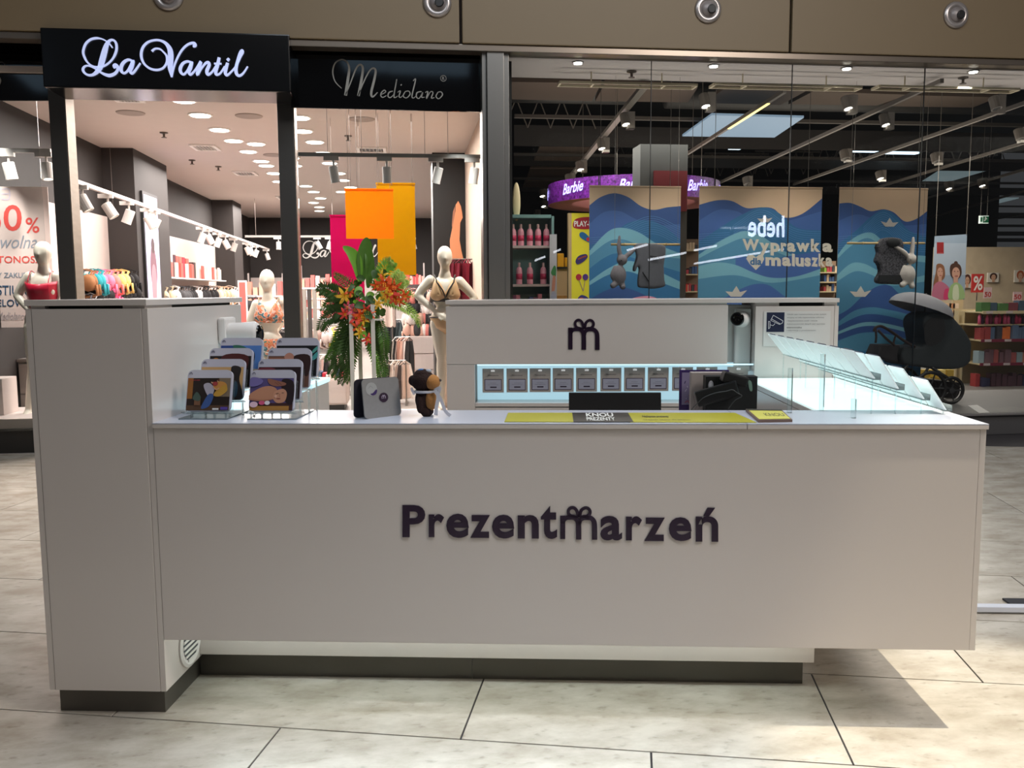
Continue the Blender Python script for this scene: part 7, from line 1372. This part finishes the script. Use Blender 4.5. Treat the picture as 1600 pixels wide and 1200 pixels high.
for i in range(8):
    x = x0+.02+i*.055; mb = MB(); mb.box(x, x+.05, Yd+.0, Yd+.1, zc1-.08, zc1-.08+r3.uniform(.1, .18)); top(mb, 'toy_box', '%s toy box on the lowest visible shelf beside the ribbed column' % ['blue', 'plum', 'pink', 'grey-green', 'yellow'][i % 5], 'box', mts[i % 5], 'toy boxes on the lowest shelf beside the ribbed column')
# surfboard-like display, posters, yellow toys
c = P(807, 338, 8.4); mb = MB(); mb.smooth = True; mb.ball(c+Vector((0, 0, .18)), .05, .02, .24, 12, 12); top(mb, 'toy_surfboard', 'pale upright toy surfboard above the pink bottle shelf', 'toy', mat('pale_wood', (206, 190, 150), .5))
Yq = 8.1; t = thing('shelf_end_poster', 'white shelf-end poster with green and peach figures', 'poster', P(866, 480, Yq)); mb = MB(); a = P(859, 520, Yq); b = P(870, 366, Yq); mb.box(a.x, b.x, Yq, Yq+.01, a.z, b.z); mb.build('sheet', mat('poster_white', (206, 210, 220), .6), t)
art('poster_print', t, lambda p, q: P(p, q, Yq-.001), [((70, 150, 90), 's', [(861, 425), (866, 415), (869, 420), (868, 432), (863, 430)]), ((226, 160, 140), 's', [(862, 455), (864, 432), (868, 434), (866, 456)]), ((190, 200, 230), 's', [(860, 470), (863, 455), (869, 460), (869, 475)])], (0, -1, 0))
t = thing('wood_counter', 'pale wooden counter behind the yellow toys', 'counter', P(880, 470, 10.0)); a = P(869, 520, 10); b = P(892, 418, 10); t.location.z = 0; ORG[t.name].z = 0
mb = MB(); mb.box(a.x, b.x, 10, 10.5, 0, b.z-.02); mb.build('front', mat('pale_wood_panel', (190, 160, 124), .6), t); mb = MB(); mb.box(a.x-.02, b.x+.02, 9.97, 10.52, b.z-.02, b.z+.01); mb.build('top', BLACK, t)
for u, w_, h_, lab in ((876, .10, .20, 'tall yellow toy block on the wooden counter'), (886, .07, .14, 'low yellow toy block on the wooden counter')):
    c = P(u, 417, 10.1); mb = MB(); mb.box(c.x-w_*.5, c.x+w_*.5, 10.1, 10.2, b.z+.01, b.z+.01+h_); top(mb, 'toy_block', lab, 'toy', mat('toy_yellow', (236, 170, 20), .5), bevel=.012)
a = P(869, 471, 9.9); b = P(886, 462, 9.9); mb = MB(); mb.box(a.x, b.x, 9.9, 10.0-.04, 0, b.z); top(mb, 'cardboard_box', 'brown cardboard box below the yellow toys', 'box', mat('cardboard', (170, 120, 60), .8))
# stuff seen between the banners
r3 = random.Random(21)
for k_, (u0, u1, vs2, nm) in enumerate(((1068, 1092, (390, 428, 455), 'between the first two wave banners'), (1288, 1311, (425, 440, 455), 'between the last two wave banners'))):
    Y = 11.5; a = P(u0, 480, Y); b = P(u1, vs2[0]-18, Y); t = thing('product_shelving', 'far shelving seen '+nm, 'shelving', Vector(((a.x+b.x)/2, Y, 0)))
    mb = MB(); mb.box(a.x-.1, b.x+.1, Y+.3, Y+.34, 0, b.z); mb.build('back_panel', mat('far_back', (120, 96, 76), .7), t)
    for v in vs2: mb = MB(); z = P(u0, v, Y).z; mb.box(a.x-.1, b.x+.1, Y, Y+.3, z-.02, z); mb.build('shelf_board', GOND, t)
    for v in vs2:
        z = P(u0, v, Y).z; mts = ramp((170, 60, 70), (60, 90, 140), (120, 160, 60), (206, 180, 150), (60, 60, 66))
        for i in range(5): x = a.x+(b.x-a.x)*(i+.1)/5; ci = r3.randrange(5); mb = MB(); mb.box(x, x+(b.x-a.x)/6, Y+.05, Y+.2, z, z+r3.uniform(.07, .13)); top(mb, 'product_pack', '%s package on far shelving %s' % (['red', 'blue', 'green', 'beige', 'black'][ci], nm), 'package', mts[ci], 'packages '+nm)
Yf = 8.8; a = P(1060, 456, Yf); b = P(1068, 444, Yf); t = thing('fire_sign', 'small red fire equipment sign left of the second wave banner', 'sign', Vector(((a.x+b.x)/2, Yf, a.z))); mb = MB(); mb.box(a.x-.01, b.x+.06, Yf, Yf+.01, a.z, b.z); mb.build('plate', mat('fire_red', (206, 60, 50), .5), t)
mb = MB(); mb.box((a.x+b.x)/2, (a.x+b.x)/2+.025, Yf-.003, Yf-.001, a.z+.015, b.z-.015); mb.build('symbol', WHITE, t)
mb = MB(); mb.box(a.x+.02, a.x+.04, Yf+.011, Yf+.03, .2, b.z); mb.build('post', GREYT, t)
# things on the aisle floor at the right
a = at(1480, 956, 2, 0); b = at(1640, 958, 2, 0); d = (b-a); mb = MB(); nn_ = Vector((-d.y, d.x, 0)).normalized()*.022; mb.obox((a+b)/2+Vector((.0, 0, .02)), d/2, nn_, (0, 0, .012)); top(mb, 'cable_cover', 'white cable cover strip lying on the floor right of the kiosk', 'cable cover', mat('cover_white', (226, 230, 240), .35), bevel=.003)
q = [at(u, v, 2, .001) for u, v in ((1566, 937), (1640, 938), (1640, 949), (1583, 949))]; mb = MB(); mb.prism(q, (0, 0, .008)); top(mb, 'floor_mat', 'dark grey mat on the floor at the right picture edge', 'mat', mat('floor_mat_grey', (56, 56, 60), .8))
# what the glass reflects: the shop sign and lamps across the aisle (behind the camera)
t = thing('shop_sign', 'glowing white lettering of the shop across the aisle', 'sign', (5.6, -5.2, 2.2)); Ym = -5.2
def mir(u, v): p = at(u, v, 1, 2*YG-Ym); return Vector((p.x, Ym, p.z))
mb = MB(); L0, L1 = mir(1226, 371), mir(1170, 371)
text(mb, 'hebe', rectfn(mir(1226, 371), mir(1169, 370), mir(1226, 337), mir(1169, 336)), .02); mb.build('letters', mat('sign_glow', (225, 236, 255), .5, em=16), t, fixn=False)
mb = MB(); text(mb, 'zdrowie i piekno', rectfn(mir(1168, 359), mir(1126, 359), mir(1168, 353), mir(1126, 353)), .0); mb.build('small_letters', mat('sign_glow_small', (225, 236, 255), .5, em=8), t, fixn=False)
for (p0, p1, lab) in (((1085, 391), (1120, 384), 'a'), ((1085, 412), (1225, 389), 'b'), ((980, 391), (1012, 382), 'c'), ((1013, 406), (1072, 395), 'd'), ((865, 394), (876, 390), 'e'), ((836, 407), (852, 401), 'f')):
    a, b = mir(*p0), mir(*p1); mb = MB(); dv = b-a; mb.obox((a+b)/2, dv/2, (0, .02, 0), (0, 0, .022)); top(mb, 'tube_lamp', 'slanting white tube lamp in the shop across the aisle', 'lamp', mat('tube_behind', (240, 244, 255), .5, em=10), 'tube lamps across the aisle')

# roof lights of the mall above the kiosk: their mirror image shows in the black glass sign
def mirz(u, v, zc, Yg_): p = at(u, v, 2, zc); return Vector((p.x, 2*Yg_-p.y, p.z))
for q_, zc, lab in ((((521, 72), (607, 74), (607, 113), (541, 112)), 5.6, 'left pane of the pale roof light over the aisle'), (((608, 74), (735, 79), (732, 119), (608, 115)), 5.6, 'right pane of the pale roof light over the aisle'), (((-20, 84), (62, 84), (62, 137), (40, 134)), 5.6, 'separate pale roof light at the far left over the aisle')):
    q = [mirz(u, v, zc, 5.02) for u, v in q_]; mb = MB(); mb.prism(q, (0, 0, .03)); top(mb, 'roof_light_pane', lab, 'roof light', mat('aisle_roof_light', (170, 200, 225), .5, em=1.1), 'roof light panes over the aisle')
# labels that several things share get their place in the row, counted in the picture
bpy.context.view_layer.update()
ORD = 'first second third fourth fifth sixth seventh eighth ninth tenth eleventh twelfth thirteenth fourteenth fifteenth sixteenth seventeenth eighteenth nineteenth twentieth twenty-first twenty-second twenty-third twenty-fourth twenty-fifth twenty-sixth twenty-seventh twenty-eighth twenty-ninth thirtieth'.split()
by = {}
for o in SC.objects:
    if o.parent is None and 'label' in o.keys() and o.get('kind') is None: by.setdefault(o['label'], []).append(o)
def px(o):
    d = o.matrix_world.translation-CAM; z = d.dot(FWD); return 800+FPX*d.dot(RT)/z, 600-FPX*d.dot(UP)/z
for lb, os_ in by.items():
    if 1 < len(os_) <= 30:
        n = len(os_); w = len(lb.split()); pq = [px(o) for o in os_]
        up_ = max(p[1] for p in pq)-min(p[1] for p in pq) > 1.6*(max(p[0] for p in pq)-min(p[0] for p in pq))
        os_.sort(key=lambda o: px(o)[1 if up_ else 0])
        for i, o in enumerate(os_):
            e = ('topmost' if up_ else 'leftmost') if i == 0 else ('lowest' if up_ else 'rightmost') if i == n-1 else ORD[i]+(' from the top' if up_ else ' from the left')
            if w+len(e.split()) <= 16: o['label'] = lb+', '+e
